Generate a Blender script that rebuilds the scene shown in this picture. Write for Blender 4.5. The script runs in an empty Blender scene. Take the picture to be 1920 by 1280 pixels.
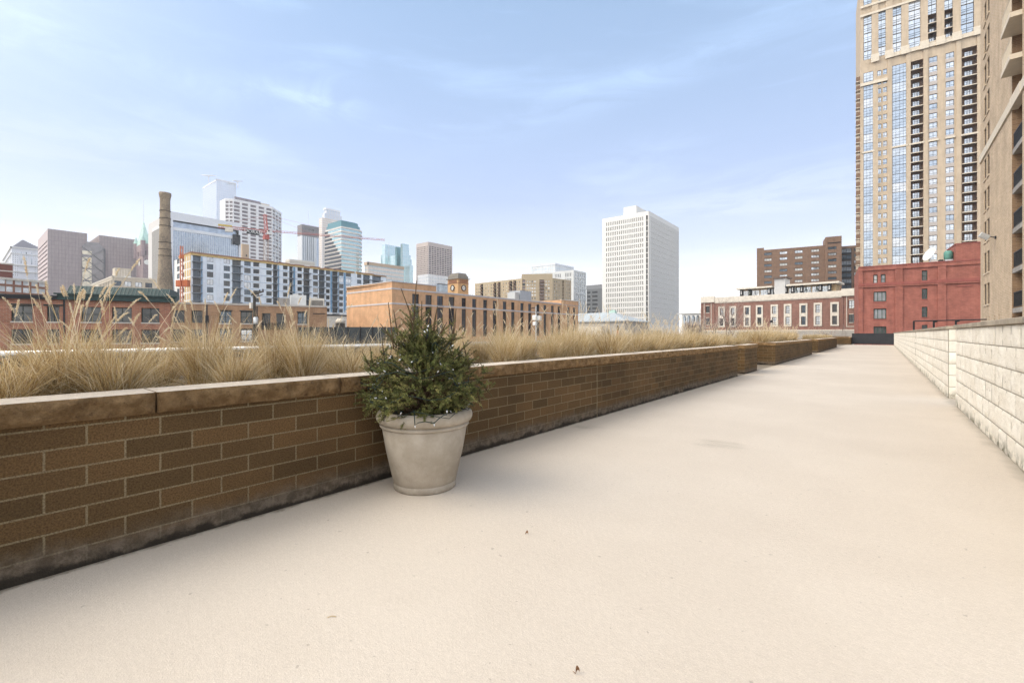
import bpy, bmesh, math, random
import numpy as np
from mathutils import Vector, Matrix
random.seed(7); RNG = np.random.default_rng(7)
C = bpy.context.scene.collection
R_ = math.radians

# ------------------------------------------------------------------ camera
FX, CX, HY, CZ = 850.0, 960.0, 626.0, 1.2
A = math.atan2(1655 - CX, FX)
FW = Vector((-math.sin(A), math.cos(A))); RT = Vector((math.cos(A), math.sin(A)))
cam = bpy.data.objects.new('camera', bpy.data.cameras.new('camera')); C.objects.link(cam)
cam.location = (0, 0, CZ); cam.rotation_euler = (R_(90), 0, A)
cam.data.sensor_width = 36; cam.data.lens = 36 * FX / 1920
cam.data.shift_y = -(640 - HY) / 1920
cam.data.clip_start = 0.05; cam.data.clip_end = 6000
S = bpy.context.scene; S.camera = cam

# ------------------------------------------------------------------ sky, sun, exposure
SUN_EL, SUN_AZ = 46.0, 226.0        # azimuth measured from +Y towards +X
w = bpy.data.worlds.new('World'); S.world = w; w.use_nodes = True
nt = w.node_tree; nt.nodes.clear()
def nn(t, **k):
    n = nt.nodes.new(t)
    for a, b in k.items(): setattr(n, a, b)
    return n
L = nt.links.new
out = nn('ShaderNodeOutputWorld'); bg = nn('ShaderNodeBackground'); L(bg.outputs[0], out.inputs[0])
sky = nn('ShaderNodeTexSky', sky_type='NISHITA', sun_disc=False, sun_elevation=R_(SUN_EL), sun_rotation=R_(SUN_AZ),
         altitude=200, air_density=1.0, dust_density=0.6, ozone_density=1.2)
bg.inputs[1].default_value = 0.11
tc = nn('ShaderNodeTexCoord'); sep = nn('ShaderNodeSeparateXYZ'); L(tc.outputs['Generated'], sep.inputs[0])
# thin high cloud and the white air near the horizon, laid over the clear sky
ramp = nn('ShaderNodeValToRGB'); L(sep.outputs['Z'], ramp.inputs[0])
e = ramp.color_ramp.elements
e[0].position = 0.0; e[0].color = (1, 1, 1, 1); e[1].position = 1.0; e[1].color = (.34, .34, .34, 1)
for p, v in ((.10, .93), (.20, .80), (.30, .70), (.42, .58), (.58, .46)):
    q = e.new(p); q.color = (v, v, v, 1)
def cloud(scale, stretch, rot, lo, hi, detail=8, dist=.4):
    mp = nn('ShaderNodeMapping'); L(tc.outputs['Generated'], mp.inputs[0])
    mp.inputs['Rotation'].default_value = (0, R_(4), rot); mp.inputs['Scale'].default_value = stretch
    no = nn('ShaderNodeTexNoise'); L(mp.outputs[0], no.inputs['Vector'])
    no.inputs['Scale'].default_value = scale; no.inputs['Detail'].default_value = detail
    no.inputs['Roughness'].default_value = .58; no.inputs['Distortion'].default_value = dist
    mr = nn('ShaderNodeMapRange'); L(no.outputs[0], mr.inputs[0])
    mr.inputs[1].default_value = lo; mr.inputs[2].default_value = hi; mr.interpolation_type = 'SMOOTHSTEP'
    return mr.outputs[0]
c1 = cloud(1.6, (.55, 1.0, 4.2), .7, .50, .80)
c2 = cloud(4.2, (.35, 1.0, 5.0), .9, .55, .82)
m1 = nn('ShaderNodeMath', operation='MULTIPLY'); L(c1, m1.inputs[0]); m1.inputs[1].default_value = .50
m2 = nn('ShaderNodeMath', operation='MULTIPLY'); L(c2, m2.inputs[0]); m2.inputs[1].default_value = .22
ad = nn('ShaderNodeMath', operation='ADD'); L(m1.outputs[0], ad.inputs[0]); L(m2.outputs[0], ad.inputs[1])
ad2 = nn('ShaderNodeMath', operation='ADD', use_clamp=True); L(ad.outputs[0], ad2.inputs[0]); L(ramp.outputs[0], ad2.inputs[1])
def wisp(az, el, tilt, wa, wb, amp, prev):
    d = Vector((math.sin(R_(az)) * math.cos(R_(el)), math.cos(R_(az)) * math.cos(R_(el)), math.sin(R_(el)))); h = d.cross(Vector((0, 0, 1))).normalized(); u = h.cross(d)
    a_ = h * math.cos(R_(tilt)) + u * math.sin(R_(tilt)); b_ = u * math.cos(R_(tilt)) - h * math.sin(R_(tilt)); terms = []
    ofs = nn('ShaderNodeVectorMath', operation='SUBTRACT'); L(tc.outputs['Generated'], ofs.inputs[0]); ofs.inputs[1].default_value = d
    for v, w_ in ((a_, wa), (b_, wb), (d, .5)):
        x = nn('ShaderNodeVectorMath', operation='DOT_PRODUCT'); L(ofs.outputs[0], x.inputs[0]); x.inputs[1].default_value = v / w_
        y = nn('ShaderNodeMath', operation='MULTIPLY'); L(x.outputs['Value'], y.inputs[0]); L(x.outputs['Value'], y.inputs[1]); terms.append(y.outputs[0])
    s1 = nn('ShaderNodeMath', operation='ADD'); L(terms[0], s1.inputs[0]); L(terms[1], s1.inputs[1])
    s2 = nn('ShaderNodeMath', operation='ADD'); L(s1.outputs[0], s2.inputs[0]); L(terms[2], s2.inputs[1])
    g_ = nn('ShaderNodeMath', operation='POWER'); g_.inputs[0].default_value = .3679; L(s2.outputs[0], g_.inputs[1])
    k_ = nn('ShaderNodeMath', operation='MULTIPLY'); L(g_.outputs[0], k_.inputs[0]); L(cloud(6.5, (.6, 1., 3.), .5, .30, .78, 12, 1.2), k_.inputs[1])
    r_ = nn('ShaderNodeMath', operation='MULTIPLY_ADD', use_clamp=True); L(k_.outputs[0], r_.inputs[0]); r_.inputs[1].default_value = amp; L(prev, r_.inputs[2]); return r_.outputs[0]
def azel(px, py): v = FX; u = (px - CX) / FX; z = (HY - py) / FX; return math.degrees(math.atan(u)) - math.degrees(A), math.degrees(math.atan(z / math.hypot(1, u)))
wisped = ad2.outputs[0]
for px, py, tilt, wa, wb, amp in ((540, 182, 0, .11, .022, .5), (630, 172, 8, .06, .04, .25), (160, 255, 12, .22, .02, .35), (1250, 130, 10, .35, .03, .3), (1480, 350, 3, .22, .035, .7), (1190, 330, 12, .12, .05, .3), (40, 40, 20, .05, .05, .4), (300, 140, -5, .12, .03, .25)):
    a_z, e_l = azel(px, py); wisped = wisp(a_z, e_l, tilt, wa, wb, amp, wisped)
veil = nn('ShaderNodeValToRGB'); L(sep.outputs['Z'], veil.inputs[0])
e = veil.color_ramp.elements
e[0].position = 0; e[0].color = (1.0, .96, .90, 1); e[1].position = .6; e[1].color = (.40, .58, .84, 1)
q = e.new(.10); q.color = (.90, .89, .88, 1); q = e.new(.17); q.color = (.62, .68, .83, 1); q = e.new(.28); q.color = (.44, .53, .76, 1)
vs = nn('ShaderNodeMix', data_type='RGBA', blend_type='MULTIPLY'); vs.inputs[0].default_value = 1
L(veil.outputs[0], vs.inputs[6]); vs.inputs[7].default_value = (10.6, 10.6, 10.6, 1)
mx = nn('ShaderNodeMix', data_type='RGBA'); L(wisped, mx.inputs[0]); L(sky.outputs[0], mx.inputs[6]); L(vs.outputs[2], mx.inputs[7])
# bright hazy air round the (veiled) sun, behind the viewer
SUNV = Vector((math.sin(R_(SUN_AZ)) * math.cos(R_(SUN_EL)), math.cos(R_(SUN_AZ)) * math.cos(R_(SUN_EL)), math.sin(R_(SUN_EL))))
dt = nn('ShaderNodeVectorMath', operation='DOT_PRODUCT'); L(tc.outputs['Generated'], dt.inputs[0]); dt.inputs[1].default_value = SUNV
mxx = nn('ShaderNodeMath', operation='MAXIMUM'); L(dt.outputs['Value'], mxx.inputs[0]); mxx.inputs[1].default_value = 0
pw = nn('ShaderNodeMath', operation='POWER'); L(mxx.outputs[0], pw.inputs[0]); pw.inputs[1].default_value = 11
au = nn('ShaderNodeMix', data_type='RGBA'); L(pw.outputs[0], au.inputs[0]); L(mx.outputs[2], au.inputs[6]); au.inputs[7].default_value = (38, 35.5, 31, 1)
# unseen bright fill glow added to the half of the sky behind the viewer
def lobe(azd, eld, p):
    v = Vector((math.sin(R_(azd)) * math.cos(R_(eld)), math.cos(R_(azd)) * math.cos(R_(eld)), math.sin(R_(eld))))
    d = nn('ShaderNodeVectorMath', operation='DOT_PRODUCT'); L(tc.outputs['Generated'], d.inputs[0]); d.inputs[1].default_value = v
    m_ = nn('ShaderNodeMath', operation='MAXIMUM'); L(d.outputs['Value'], m_.inputs[0]); m_.inputs[1].default_value = 0
    q_ = nn('ShaderNodeMath', operation='POWER'); L(m_.outputs[0], q_.inputs[0]); q_.inputs[1].default_value = p; return q_.outputs[0]
lb = nn('ShaderNodeMix', data_type='RGBA', blend_type='ADD'); L(lobe(150, 32, 1.4), lb.inputs[0]); L(au.outputs[2], lb.inputs[6]); lb.inputs[7].default_value = (9.5, 8.9, 7.8, 1)
L(lb.outputs[2], bg.inputs[0])
sd = bpy.data.lights.new('sun', 'SUN'); so = bpy.data.objects.new('sun', sd); C.objects.link(so)
sd.energy = 1.3; sd.angle = R_(40); sd.color = (1, .93, .82)
az, el = R_(SUN_AZ), R_(SUN_EL)
sv = Vector((math.sin(az) * math.cos(el), math.cos(az) * math.cos(el), math.sin(el)))
so.rotation_euler = sv.to_track_quat('Z', 'Y').to_euler()
sky.sun_rotation = az
S.view_settings.view_transform = 'Standard'; S.view_settings.look = 'None'
S.cycles.denoising_prefilter = 'NONE'; S.cycles.use_adaptive_sampling = False
S.view_settings.exposure = 0.44; S.view_settings.gamma = 1

# ------------------------------------------------------------------ helpers
def ray(px): return FW + ((px - CX) / FX) * RT
def at(px, D, py=HY):
    p = ray(px) * D
    return Vector((p.x, p.y, CZ + (HY - py) / FX * D))
def tag(o, label=None, cat=None, group=None, kind=None):
    if label: o['label'] = label
    if cat: o['category'] = cat
    if group: o['group'] = group
    if kind: o['kind'] = kind
    return o
def empty(name, loc, label=None, cat=None, group=None, rz=0):
    o = bpy.data.objects.new(name, None); C.objects.link(o); o.location = loc; o.rotation_euler[2] = rz
    o.empty_display_size = .2
    return tag(o, label, cat, group)
def link(name, me, parent=None, loc=(0, 0, 0), rz=0):
    o = bpy.data.objects.new(name, me); C.objects.link(o); o.parent = parent; o.location = loc; o.rotation_euler[2] = rz
    return o
def copy_tree(o, parent=None):
    c = o.copy(); C.objects.link(c); c.parent = parent
    for ch in o.children: copy_tree(ch, c)
    return c
class MB:
    def __init__(s, off=(0, 0, 0)): s.v, s.f, s.m, s.mats, s.off = [], [], [], [], Vector(off)
    def mi(s, mat):
        if mat not in s.mats: s.mats.append(mat)
        return s.mats.index(mat)
    def poly(s, pts, mat):
        n = len(s.v); s.v += [tuple(Vector(p) - s.off) for p in pts]; s.f.append(tuple(range(n, n + len(pts)))); s.m.append(s.mi(mat))
    def pbox(s, P, t0, t1, n0, n1, z0, z1, mat):
        k = len(s.v)
        for t in (t0, t1):
            for n in (n0, n1):
                for z in (z0, z1): s.v.append(tuple(Vector(P(t, n, z)) - s.off))
        for q in ((0, 1, 3, 2), (4, 6, 7, 5), (0, 4, 5, 1), (2, 3, 7, 6), (0, 2, 6, 4), (1, 5, 7, 3)):
            s.f.append(tuple(k + i for i in q)); s.m.append(s.mi(mat))
    def box(s, x0, x1, y0, y1, z0, z1, mat): s.pbox(lambda t, n, z: (t, n, z), x0, x1, y0, y1, z0, z1, mat)
    def prism(s, poly, z0, z1, mat, top=None, sides=True):
        n = len(poly)
        if sides:
            for i in range(n):
                a, b = poly[i], poly[(i + 1) % n]
                s.poly([(a[0], a[1], z0), (b[0], b[1], z0), (b[0], b[1], z1), (a[0], a[1], z1)], mat)
        s.poly([(p[0], p[1], z1) for p in poly], top or mat)
    def tube(s, pts, rad, n, mat, cap=True):
        pts = [Vector(p) for p in pts]; k0 = len(s.v); N = len(pts)
        if not hasattr(rad, '__len__'): rad = [rad] * N
        up = Vector((.37, .21, .9))
        for i, p in enumerate(pts):
            d = (pts[min(i + 1, N - 1)] - pts[max(i - 1, 0)]).normalized()
            a = d.cross(up)
            if a.length < .1: a = d.cross(Vector((1, 0, 0)))
            a.normalize(); b = d.cross(a)
            for j in range(n):
                th = 2 * math.pi * j / n
                s.v.append(tuple(p + (a * math.cos(th) + b * math.sin(th)) * rad[i] - s.off))
        m = s.mi(mat)
        for i in range(N - 1):
            for j in range(n):
                s.f.append((k0 + i * n + j, k0 + i * n + (j + 1) % n, k0 + (i + 1) * n + (j + 1) % n, k0 + (i + 1) * n + j)); s.m.append(m)
        if cap:
            s.f.append(tuple(k0 + j for j in range(n))[::-1]); s.m.append(m)
            s.f.append(tuple(k0 + (N - 1) * n + j for j in range(n))); s.m.append(m)
    def lathe(s, prof, n, mat, c=(0, 0, 0), cap=False):
        k0 = len(s.v); m = s.mi(mat)
        for r, z in prof:
            for j in range(n):
                th = 2 * math.pi * j / n; s.v.append((c[0] + r * math.cos(th) - s.off[0], c[1] + r * math.sin(th) - s.off[1], c[2] + z - s.off[2]))
        for i in range(len(prof) - 1):
            for j in range(n):
                s.f.append((k0 + i * n + j, k0 + i * n + (j + 1) % n, k0 + (i + 1) * n + (j + 1) % n, k0 + (i + 1) * n + j)); s.m.append(m)
        if cap:
            i = len(prof) - 1
            s.f.append(tuple(k0 + i * n + j for j in range(n))); s.m.append(m)
    def mesh(s, name, smooth=False):
        me = bpy.data.meshes.new(name); me.from_pydata(s.v, [], s.f)
        for m in s.mats: me.materials.append(m)
        me.polygons.foreach_set('material_index', s.m)
        if smooth: me.polygons.foreach_set('use_smooth', [True] * len(s.f))
        me.update(); return me
    def build(s, name, parent=None, smooth=False, loc=(0, 0, 0), rz=0):
        return link(name, s.mesh(name, smooth), parent, loc, rz)
def grid_mesh(V, mat, name):
    """V: (n, m, 3) array of points"""
    n, m, _ = V.shape
    idx = np.arange(n * m).reshape(n, m)
    F = np.stack([idx[:-1, :-1], idx[1:, :-1], idx[1:, 1:], idx[:-1, 1:]], -1).reshape(-1, 4)
    return V.reshape(-1, 3), F
def np_mesh(name, V, F, mats, mi=None, smooth=False):
    me = bpy.data.meshes.new(name)
    me.vertices.add(len(V)); me.vertices.foreach_set('co', np.asarray(V, 'f').ravel())
    nf, k = F.shape
    me.loops.add(nf * k); me.loops.foreach_set('vertex_index', F.astype('i').ravel())
    me.polygons.add(nf); me.polygons.foreach_set('loop_start', np.arange(nf, dtype='i') * k)
    try: me.polygons.foreach_set('loop_total', np.full(nf, k, 'i'))
    except Exception: pass
    for m in mats: me.materials.append(m)
    if mi is not None: me.polygons.foreach_set('material_index', mi.astype('i'))
    if smooth: me.polygons.foreach_set('use_smooth', np.ones(nf, bool))
    me.update(calc_edges=True); me.validate(); return me

# ------------------------------------------------------------------ materials
MATS = {}
class NT:
    def __init__(s, name):
        s.m = bpy.data.materials.new(name); s.m.use_nodes = True; s.t = s.m.node_tree
        s.b = s.t.nodes['Principled BSDF']; s.out = s.t.nodes['Material Output']
    def n(s, t, ins=None, **k):
        x = s.t.nodes.new(t)
        for a, b in k.items(): setattr(x, a, b)
        for a, b in (ins or {}).items(): s.set(x.inputs[a], b)
        return x
    def set(s, i, v):
        if hasattr(v, 'links') or isinstance(v, bpy.types.NodeSocket): s.t.links.new(v, i)
        else: i.default_value = v
    def math(s, op, a, b=0.0, c=None, clamp=False):
        x = s.n('ShaderNodeMath', operation=op, use_clamp=clamp); s.set(x.inputs[0], a); s.set(x.inputs[1], b)
        if c is not None: s.set(x.inputs[2], c)
        return x.outputs[0]
    def mix(s, f, a, b, mode='MIX'):
        x = s.n('ShaderNodeMix', data_type='RGBA', blend_type=mode); s.set(x.inputs[0], f); s.set(x.inputs[6], a); s.set(x.inputs[7], b)
        return x.outputs[2]
    def rng(s, v, a, b, c=0., d=1.):
        x = s.n('ShaderNodeMapRange', interpolation_type='SMOOTHSTEP'); s.set(x.inputs[0], v)
        for i, q in enumerate((a, b, c, d)): s.set(x.inputs[i + 1], q)
        return x.outputs[0]
    def co(s): return s.n('ShaderNodeTexCoord').outputs['Object']
    def noise(s, scale, detail=4, rough=.6, vec=None):
        x = s.n('ShaderNodeTexNoise'); s.set(x.inputs['Vector'], vec if vec is not None else s.co())
        x.inputs['Scale'].default_value = scale; x.inputs['Detail'].default_value = detail; x.inputs['Roughness'].default_value = rough
        return x.outputs[0]
    def bump(s, h, st=.3, dist=.01, prev=None):
        x = s.n('ShaderNodeBump'); s.set(x.inputs['Height'], h); x.inputs['Strength'].default_value = st; x.inputs['Distance'].default_value = dist
        if prev is not None: s.set(x.inputs['Normal'], prev)
        return x.outputs[0]
    def wallvec(s):
        """(along wall, height, 0) for any upright wall"""
        t = s.n('ShaderNodeTexCoord'); g = s.n('ShaderNodeNewGeometry')
        vt = s.n('ShaderNodeVectorTransform', vector_type='NORMAL', convert_from='WORLD', convert_to='OBJECT'); s.set(vt.inputs[0], g.outputs['True Normal'])
        p = s.n('ShaderNodeSeparateXYZ'); s.set(p.inputs[0], t.outputs['Object'])
        q = s.n('ShaderNodeSeparateXYZ'); s.set(q.inputs[0], vt.outputs[0])
        u = s.math('SUBTRACT', s.math('MULTIPLY', p.outputs[1], q.outputs[0]), s.math('MULTIPLY', p.outputs[0], q.outputs[1]))
        c = s.n('ShaderNodeCombineXYZ'); s.set(c.inputs[0], u); s.set(c.inputs[1], p.outputs[2])
        return c.outputs[0], p.outputs[2]
def rgb(c): return (c[0], c[1], c[2], 1)
def mul(c, k): return (c[0] * k, c[1] * k, c[2] * k, 1)
def plain(name, c, rough=.7, var=.12, scale=1.5, metal=0., bump=0., bscale=40, spec=.3):
    if name in MATS: return MATS[name]
    t = NT(name); n = t.noise(scale, 5)
    t.set(t.b.inputs['Base Color'], t.mix(t.rng(n, .3, .7), mul(c, 1 - var), mul(c, 1 + var)))
    t.b.inputs['Roughness'].default_value = rough; t.b.inputs['Metallic'].default_value = metal
    t.b.inputs['Specular IOR Level'].default_value = spec
    if bump: t.set(t.b.inputs['Normal'], t.bump(t.noise(bscale, 6), bump))
    MATS[name] = t.m; return t.m
def brick(name, c1, c2, mortar, bw, bh, ms=.01, var=.15, dirt=None, bump=.5, rough=.85, speck=0., off=.5, grain=60.):
    if name in MATS: return MATS[name]
    t = NT(name); v, z = t.wallvec()
    b = t.n('ShaderNodeTexBrick', offset=off); t.set(b.inputs['Vector'], v)
    for k, q in (('Color1', rgb(c1)), ('Color2', rgb(c2)), ('Mortar', rgb(mortar)), ('Scale', 1.), ('Mortar Size', ms), ('Mortar Smooth', .1), ('Bias', 0.), ('Brick Width', bw), ('Row Height', bh)):
        b.inputs[k].default_value = q
    n = t.noise(.7, 5); g = t.noise(grain, 3, .7)
    col = t.mix(t.rng(n, .3, .7), t.mix(1., b.outputs[0], mul((1, 1, 1), 1 - var), 'MULTIPLY'), t.mix(1., b.outputs[0], mul((1, 1, 1), 1 + var), 'MULTIPLY'))
    if speck:
        col = t.mix(t.rng(g, .35, .7, 0., speck), col, t.mix(1., col, (.25, .2, .16, 1), 'MULTIPLY'))
        g2 = t.noise(grain * 1.7, 2, .8)
        col = t.mix(t.rng(g2, .66, .74, 0., speck * .7), col, (.30, .22, .15, 1))
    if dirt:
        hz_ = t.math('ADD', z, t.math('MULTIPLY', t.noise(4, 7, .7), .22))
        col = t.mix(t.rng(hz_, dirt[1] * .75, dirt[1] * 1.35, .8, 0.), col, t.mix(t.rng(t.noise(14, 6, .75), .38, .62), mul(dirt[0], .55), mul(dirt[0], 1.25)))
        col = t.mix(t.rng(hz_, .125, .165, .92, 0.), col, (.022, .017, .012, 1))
    if not speck:
        sm = t.n('ShaderNodeMapping'); t.set(sm.inputs[0], v); sm.inputs['Scale'].default_value = (.9, .07, 1); sk = t.noise(1., 6, .7, sm.outputs[0])
        col = t.mix(t.rng(sk, .40, .70), t.mix(1., col, (1.05, 1.05, 1.05, 1), 'MULTIPLY'), t.mix(1., col, (.89, .88, .87, 1), 'MULTIPLY'))
    t.set(t.b.inputs['Base Color'], col); t.b.inputs['Roughness'].default_value = rough; t.b.inputs['Specular IOR Level'].default_value = .2
    if bump:
        h = t.math('ADD', t.math('MULTIPLY', b.outputs[1], -.6), t.math('MULTIPLY', g, .5))
        t.set(t.b.inputs['Normal'], t.bump(h, bump, .012))
    MATS[name] = t.m; return t.m
def glass(name, c, rough=.06, metal=.0, spec=.6):
    if name in MATS: return MATS[name]
    t = NT(name); n = t.noise(.35, 3)
    t.set(t.b.inputs['Base Color'], t.mix(t.rng(n, .35, .65), mul(c, .8), mul(c, 1.15)))
    t.b.inputs['Roughness'].default_value = rough; t.b.inputs['Metallic'].default_value = metal; t.b.inputs['Specular IOR Level'].default_value = spec
    MATS[name] = t.m; return t.m

def y_on(px, x):
    r = ray(px); return x / r.x * r.y
WX = -3.2            # front plane of the brick planters
RX = 0.95            # face of the block wall

# ------------------------------------------------------------------ ground
def walkway_mat():
    t = NT('walkway_coating'); co = t.co(); p = t.n('ShaderNodeSeparateXYZ'); t.set(p.inputs[0], co)
    big = t.noise(.35, 6, .62); mid = t.noise(1.3, 6, .65); fine = t.noise(75, 4, .75); grit = t.noise(190, 3, .7); grain = t.noise(38, 6, .8)
    st = t.n('ShaderNodeMapping'); t.set(st.inputs[0], co); st.inputs['Scale'].default_value = (.35, 2.6, 1)
    streak = t.noise(1.6, 9, .78, st.outputs[0])
    col = t.mix(t.rng(big, .35, .68), (.52, .445, .362, 1), (.575, .498, .41, 1))
    col = t.mix(t.rng(mid, .54, .76, 0, .18), col, (.45, .38, .30, 1))
    col = t.mix(t.rng(streak, .60, .74, 0, .28), col, (.42, .36, .295, 1))
    col = t.mix(t.rng(grain, .40, .66), t.mix(1., col, (.96, .955, .95, 1), 'MULTIPLY'), t.mix(1., col, (1.035, 1.035, 1.035, 1), 'MULTIPLY'))
    col = t.mix(t.rng(grit, .40, .64), t.mix(1., col, (.93, .92, .91, 1), 'MULTIPLY'), t.mix(1., col, (1.05, 1.05, 1.05, 1), 'MULTIPLY'))
    # grime that has collected along the foot of the planters, plus painted shade beside them
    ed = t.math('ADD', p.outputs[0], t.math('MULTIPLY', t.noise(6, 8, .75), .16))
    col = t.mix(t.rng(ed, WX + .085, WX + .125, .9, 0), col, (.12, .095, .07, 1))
    wall_shade = t.math('ADD', p.outputs[0], t.math('MULTIPLY', t.noise(.8, 5), 1.3))  # broad tan shade beside the planters, painted into the coating colour
    col = t.mix(t.rng(wall_shade, WX + .5, WX + 1.5, .32, 0), col, (.40, .32, .23, 1))
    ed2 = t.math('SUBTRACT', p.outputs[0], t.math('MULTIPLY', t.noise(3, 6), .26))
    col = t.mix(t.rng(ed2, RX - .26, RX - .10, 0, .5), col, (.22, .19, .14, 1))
    # two old puddle marks and dark specks
    for cx, cy, r in ((-1.37, 5.25, .40), (-2.95, 5.1, .36), (-2.2, 1.35, .16)):
        q = t.n('ShaderNodeVectorMath', operation='DISTANCE'); t.set(q.inputs[0], co); q.inputs[1].default_value = (cx, cy, 0)
        dd = t.math('ADD', q.outputs['Value'], t.math('MULTIPLY', t.noise(3.5, 6), .55))
        f = t.math('MULTIPLY', t.rng(dd, r * .7, r * 1.5, 1, 0), t.rng(streak, .40, .62))
        col = t.mix(t.math('MULTIPLY', f, .6), col, (.29, .245, .185, 1))
    col = t.mix(t.rng(fine, .70, .75, 0, .55), col, (.24, .20, .15, 1))
    sp = t.noise(24, 2, .5)
    col = t.mix(t.rng(sp, .715, .745, 0, .6), col, (.30, .25, .2, 1))
    t.set(t.b.inputs['Base Color'], col); t.b.inputs['Roughness'].default_value = .62; t.b.inputs['Specular IOR Level'].default_value = .35
    h = t.math('ADD', t.math('ADD', t.math('MULTIPLY', grit, .5), fine), t.math('MULTIPLY', grain, 1.2))
    b1 = t.bump(h, .45, .006); t.set(t.b.inputs['Normal'], t.bump(mid, .15, .02, b1)); return t.m
m_deck = plain('deck_concrete', (.32, .30, .27), .9, .15)
m_street = plain('street_asphalt', (.07, .07, .07), .9, .2, .05)
m = MB(); m.box(-1400, 1400, -1400, 1400, -9.2, -9.0, m_street); tag(m.build('street_ground'), kind='structure')
m = MB(); m.box(-5.4, 9, -14, 64, -9, -.004, m_deck); tag(m.build('terrace_deck'), kind='structure')
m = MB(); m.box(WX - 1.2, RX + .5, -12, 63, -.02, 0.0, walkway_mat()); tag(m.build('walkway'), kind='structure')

# ------------------------------------------------------------------ brick planters with rock-faced coping
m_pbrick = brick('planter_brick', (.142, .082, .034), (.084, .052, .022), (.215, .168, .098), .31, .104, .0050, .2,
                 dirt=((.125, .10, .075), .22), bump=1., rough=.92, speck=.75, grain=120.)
def cap_mat():
    t = NT('coping_stone'); n = t.noise(11, 9, .78); g = t.noise(60, 5, .8); p = t.noise(24, 6, .8)
    col = t.mix(t.rng(n, .34, .68), (.155, .088, .036, 1), (.31, .195, .092, 1))
    col = t.mix(t.rng(p, .56, .64, 0, .8), col, (.10, .055, .028, 1))
    col = t.mix(t.rng(g, .62, .75, 0, .5), col, (.18, .11, .06, 1))
    ge = t.n('ShaderNodeNewGeometry'); s = t.n('ShaderNodeSeparateXYZ'); t.set(s.inputs[0], ge.outputs['True Normal'])
    top = t.mix(t.rng(n, .3, .7), (.68, .575, .46, 1), (.76, .66, .545, 1))       # sawn top bed painted paler as lit, rough faces darker as shaded
    col = t.mix(t.rng(s.outputs[2], .97, .995), col, top)
    t.set(t.b.inputs['Base Color'], col); t.b.inputs['Roughness'].default_value = .85; t.b.inputs['Specular IOR Level'].default_value = .2
    t.set(t.b.inputs['Normal'], t.bump(t.math('ADD', t.math('MULTIPLY', n, .8), p), 1., .035)); return t.m
m_cap = cap_mat()
def soil_mat():
    t = NT('mulch_soil'); n = t.noise(35, 6, .75)
    t.set(t.b.inputs['Base Color'], t.mix(t.rng(n, .35, .7), (.030, .021, .014, 1), (.14, .10, .06, 1)))
    t.b.inputs['Roughness'].default_value = .95; t.set(t.b.inputs['Normal'], t.bump(n, 1., .03)); return t.m
m_soil = soil_mat()
PH, CH = .755, .115    # brick height, coping thickness

def vnoise(P, seed, octs=4, base=1.):
    """cheap smooth value noise on an (...,2) array"""
    r = np.zeros(P.shape[:-1]); amp = 1.; tot = 0
    for o in range(octs):
        g = np.random.default_rng(seed + o).random((64, 64)); q = P * base * (2 ** o)
        i = np.floor(q).astype(int); f = q - i; f = f * f * (3 - 2 * f); i %= 64; j = (i + 1) % 64
        v = (g[i[..., 0], i[..., 1]] * (1 - f[..., 0]) * (1 - f[..., 1]) + g[j[..., 0], i[..., 1]] * f[..., 0] * (1 - f[..., 1])
             + g[i[..., 0], j[..., 1]] * (1 - f[..., 0]) * f[..., 1] + g[j[..., 0], j[..., 1]] * f[..., 0] * f[..., 1])
        r += amp * (v - .5); tot += amp; amp *= .55
    return r / tot
def capstone(parent, o, d, nrm, ln, wd, z0, seed, fine=True):
    """a coping stone along direction d, rock face towards nrm"""
    step = .02 if fine else .06
    na, nb = max(4, int(ln / step)), (8 if fine else 3)
    t = np.linspace(0, ln, na + 1); z = np.linspace(0, CH, nb + 1)
    T, Z = np.meshgrid(t, z, indexing='ij')
    nz = vnoise(np.stack([T * 9 + seed * 3.1, Z * 14], -1), seed, 4)
    edge = np.minimum(np.minimum(T, ln - T) / .03, 1) * np.clip(np.minimum(Z, CH - Z) / .02, .0, 1)
    N = .024 + (.014 + nz * .085) * np.clip(edge, 0, 1) - .010 * (1 - np.clip(np.minimum(T, ln - T) / .02, 0, 1))
    zz = Z + z0 - .006 * (np.clip(1 - Z / .001, 0, 1)) * np.abs(nz) * 2
    o = np.array(o[:2]); d = np.array(d); n = np.array(nrm)
    P = o + T[..., None] * d + N[..., None] * n
    Vf = np.concatenate([P, zz[..., None]], -1)
    V, F = grid_mesh(Vf, None, '')
    def strip(a, b):
        k = len(Vall); pts = np.concatenate([a, b]); q = len(a)
        f = np.array([[k + i, k + i + 1, k + q + i + 1, k + q + i] for i in range(q - 1)])
        return pts, f
    Vall = list(V); Fs = [F]
    def add(a, b):
        pts, f = strip(a, b); Vall.extend(pts); Fs.append(f)
    back = o - wd * n
    bt = np.array([np.append(back + q * d, z0 + CH) for q in t]); bb = np.array([np.append(back + q * d, z0) for q in t])
    add(Vf[:, -1], bt); add(bt, bb); add(bb, Vf[:, 0])
    for i in (0, -1):
        e = np.stack([np.append(back + t[i] * d, zz_) for zz_ in Vf[i, :, 2]]); add(Vf[i], e)
    me = np_mesh('capstone', np.array(Vall), np.concatenate(Fs), [m_cap])
    return link('capstone', me, parent, -Vector(parent.location) if parent else (0, 0, 0))
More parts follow.
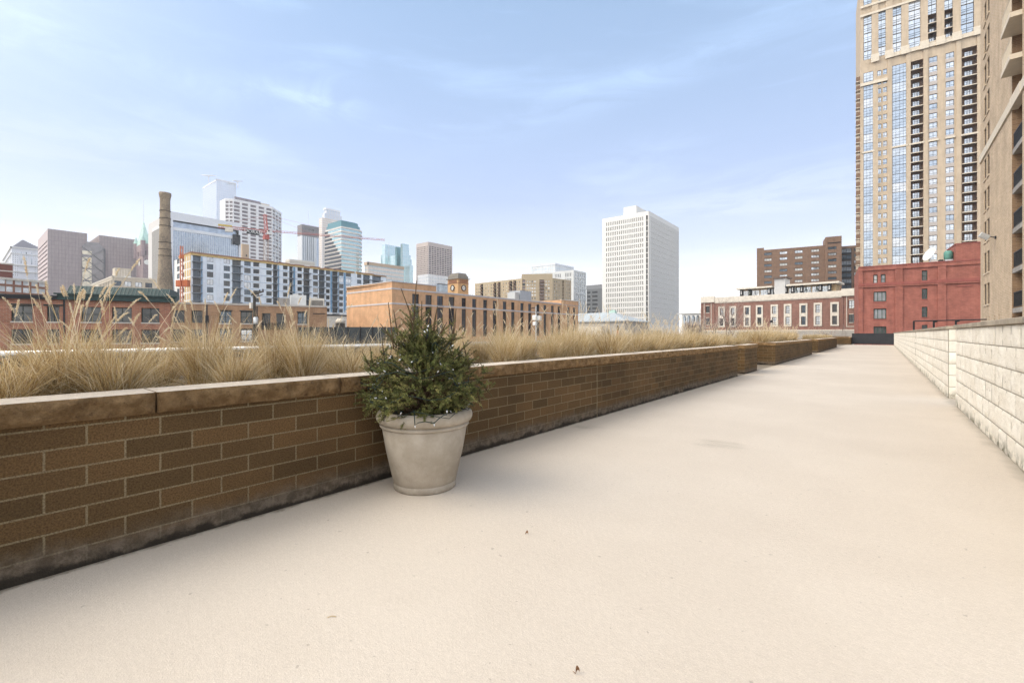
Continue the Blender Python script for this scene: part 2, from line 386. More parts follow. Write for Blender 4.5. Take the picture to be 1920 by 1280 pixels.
def planter(x0, y0, y1, label, back=-4.95, ends=(True, True), ln=1.13, first=0., seed=1, fine=True, open_soil=True):
    r = empty('brick_planter', ((x0 + back) / 2, (y0 + y1) / 2, 0), label, 'planter')
    m = MB(r.location)
    m.box(back, x0, y0, y1, 0, PH, m_pbrick); m.build('brick_wall', r)
    ys = [y0 - .03]; q = y0 + first if first else y0 + ln
    while q < y1 - .25: ys.append(q); q += ln
    ys.append(y1 + .03)
    for i in range(len(ys) - 1):
        capstone(r, (x0, ys[i] + .004), (0, 1), (1, 0), ys[i + 1] - ys[i] - .008, .27, PH + .001, seed * 50 + i, fine)
    wb = x0 - .275
    for e, yy, s in ((ends[0], y0, -1), (ends[1], y1, 1)):
        if e and wb - back > .3:
            d = (-1, 0); capstone(r, (wb - .002, yy), d, (0, s), wb - back - .004, .27, PH + .001, seed * 70 + 9 + s, fine)
    if open_soil:
        n = 24; k = 6
        Y, X = np.meshgrid(np.linspace(y0 + .1, y1 - .1, max(8, int((y1 - y0) * 5))), np.linspace(back + .02, x0 - .24, 10), indexing='ij')
        Zz = PH + .045 + vnoise(np.stack([X * 3 + 7, Y * 3 + 50], -1), seed, 3) * .07
        V, F = grid_mesh(np.stack([X, Y, Zz], -1), None, ''); link('soil', np_mesh('soil', V, F, [m_soil], smooth=True), r, -Vector(r.location))
    return r
yA1 = y_on(1383, WX)
yB0, yB1 = y_on(1396, WX), y_on(1419.5, WX)
yC0, yC1 = y_on(1453.5, WX), y_on(1522.5, WX)
yD0, yD1 = y_on(1534, WX), y_on(1569, WX)
yE0, yE1 = y_on(1595, -2.75), y_on(1612.5, -2.75)
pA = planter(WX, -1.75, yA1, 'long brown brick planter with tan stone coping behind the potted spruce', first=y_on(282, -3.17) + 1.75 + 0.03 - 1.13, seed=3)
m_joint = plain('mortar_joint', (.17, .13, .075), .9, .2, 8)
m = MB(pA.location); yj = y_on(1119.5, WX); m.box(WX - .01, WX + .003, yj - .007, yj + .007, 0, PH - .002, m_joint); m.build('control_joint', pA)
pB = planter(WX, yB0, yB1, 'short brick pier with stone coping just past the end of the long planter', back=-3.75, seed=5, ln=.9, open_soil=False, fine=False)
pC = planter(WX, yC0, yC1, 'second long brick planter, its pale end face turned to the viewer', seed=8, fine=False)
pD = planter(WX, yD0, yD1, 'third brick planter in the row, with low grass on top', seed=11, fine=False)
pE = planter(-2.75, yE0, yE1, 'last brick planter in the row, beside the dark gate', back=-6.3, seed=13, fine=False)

# ------------------------------------------------------------------ railing behind the planters
m_galv = plain('galvanized_steel', (.55, .55, .54), .38, .1, 6, metal=.85)
m_iron = plain('dark_iron', (.018, .016, .018), .5, .2, 3)
rl = empty('railing', (-5.05, 4, 0), 'round galvanized top rail on dark posts behind the dry grasses', 'railing')
m = MB(rl.location); m.tube([(-5.05, -4, 1.045), (-5.05, 34, 1.045)], .03, 14, m_galv); m.build('top_rail', rl, True)
m = MB(rl.location); m.tube([(-5.05, -4, .985), (-5.05, 34, .985)], .02, 8, m_iron)
m.build('lower_rail', rl, True)
m = MB(rl.location); m.box(-5.16, -4.97, -4, 34, 0, .80, m_iron); m.build('kerb_panel', rl)
yp = y_on(3, -5.05); k = 0
for i in range(14):
    y = yp - 1.83 + i * 1.83
    m = MB(rl.location); m.box(-5.08, -5.02, y - .05, y + .05, .80, .97, m_iron); m.build('post', rl)

# ------------------------------------------------------------------ split-face block wall on the right
def block_mat():
    t = NT('split_face_block'); n = t.noise(3, 6, .65); g = t.noise(45, 6, .75); p = t.n('ShaderNodeSeparateXYZ'); t.set(p.inputs[0], t.co())
    at_ = t.n('ShaderNodeAttribute', attribute_name='tone')
    col = t.mix(t.rng(n, .3, .7), (.74, .68, .57, 1), (.84, .79, .69, 1))
    col = t.mix(t.math('MULTIPLY', at_.outputs['Fac'], .30), col, (.60, .53, .43, 1))
    col = t.mix(t.rng(g, .60, .74, 0, .45), col, (.46, .40, .31, 1))
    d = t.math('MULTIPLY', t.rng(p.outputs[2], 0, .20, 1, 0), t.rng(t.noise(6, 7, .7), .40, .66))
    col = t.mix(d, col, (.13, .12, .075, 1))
    t.set(t.b.inputs['Base Color'], col); t.b.inputs['Roughness'].default_value = .92; t.b.inputs['Specular IOR Level'].default_value = .15
    t.set(t.b.inputs['Normal'], t.bump(g, .9, .015)); return t.m
m_block = block_mat(); m_mort = plain('block_mortar', (.36, .315, .245), .95, .15, 6)
m_wcap = plain('wall_coping_concrete', (.30, .255, .195), .85, .28, 2.5, bump=.4, bscale=60)
WH, BH_, BL = 1.29, .215, .40
def block_face(o, d, nrm, ln, seed, res):
    """split faces of every block on one stretch of wall -> verts, faces, tones"""
    Vs, Fs, Ts = [], [], []; k = 0; o = np.array(o); d = np.array(d); n = np.array(nrm)
    rg = np.random.default_rng(seed)
    for c in range(6):
        t = -(BL / 2 if c % 2 else 0)
        while t < ln - .01:
            a, b = max(t, 0) + .009, min(t + BL, ln) - .009; t += BL
            if b - a < .03: continue
            z0, z1 = c * BH_ + .006, (c + 1) * BH_ - .006
            na = max(2, int((b - a) / res)); nb = max(2, int((z1 - z0) / res))
            T, Z = np.meshgrid(np.linspace(a, b, na + 1), np.linspace(z0, z1, nb + 1), indexing='ij')
            nz = vnoise(np.stack([T * 11 + rg.random() * 50, Z * 11 + c * 9], -1), seed + c, 4)
            ed = np.minimum(np.minimum(T - a, b - T), np.minimum(Z - z0, z1 - Z)); ed = np.clip(ed / .012, 0, 1) ** .5
            N = ed * (.003 + rg.random() * .005 + nz * .026)
            P = np.concatenate([o + T[..., None] * d + N[..., None] * n, Z[..., None]], -1)
            V, F = grid_mesh(P, None, ''); Vs.append(V); Fs.append(F + k); k += len(V); Ts += [rg.random()] * len(F)
    return np.concatenate(Vs), np.concatenate(Fs), np.array(Ts)
def block_wall(y0, y1, label, seed, res, ln_cap=1.2, end=True):
    r = empty('block_wall', (RX + .15, (y0 + y1) / 2, 0), label, 'wall')
    V, F, T = block_face((RX, y1), (0, -1), (-1, 0), y1 - y0, seed, res)
    if end:
        V2, F2, T2 = block_face((RX, y0), (1, 0), (0, -1), .3, seed + 5, min(res, .03)); F = np.concatenate([F, F2 + len(V)]); V = np.concatenate([V, V2]); T = np.concatenate([T, T2])
    me = np_mesh('block_face', V, F, [m_block])
    a = me.attributes.new('tone', 'FLOAT', 'FACE'); a.data.foreach_set('value', T[:len(me.polygons)].astype('f'))
    link('block_face', me, r, -Vector(r.location))
    m = MB(r.location); m.box(RX + .004, RX + .30, y0 + .004, y1, 0, WH, m_mort); m.build('mortar_core', r)
    y = y1; i = 0
    while y > y0 + .05:
        ya = max(y - ln_cap, y0 - .02)
        if ya - y0 < .3: ya = y0 - .02
        m = MB(r.location); m.box(RX - .035, RX + .34, ya + .004, y - .004, WH + .002, WH + .058, m_wcap)
        o = m.build('capstone', r); bv = o.modifiers.new('b', 'BEVEL'); bv.width = .006; bv.segments = 2
        y = ya; i += 1
    return r
yW1 = y_on(1792.6, RX); yW2 = y_on(1778, RX); yW3 = y_on(1717, RX); yW4 = y_on(1697, RX); yW5 = y_on(1675, RX)
block_wall(3.0, yW1, 'near stretch of cream split-face block wall at the right edge', 21, .022, end=False)
block_wall(yW2, yW3 - .02, 'cream block wall stretch with a shaded end just past the gap', 31, .035)
block_wall(yW3 + .12, yW4 - .02, 'short cream block wall stretch between two dark vertical joints', 41, .06)
block_wall(yW4 + .12, yW5, 'farthest cream block wall stretch, running up to the dark gate', 51, .08, 2.4)
# dark iron gate leaf filling the gap in the wall top, and the far gate
gy = y_on(1676, RX) - .4
g = empty('metal_gate', (-.8, gy, 0), 'dark charcoal metal gate closing the far end of the walkway', 'gate')
m_gate = plain('charcoal_panel', (.030, .031, .036), .45, .15, 1.2)
gx0, gx1 = -2.7, RX + .02
m = MB(g.location)
for i in range(2):
    a = gx0 + (gx1 - gx0) * i / 2; b = gx0 + (gx1 - gx0) * (i + 1) / 2
    m = MB(g.location); m.box(a + .02, b - .02, gy, gy + .05, .06, 1.22, m_gate)
    m.box(a + .02, b - .02, gy - .02, gy + .05, 1.222, 1.27, m_gate); m.build('panel', g)
m = MB(g.location)
for x in (gx0, (gx0 + gx1) / 2, gx1): m.box(x - .02, x + .02, gy - .01, gy + .06, 0, 1.3, m_gate)
m.build('gate_frame', g)
# pipe rail behind the block wall
xr = 1.6; rA, rB = at(1713, 26, 602), at(1850, 23.2, 598.7); pr = empty('pipe_rail', (xr, 18, 0), 'dark pipe handrail with three posts behind the block wall', 'railing')
pr.location = (rA.x, rA.y, 0)
m = MB(pr.location); m.tube([rA, rB], .035, 8, m_iron); m.build('top_rail', pr)
for px in (1713.4, 1754, 1796):
    k_ = (px - 1713) / 137; q = rA.lerp(rB, k_); m = MB(pr.location); m.tube([(q.x, q.y, 0), q], .045, 8, m_iron)
    if px > 1720: m.tube([q - Vector((0, 0, .08)), q + Vector((.14, 0, -.03))], .045, 6, m_iron)
    m.build('post', pr)

# ------------------------------------------------------------------ concrete pot
PX, PD = 797, 3.60
pc = at(PX, PD); POT = Vector((pc.x, pc.y, 0)); KR = .372
def pot_mat():
    t = NT('pot_concrete'); n = t.noise(5, 6, .65); g = t.noise(120, 3, .7); p = t.n('ShaderNodeSeparateXYZ'); t.set(p.inputs[0], t.co())
    col = t.mix(t.rng(n, .3, .7), (.30, .255, .195, 1), (.41, .355, .285, 1))
    col = t.mix(t.rng(g, .62, .74, 0, .45), col, (.14, .11, .08, 1))
    col = t.mix(t.math('MULTIPLY', t.rng(p.outputs[2], 0, .1, .6, 0), t.rng(t.noise(9, 6), .35, .6)), col, (.15, .12, .085, 1))
    t.set(t.b.inputs['Base Color'], col); t.b.inputs['Roughness'].default_value = .85; t.b.inputs['Specular IOR Level'].default_value = .25
    t.set(t.b.inputs['Normal'], t.bump(t.math('ADD', g, t.math('MULTIPLY', n, .8)), .35, .006)); return t.m
m_pot = pot_mat()
pot = empty('concrete_pot', POT, 'round tapered concrete pot with rolled rim standing against the brick planter', 'pot')
m = MB(); m.lathe([(.0, .0), (.235, .0), (.243, .008), (.245, .05), (.240, .054), (.246, .058), (.30, .30), (.330, .475), (.326, .48), (.30, .48)], 72, m_pot); m.build('body', pot, True)
prof = [(.325, .478), (.338, .482), (.347, .492), (.345, .502), (.336, .508), (.334, .514)]
for i in range(13):
    th = -math.pi / 2 + math.pi * 1.25 * i / 12; prof.append((.330 + .045 * math.cos(th), .562 + .050 * math.sin(th)))
prof += [(.29, .60), (.28, .55)]
m = MB(); m.lathe(prof, 72, m_pot); m.build('rim', pot, True)
m = MB(); m.lathe([(.285, .56), (.0, .575)], 40, m_soil); m.build('soil', pot)

# ------------------------------------------------------------------ spruce in the pot
def leafy(name, c1, c2, rough=.6, trans=.25, scale=3.):
    t = NT(name); n = t.noise(scale, 3)
    col = t.mix(t.rng(n, .35, .65), rgb(c1), rgb(c2)); t.set(t.b.inputs['Base Color'], col); t.b.inputs['Roughness'].default_value = rough
    t.b.inputs['Specular IOR Level'].default_value = .25
    tr = t.n('ShaderNodeBsdfTranslucent'); t.set(tr.inputs[0], col); ms = t.n('ShaderNodeMixShader'); ms.inputs[0].default_value = trans
    t.set(ms.inputs[1], t.b.outputs[0]); t.set(ms.inputs[2], tr.outputs[0]); t.set(t.out.inputs[0], ms.outputs[0]); return t.m
m_nd = [leafy('needle_deep', (.060, .075, .022), (.085, .098, .030)), leafy('needle_mid', (.125, .145, .042), (.165, .175, .055)), leafy('needle_tip', (.25, .25, .085), (.31, .29, .10))]
m_bark = plain('spruce_bark', (.10, .062, .035), .9, .3, 20)
prR = [(.55, .36), (.63, .43), (.72, .465), (.82, .47), (.92, .425), (1.01, .35), (1.09, .27), (1.16, .18), (1.24, .08)]
LUMP = [(random.uniform(0, 6.28), random.uniform(.6, 1.2), random.uniform(-.16, .13)) for _ in range(26)]
def lump(z, ph): return 1 + sum(a * math.exp(-((z - zz) / .11) ** 2 - (2 * math.sin((ph - p) / 2) / .5) ** 2) for p, zz, a in LUMP)
def Rz(z): return float(np.interp(z, [p[0] for p in prR], [p[1] for p in prR]))
sp = empty('potted_spruce', POT + Vector((0, 0, .57)), 'bushy green spruce growing in the concrete pot, with bare upright leaders', 'shrub')
NV, NF, NM = [], [], []
twigs = MB()
def unit(v): return v / (np.linalg.norm(v) + 1e-9)
def twig(p, q, dens=560, mat=None, ln=.016, rad=.002):
    """needles round the shoot from p to q (relative to the spruce base)"""
    p = np.array(p); q = np.array(q); d = q - p; l = np.linalg.norm(d); d = d / l
    k = max(10, int(l * dens)); s = RNG.random(k); a = RNG.random(k) * 2 * np.pi
    u = unit(np.cross(d, [.31, .2, .93])); v = np.cross(d, u)
    rad_ = np.cos(a)[:, None] * u + np.sin(a)[:, None] * v
    base = p + s[:, None] * l * d
    dr = rad_ * .86 + d * (.35 + .5 * RNG.random(k))[:, None]; dr[:, 2] += .12; dr /= np.linalg.norm(dr, axis=1)[:, None]
    le = ln * (.75 + .5 * RNG.random(k)) * (1 - .35 * s ** 3)
    tip = base + dr * le[:, None]
    wv = np.cross(dr, rad_ + .3 * RNG.normal(size=(k, 3))); wv /= np.linalg.norm(wv, axis=1)[:, None]; wv *= .0019
    n0 = sum(len(x) for x in NV)
    NV.append(np.concatenate([base - wv, base + wv, tip + wv * .5, tip - wv * .5])); i = np.arange(k) + n0
    NF.append(np.stack([i, i + k, i + 2 * k, i + 3 * k], -1))
    mm = RNG.choice(3, p=[.38, .42, .20]) if mat is None else mat
    NM.append(np.where(RNG.random(k) < .8, mm, RNG.integers(0, 3, k)))
    twigs.tube([tuple(p), tuple(q)], [rad, rad * .6], 4, m_bark, False)
def branch(z, ph, rr, nf=4, spread=.75):
    zb = z - .57
    tip = np.array([rr * math.cos(ph), rr * math.sin(ph), zb]); out_ = np.array([math.cos(ph), math.sin(ph), 0])
    up = np.interp(z, [.5, .75, 1., 1.2], [-.25, .10, .6, 1.5]); dr = unit(out_ + np.array([0, 0, up]) + RNG.normal(size=3) * .22)
    root = np.array([0, 0, max(zb * .62 - .08, -.02)])
    mid = tip - dr * RNG.uniform(.11, .20)
    twigs.tube([tuple(root), tuple(root * .4 + mid * .6 + np.array([0, 0, -.02])), tuple(mid)], [.007, .005, .0035], 5, m_bark, False)
    twig(mid, tip)
    for i in range(nf):
        s = RNG.uniform(.0, .75); b = mid + (tip - mid) * s; d2 = unit(dr + RNG.normal(size=3) * spread * .62)
        twig(b, b + d2 * RNG.uniform(.06, .125))
for i in range(310):
    z = .61 + .62 * (RNG.random() ** 1.2); ph = RNG.random() * 2 * math.pi
    branch(z, ph, Rz(z) * lump(z, ph) * RNG.uniform(.66, 1.12), 4)
for i in range(90):
    z = RNG.uniform(.6, 1.2); branch(z, RNG.random() * 2 * math.pi, Rz(z) * RNG.uniform(.35, .8), 3)
# upright leaders
def leader(px, py0, px1, py1, dD, fz=True, nlat=3):
    a = at(px, PD + dD, py0) - sp.location; b = at(px1, PD + dD, py1) - sp.location; a = np.array(a); b = np.array(b)
    twigs.tube([tuple(a), tuple(a * .5 + b * .5 + RNG.normal(size=3) * .006), tuple(b)], [.006, .005, .003], 5, m_bark, False)
    twig(a, b, 330, 1, .010, .004)
    for i in range(5):
        ph = RNG.random() * 6.28; o_ = a + (b - a) * RNG.uniform(0, .3); twig(o_, o_ + unit(np.array([math.cos(ph), math.sin(ph), RNG.uniform(.2, 1.1)])) * RNG.uniform(.06, .12), 520)
    for i in range(nlat):
        s = RNG.uniform(.1, .55); o_ = a + (b - a) * s; ph = RNG.random() * 6.28
        twig(o_, o_ + unit(np.array([math.cos(ph), math.sin(ph), .8])) * RNG.uniform(.05, .13), 480)
for q in ((905, 720, 926, 746, 0, 5), (895, 730, 906, 772, -.1, 5), (720, 720, 690, 722, 0, 5), (735, 735, 706, 752, -.1, 5), (900, 700, 927, 700, .0, 4), (715, 700, 683, 690, .0, 4), (820, 640, 838, 604, -.1, 5), (760, 640, 742, 612, -.2, 5), (850, 670, 884, 640, -.1, 5), (775, 640, 781, 526, 0, 6), (790, 640, 752, 541, .1, 7), (738, 655, 728, 567, -.1, 2), (748, 650, 738, 581, .05, 2), (790, 620, 791, 564, .2, 4), (845, 650, 855, 579, 0, 2),
          (812, 640, 820, 574, .1, 3), (745, 650, 713, 607, -.1, 4), (722, 690, 716, 636, -.1, 3), (700, 700, 678, 658, 0, 4), (880, 690, 868, 640, 0, 4), (840, 640, 872, 632, .1, 3), (800, 640, 806, 585, -.1, 5), (775, 620, 765, 572, -.1, 5), (700, 690, 694, 650, .1, 3)):
    leader(q[0], q[1], q[2], q[3], q[4], True, q[5])
me = np_mesh('foliage', np.concatenate(NV), np.concatenate(NF), m_nd, np.concatenate(NM)); link('foliage', me, sp)
twigs.tube([(0, 0, -.05), (0.01, 0, .25), (0, .01, .50), (.0, 0, .68)], [.03, .022, .012, .005], 8, m_bark)
twigs.build('trunk', sp)
# string of fairy lights wound round the spruce
m_cord = plain('light_cord', (.008, .022, .020), .5, .1)
m_bulb = plain('clear_bulb', (.66, .66, .65), .2, .05, spec=.6); m_sock = plain('bulb_socket', (.01, .035, .028), .5, .1)
sl = empty('string_lights', POT + Vector((0, 0, .57)), 'string of small white lights wound around the potted spruce', 'string lights')
pts = []
for i in range(420):
    s = i / 419; z = .60 + .58 * s; ph = 1.2 + s * 6.0 * 2 * math.pi + .35 * math.sin(i * .37)
    r = Rz(z) * lump(z, ph) * (.90 + .10 * math.sin(i * .9) + .05 * math.sin(i * 2.3)); pts.append(Vector((r * math.cos(ph), r * math.sin(ph), z - .57 + .03 * math.sin(i * 1.3) + .05 * math.sin(i * .21))))
m = MB(); m.tube(pts, .0024, 5, m_cord, False)
hang = []
for px, py in ((776, 768), (777, 782), (778, 796), (785, 792), (797, 790), (808, 792), (814, 793), (822, 785), (832, 778), (838, 777), (838, 768)):
    p = at(px, PD - .40, py) - sl.location; hang.append(p)
m.tube(hang, .0035, 6, m_cord, False)
m.build('cord', sl, True)
bm = MB(); bm.lathe([(.0045, -.012), (.0052, .008)], 8, m_sock); bm.lathe([(.0052, .008), (.0085, .014), (.0068, .028), (.001, .040)], 8, m_bulb, cap=True); bme = bm.mesh('bulb', True)
def bulb(p, d):
    o = link('bulb', bme, sl, p); o.scale = (.62, .62, .62); o.rotation_euler = Vector(d).to_track_quat('Z', 'Y').to_euler()
for i in range(3, 415, 5):
    p = pts[i] + Vector((random.gauss(0, .03), random.gauss(0, .03), random.gauss(0, .035))); k_ = random.uniform(.80, 1.02); p = Vector((p.x * k_, p.y * k_, p.z)); bulb(p, (p.x + random.uniform(-.3, .3), p.y + random.uniform(-.3, .3), random.uniform(-.6, .5)))
for i, d in ((2, (0, .1, -1)), (6, (0, .1, -1)), (10, (0, 0, -1))): bulb(hang[i], d)

# ------------------------------------------------------------------ dry ornamental grasses
m_gr = [leafy('straw_gold', (.52, .385, .19), (.62, .47, .25), .6, .35), leafy('straw_pale', (.72, .61, .42), (.80, .70, .50), .6, .35),
        leafy('straw_brown', (.30, .20, .09), (.38, .26, .125), .6, .3), leafy('seed_head', (.72, .60, .42), (.80, .68, .50), .7, .3)]
def grass_mesh(name, seed, nb, ln, lean, wid=.0036, r0=.10, plumes=0, pl_len=1.0, sag=.35, pscale=1.):
    g = np.random.default_rng(seed); K = 6
    def blades(n, L, th, bend, w, r0, ph=None, mats=None, taper=1.):
        ph = g.random(n) * 2 * np.pi if ph is None else ph
        rr = r0 * np.sqrt(g.random(n)); pb = ph + g.normal(size=n) * .9
        base = np.stack([rr * np.cos(pb), rr * np.sin(pb), -.02 * np.ones(n)], -1)
        dirh = np.stack([np.cos(ph), np.sin(ph), 0 * ph], -1); side = np.stack([-np.sin(ph), np.cos(ph), 0 * ph], -1)
        tw = g.normal(size=n) * .9; wv = side * np.cos(tw)[:, None] + dirh * np.sin(tw)[:, None]
        s = np.linspace(0, 1, K); P = np.zeros((n, K, 3)); cur = base.copy(); P[:, 0] = cur
        wob = g.normal(size=n) * .25
        for k in range(1, K):
            t = s[k]; a = th + bend * t ** 1.6
            stp = L / (K - 1)
            cur = cur + (np.sin(a) * stp)[:, None] * dirh + (np.cos(a) * stp)[:, None] * np.array([0, 0, 1.]) + (wob * stp * t)[:, None] * side
            cur[:, 2] = np.maximum(cur[:, 2], .012); P[:, k] = cur
        prof = (1 - .82 * s ** 1.5 * taper)
        W = wv[:, None, :] * (w[:, None, None] * prof[None, :, None] * .5)
        V = np.stack([P - W, P + W], 2).reshape(-1, 3)
        i0 = (np.arange(n) * K * 2)[:, None] + np.arange(K - 1)[None] * 2
        F = np.stack([i0, i0 + 1, i0 + 3, i0 + 2], -1).reshape(-1, 4)
        M = np.repeat(g.choice(3, n, p=mats or [.46, .30, .24]), K - 1)
        return V, F, M, P
    parts = []
    L = np.abs(g.normal(ln, ln * .22, nb)).clip(.12, ln * 1.6); th = np.abs(g.normal(0, lean, nb)).clip(0, 1.35)
    parts.append(blades(nb, L, th, np.abs(g.normal(sag, .3, nb)), wid * (.6 + .8 * g.random(nb)), r0))
    nl = int(nb * .28)                                                            # collapsed outer skirt
    parts.append(blades(nl, np.abs(g.normal(ln * .7, .12, nl)), g.normal(1.15, .22, nl), np.abs(g.normal(.5, .3, nl)), wid * (.6 + .7 * g.random(nl)), r0 * 1.3))
    if plumes:
        th = np.abs(g.normal(.12, .16, plumes)); Lp = g.normal(pl_len, .14, plumes)
        st = blades(plumes, Lp, th, np.abs(g.normal(.28, .18, plumes)), np.full(plumes, .0034), r0 * .8, mats=[.3, .6, .1], taper=.4); parts.append(st)
    Vs, Fs, Ms = [], [], []; k = 0
    for V, F, M, P in parts: Vs.append(V); Fs.append(F + k); Ms.append(M); k += len(V)
    if plumes:
        P = parts[-1][3]
        for i in range(plumes):
            d = unit(P[i, -1] - P[i, -2]); n = 70; hl = g.uniform(.085, .15) * pscale
            s = g.random(n); cen = P[i, -1] + (s * hl - hl * .35)[:, None] * d
            cen = cen + (g.normal(size=(n, 3)) * .0016)
            cen[:, 2] -= .06 * np.maximum(s - .35, 0) ** 2 * g.uniform(.2, 1.)
            dr = d + g.normal(size=(n, 3)) * .38; dr /= np.linalg.norm(dr, axis=1)[:, None]
            wv = np.cross(dr, g.normal(size=(n, 3))); wv /= np.linalg.norm(wv, axis=1)[:, None]
            env = np.sin(np.pi * np.clip(s * .9 + .08, 0, 1)); hl_ = .009 * (.6 + env)[:, None]; wv = wv * (.0015 * (.5 + env))[:, None]
            V = np.stack([cen - dr * hl_ - wv * .3, cen - dr * hl_ * .2 + wv, cen + dr * hl_, cen - dr * hl_ * .2 - wv], 1).reshape(-1, 3)
            F = (np.arange(n)[:, None] * 4 + np.arange(4)[None]) + k
            Vs.append(V); Fs.append(F); Ms.append(np.where(g.random(n) < .8, 3, 1)); k += len(V)
    return np_mesh(name, np.concatenate(Vs), np.concatenate(Fs), m_gr, np.concatenate(Ms))
GZ = PH + .05
GM = {}
GM['tall'] = grass_mesh('grass_tall', 1, 1400, .41, .44, plumes=34, pl_len=.60, pscale=.85)
GM['mid0'] = grass_mesh('grass_mid', 2, 1100, .36, .50, plumes=10, pl_len=.56)
GM['mid1'] = grass_mesh('grass_mid', 3, 1000, .35, .50, plumes=8, pl_len=.54)
GM['up0'] = grass_mesh('grass_upright', 4, 1300, .42, .28, plumes=14, pl_len=.60, sag=.25)
GM['up1'] = grass_mesh('grass_upright', 5, 1250, .40, .30, plumes=12, pl_len=.58, sag=.28)
GM['low'] = grass_mesh('grass_low', 6, 1000, .36, .85, plumes=2, pl_len=.5, sag=.6)
GM['far0'] = grass_mesh('grass_far', 7, 900, .44, .36, .0075, .16, plumes=22, pl_len=.66, sag=.25, pscale=1.6)
GM['far1'] = grass_mesh('grass_far', 8, 900, .42, .38, .0075, .16, plumes=20, pl_len=.62, sag=.25, pscale=1.6)
GM['far2'] = grass_mesh('grass_far', 9, 620, .34, .5, .008, .16, plumes=6, pl_len=.55, sag=.3, pscale=1.6)
def clump(kind, px, x, label, group, sc=1., rz=None, y=None, sz=1.):
    y = y_on(px, x) if y is None else y
    o = link('ornamental_grass', GM[kind], None, (x, y, GZ), random.random() * 6.28 if rz is None else rz)
    o.scale = (sc, sc, sc * sz); return tag(o, label, 'grass clump', group)
G1 = 'dry grass clumps in the long planter left of the spruce'
clump('tall', 128, -3.95, 'tall straw grass clump with many upright seed plumes at the left end of the planter', G1, 1.08, sz=.92)
clump('mid0', 215, -3.75, 'wide arching grass clump leaning over the first coping joint, right of the plume-topped clump', G1, 1.0)
clump('low', 20, -3.85, 'flattened collapsed grass clump lying at the far left edge of the planter', G1, 1.0)
clump('mid1', 295, -4.35, 'thin grass clump behind and right of the wide arching clump', G1, .95)
clump('up0', 385, -4.0, 'upright golden grass clump in front of the dark windows of the brown brick building', G1, 1.0)
clump('mid0', 440, -3.72, 'low spreading grass clump with bent seed stalks right of the upright golden clump', G1, .85)
clump('up1', 515, -4.2, 'dense upright grass clump rising below the wooden utility pole', G1, 1.0)
clump('up0', 570, -3.9, 'densest broad grass clump just left of the low clump beside the spruce', G1, .95)
clump('mid1', 625, -4.4, 'loose grass clump at the back of the planter below the white podium', G1, .9)
clump('low', 655, -3.8, 'low flattened clump between the broad grass and the spruce', G1, .95)
clump('mid1', 715, -4.3, 'grass clump half hidden behind the left side of the spruce', G1, .9)
clump('mid0', 790, -4.4, 'grass clump hidden behind the top of the spruce', G1, .9)
G2 = 'dry grass clumps in the long planter right of the spruce'
LB2 = 'golden grass clump with slanting plumes in the long planter right of the spruce'
y = y_on(850, -3.9) - .1; i = 0
kinds = ('up0', 'mid0', 'up1', 'mid1')
while y < yA1 - .3:
    near = y < 6
    for x in (-3.76, -4.38):
        kd = kinds[(i * 3 + (x < -4)) % 4] if near else ('far0', 'far1')[(i + (x < -4)) % 2]
        clump(kd, 0, x + random.uniform(-.10, .12), LB2, G2, random.uniform(.72, 1.06), y=y + random.uniform(-.18, .18), sz=random.uniform(.88, 1.08)); i += 1
    y += .58 if near else .62
def far_row(y0, y1, label, group, kinds, sc=(.9, 1.1), xs=(-3.8, -4.4), st=.75):
    y = y0 + .4; i = 0
    while y < y1 - .2:
        for x in xs:
            clump(kinds[i % len(kinds)], 0, x + random.uniform(-.1, .1), label, group, random.uniform(*sc), y=y + random.uniform(-.2, .2)); i += 1
        y += st
far_row(yA1 + .2, yC0 - .2, 'low grass clump behind the short brick pier', 'low grass behind the brick pier', ('far2', 'far1'), (.75, .95), xs=(-4.25, -4.75), st=.8)
far_row(yC0, yC1 - 2.2, 'yellow grass clump along the second long planter', 'dry grass clumps in the second long planter', ('far0', 'far1'), (.95, 1.2), st=.8)
far_row(yD0 + 4, yD1, 'sparse grass clump on the third planter in the row', 'sparse grass on the third planter', ('far2',), (.8, 1.), st=1.5)

# ------------------------------------------------------------------ buildings: tools
BASE = -9.0
class Face:
    """upright plane from p0 (left as seen) to p1 (right); t runs along, n outwards"""
    def __init__(s, p0, p1):
        s.p0, s.p1 = Vector(p0[:2]), Vector(p1[:2]); s.d = (s.p1 - s.p0); s.L = s.d.length; s.d.normalize(); s.nr = Vector((s.d.y, -s.d.x))
        s.ops = []; s.rot = math.atan2(s.d.y, s.d.x)
    def P(s, t, n, z):
        q = s.p0 + s.d * t + s.nr * n; return (q.x, q.y, z)
    def hit(s, px):
        r = ray(px); det = r.x * -s.d.y + s.d.x * r.y
        D = (s.p0.x * -s.d.y + s.d.x * s.p0.y) / det; q = r * D - s.p0
        return q.dot(s.d), D
    def t(s, px): return s.hit(px)[0]
    def z(s, px, py): return CZ + (HY - py) / FX * s.hit(px)[1]
    def sub(s, t0, t1, n=0):
        return Face(Vector(s.P(t0, n, 0)[:2]), Vector(s.P(t1, n, 0)[:2]))
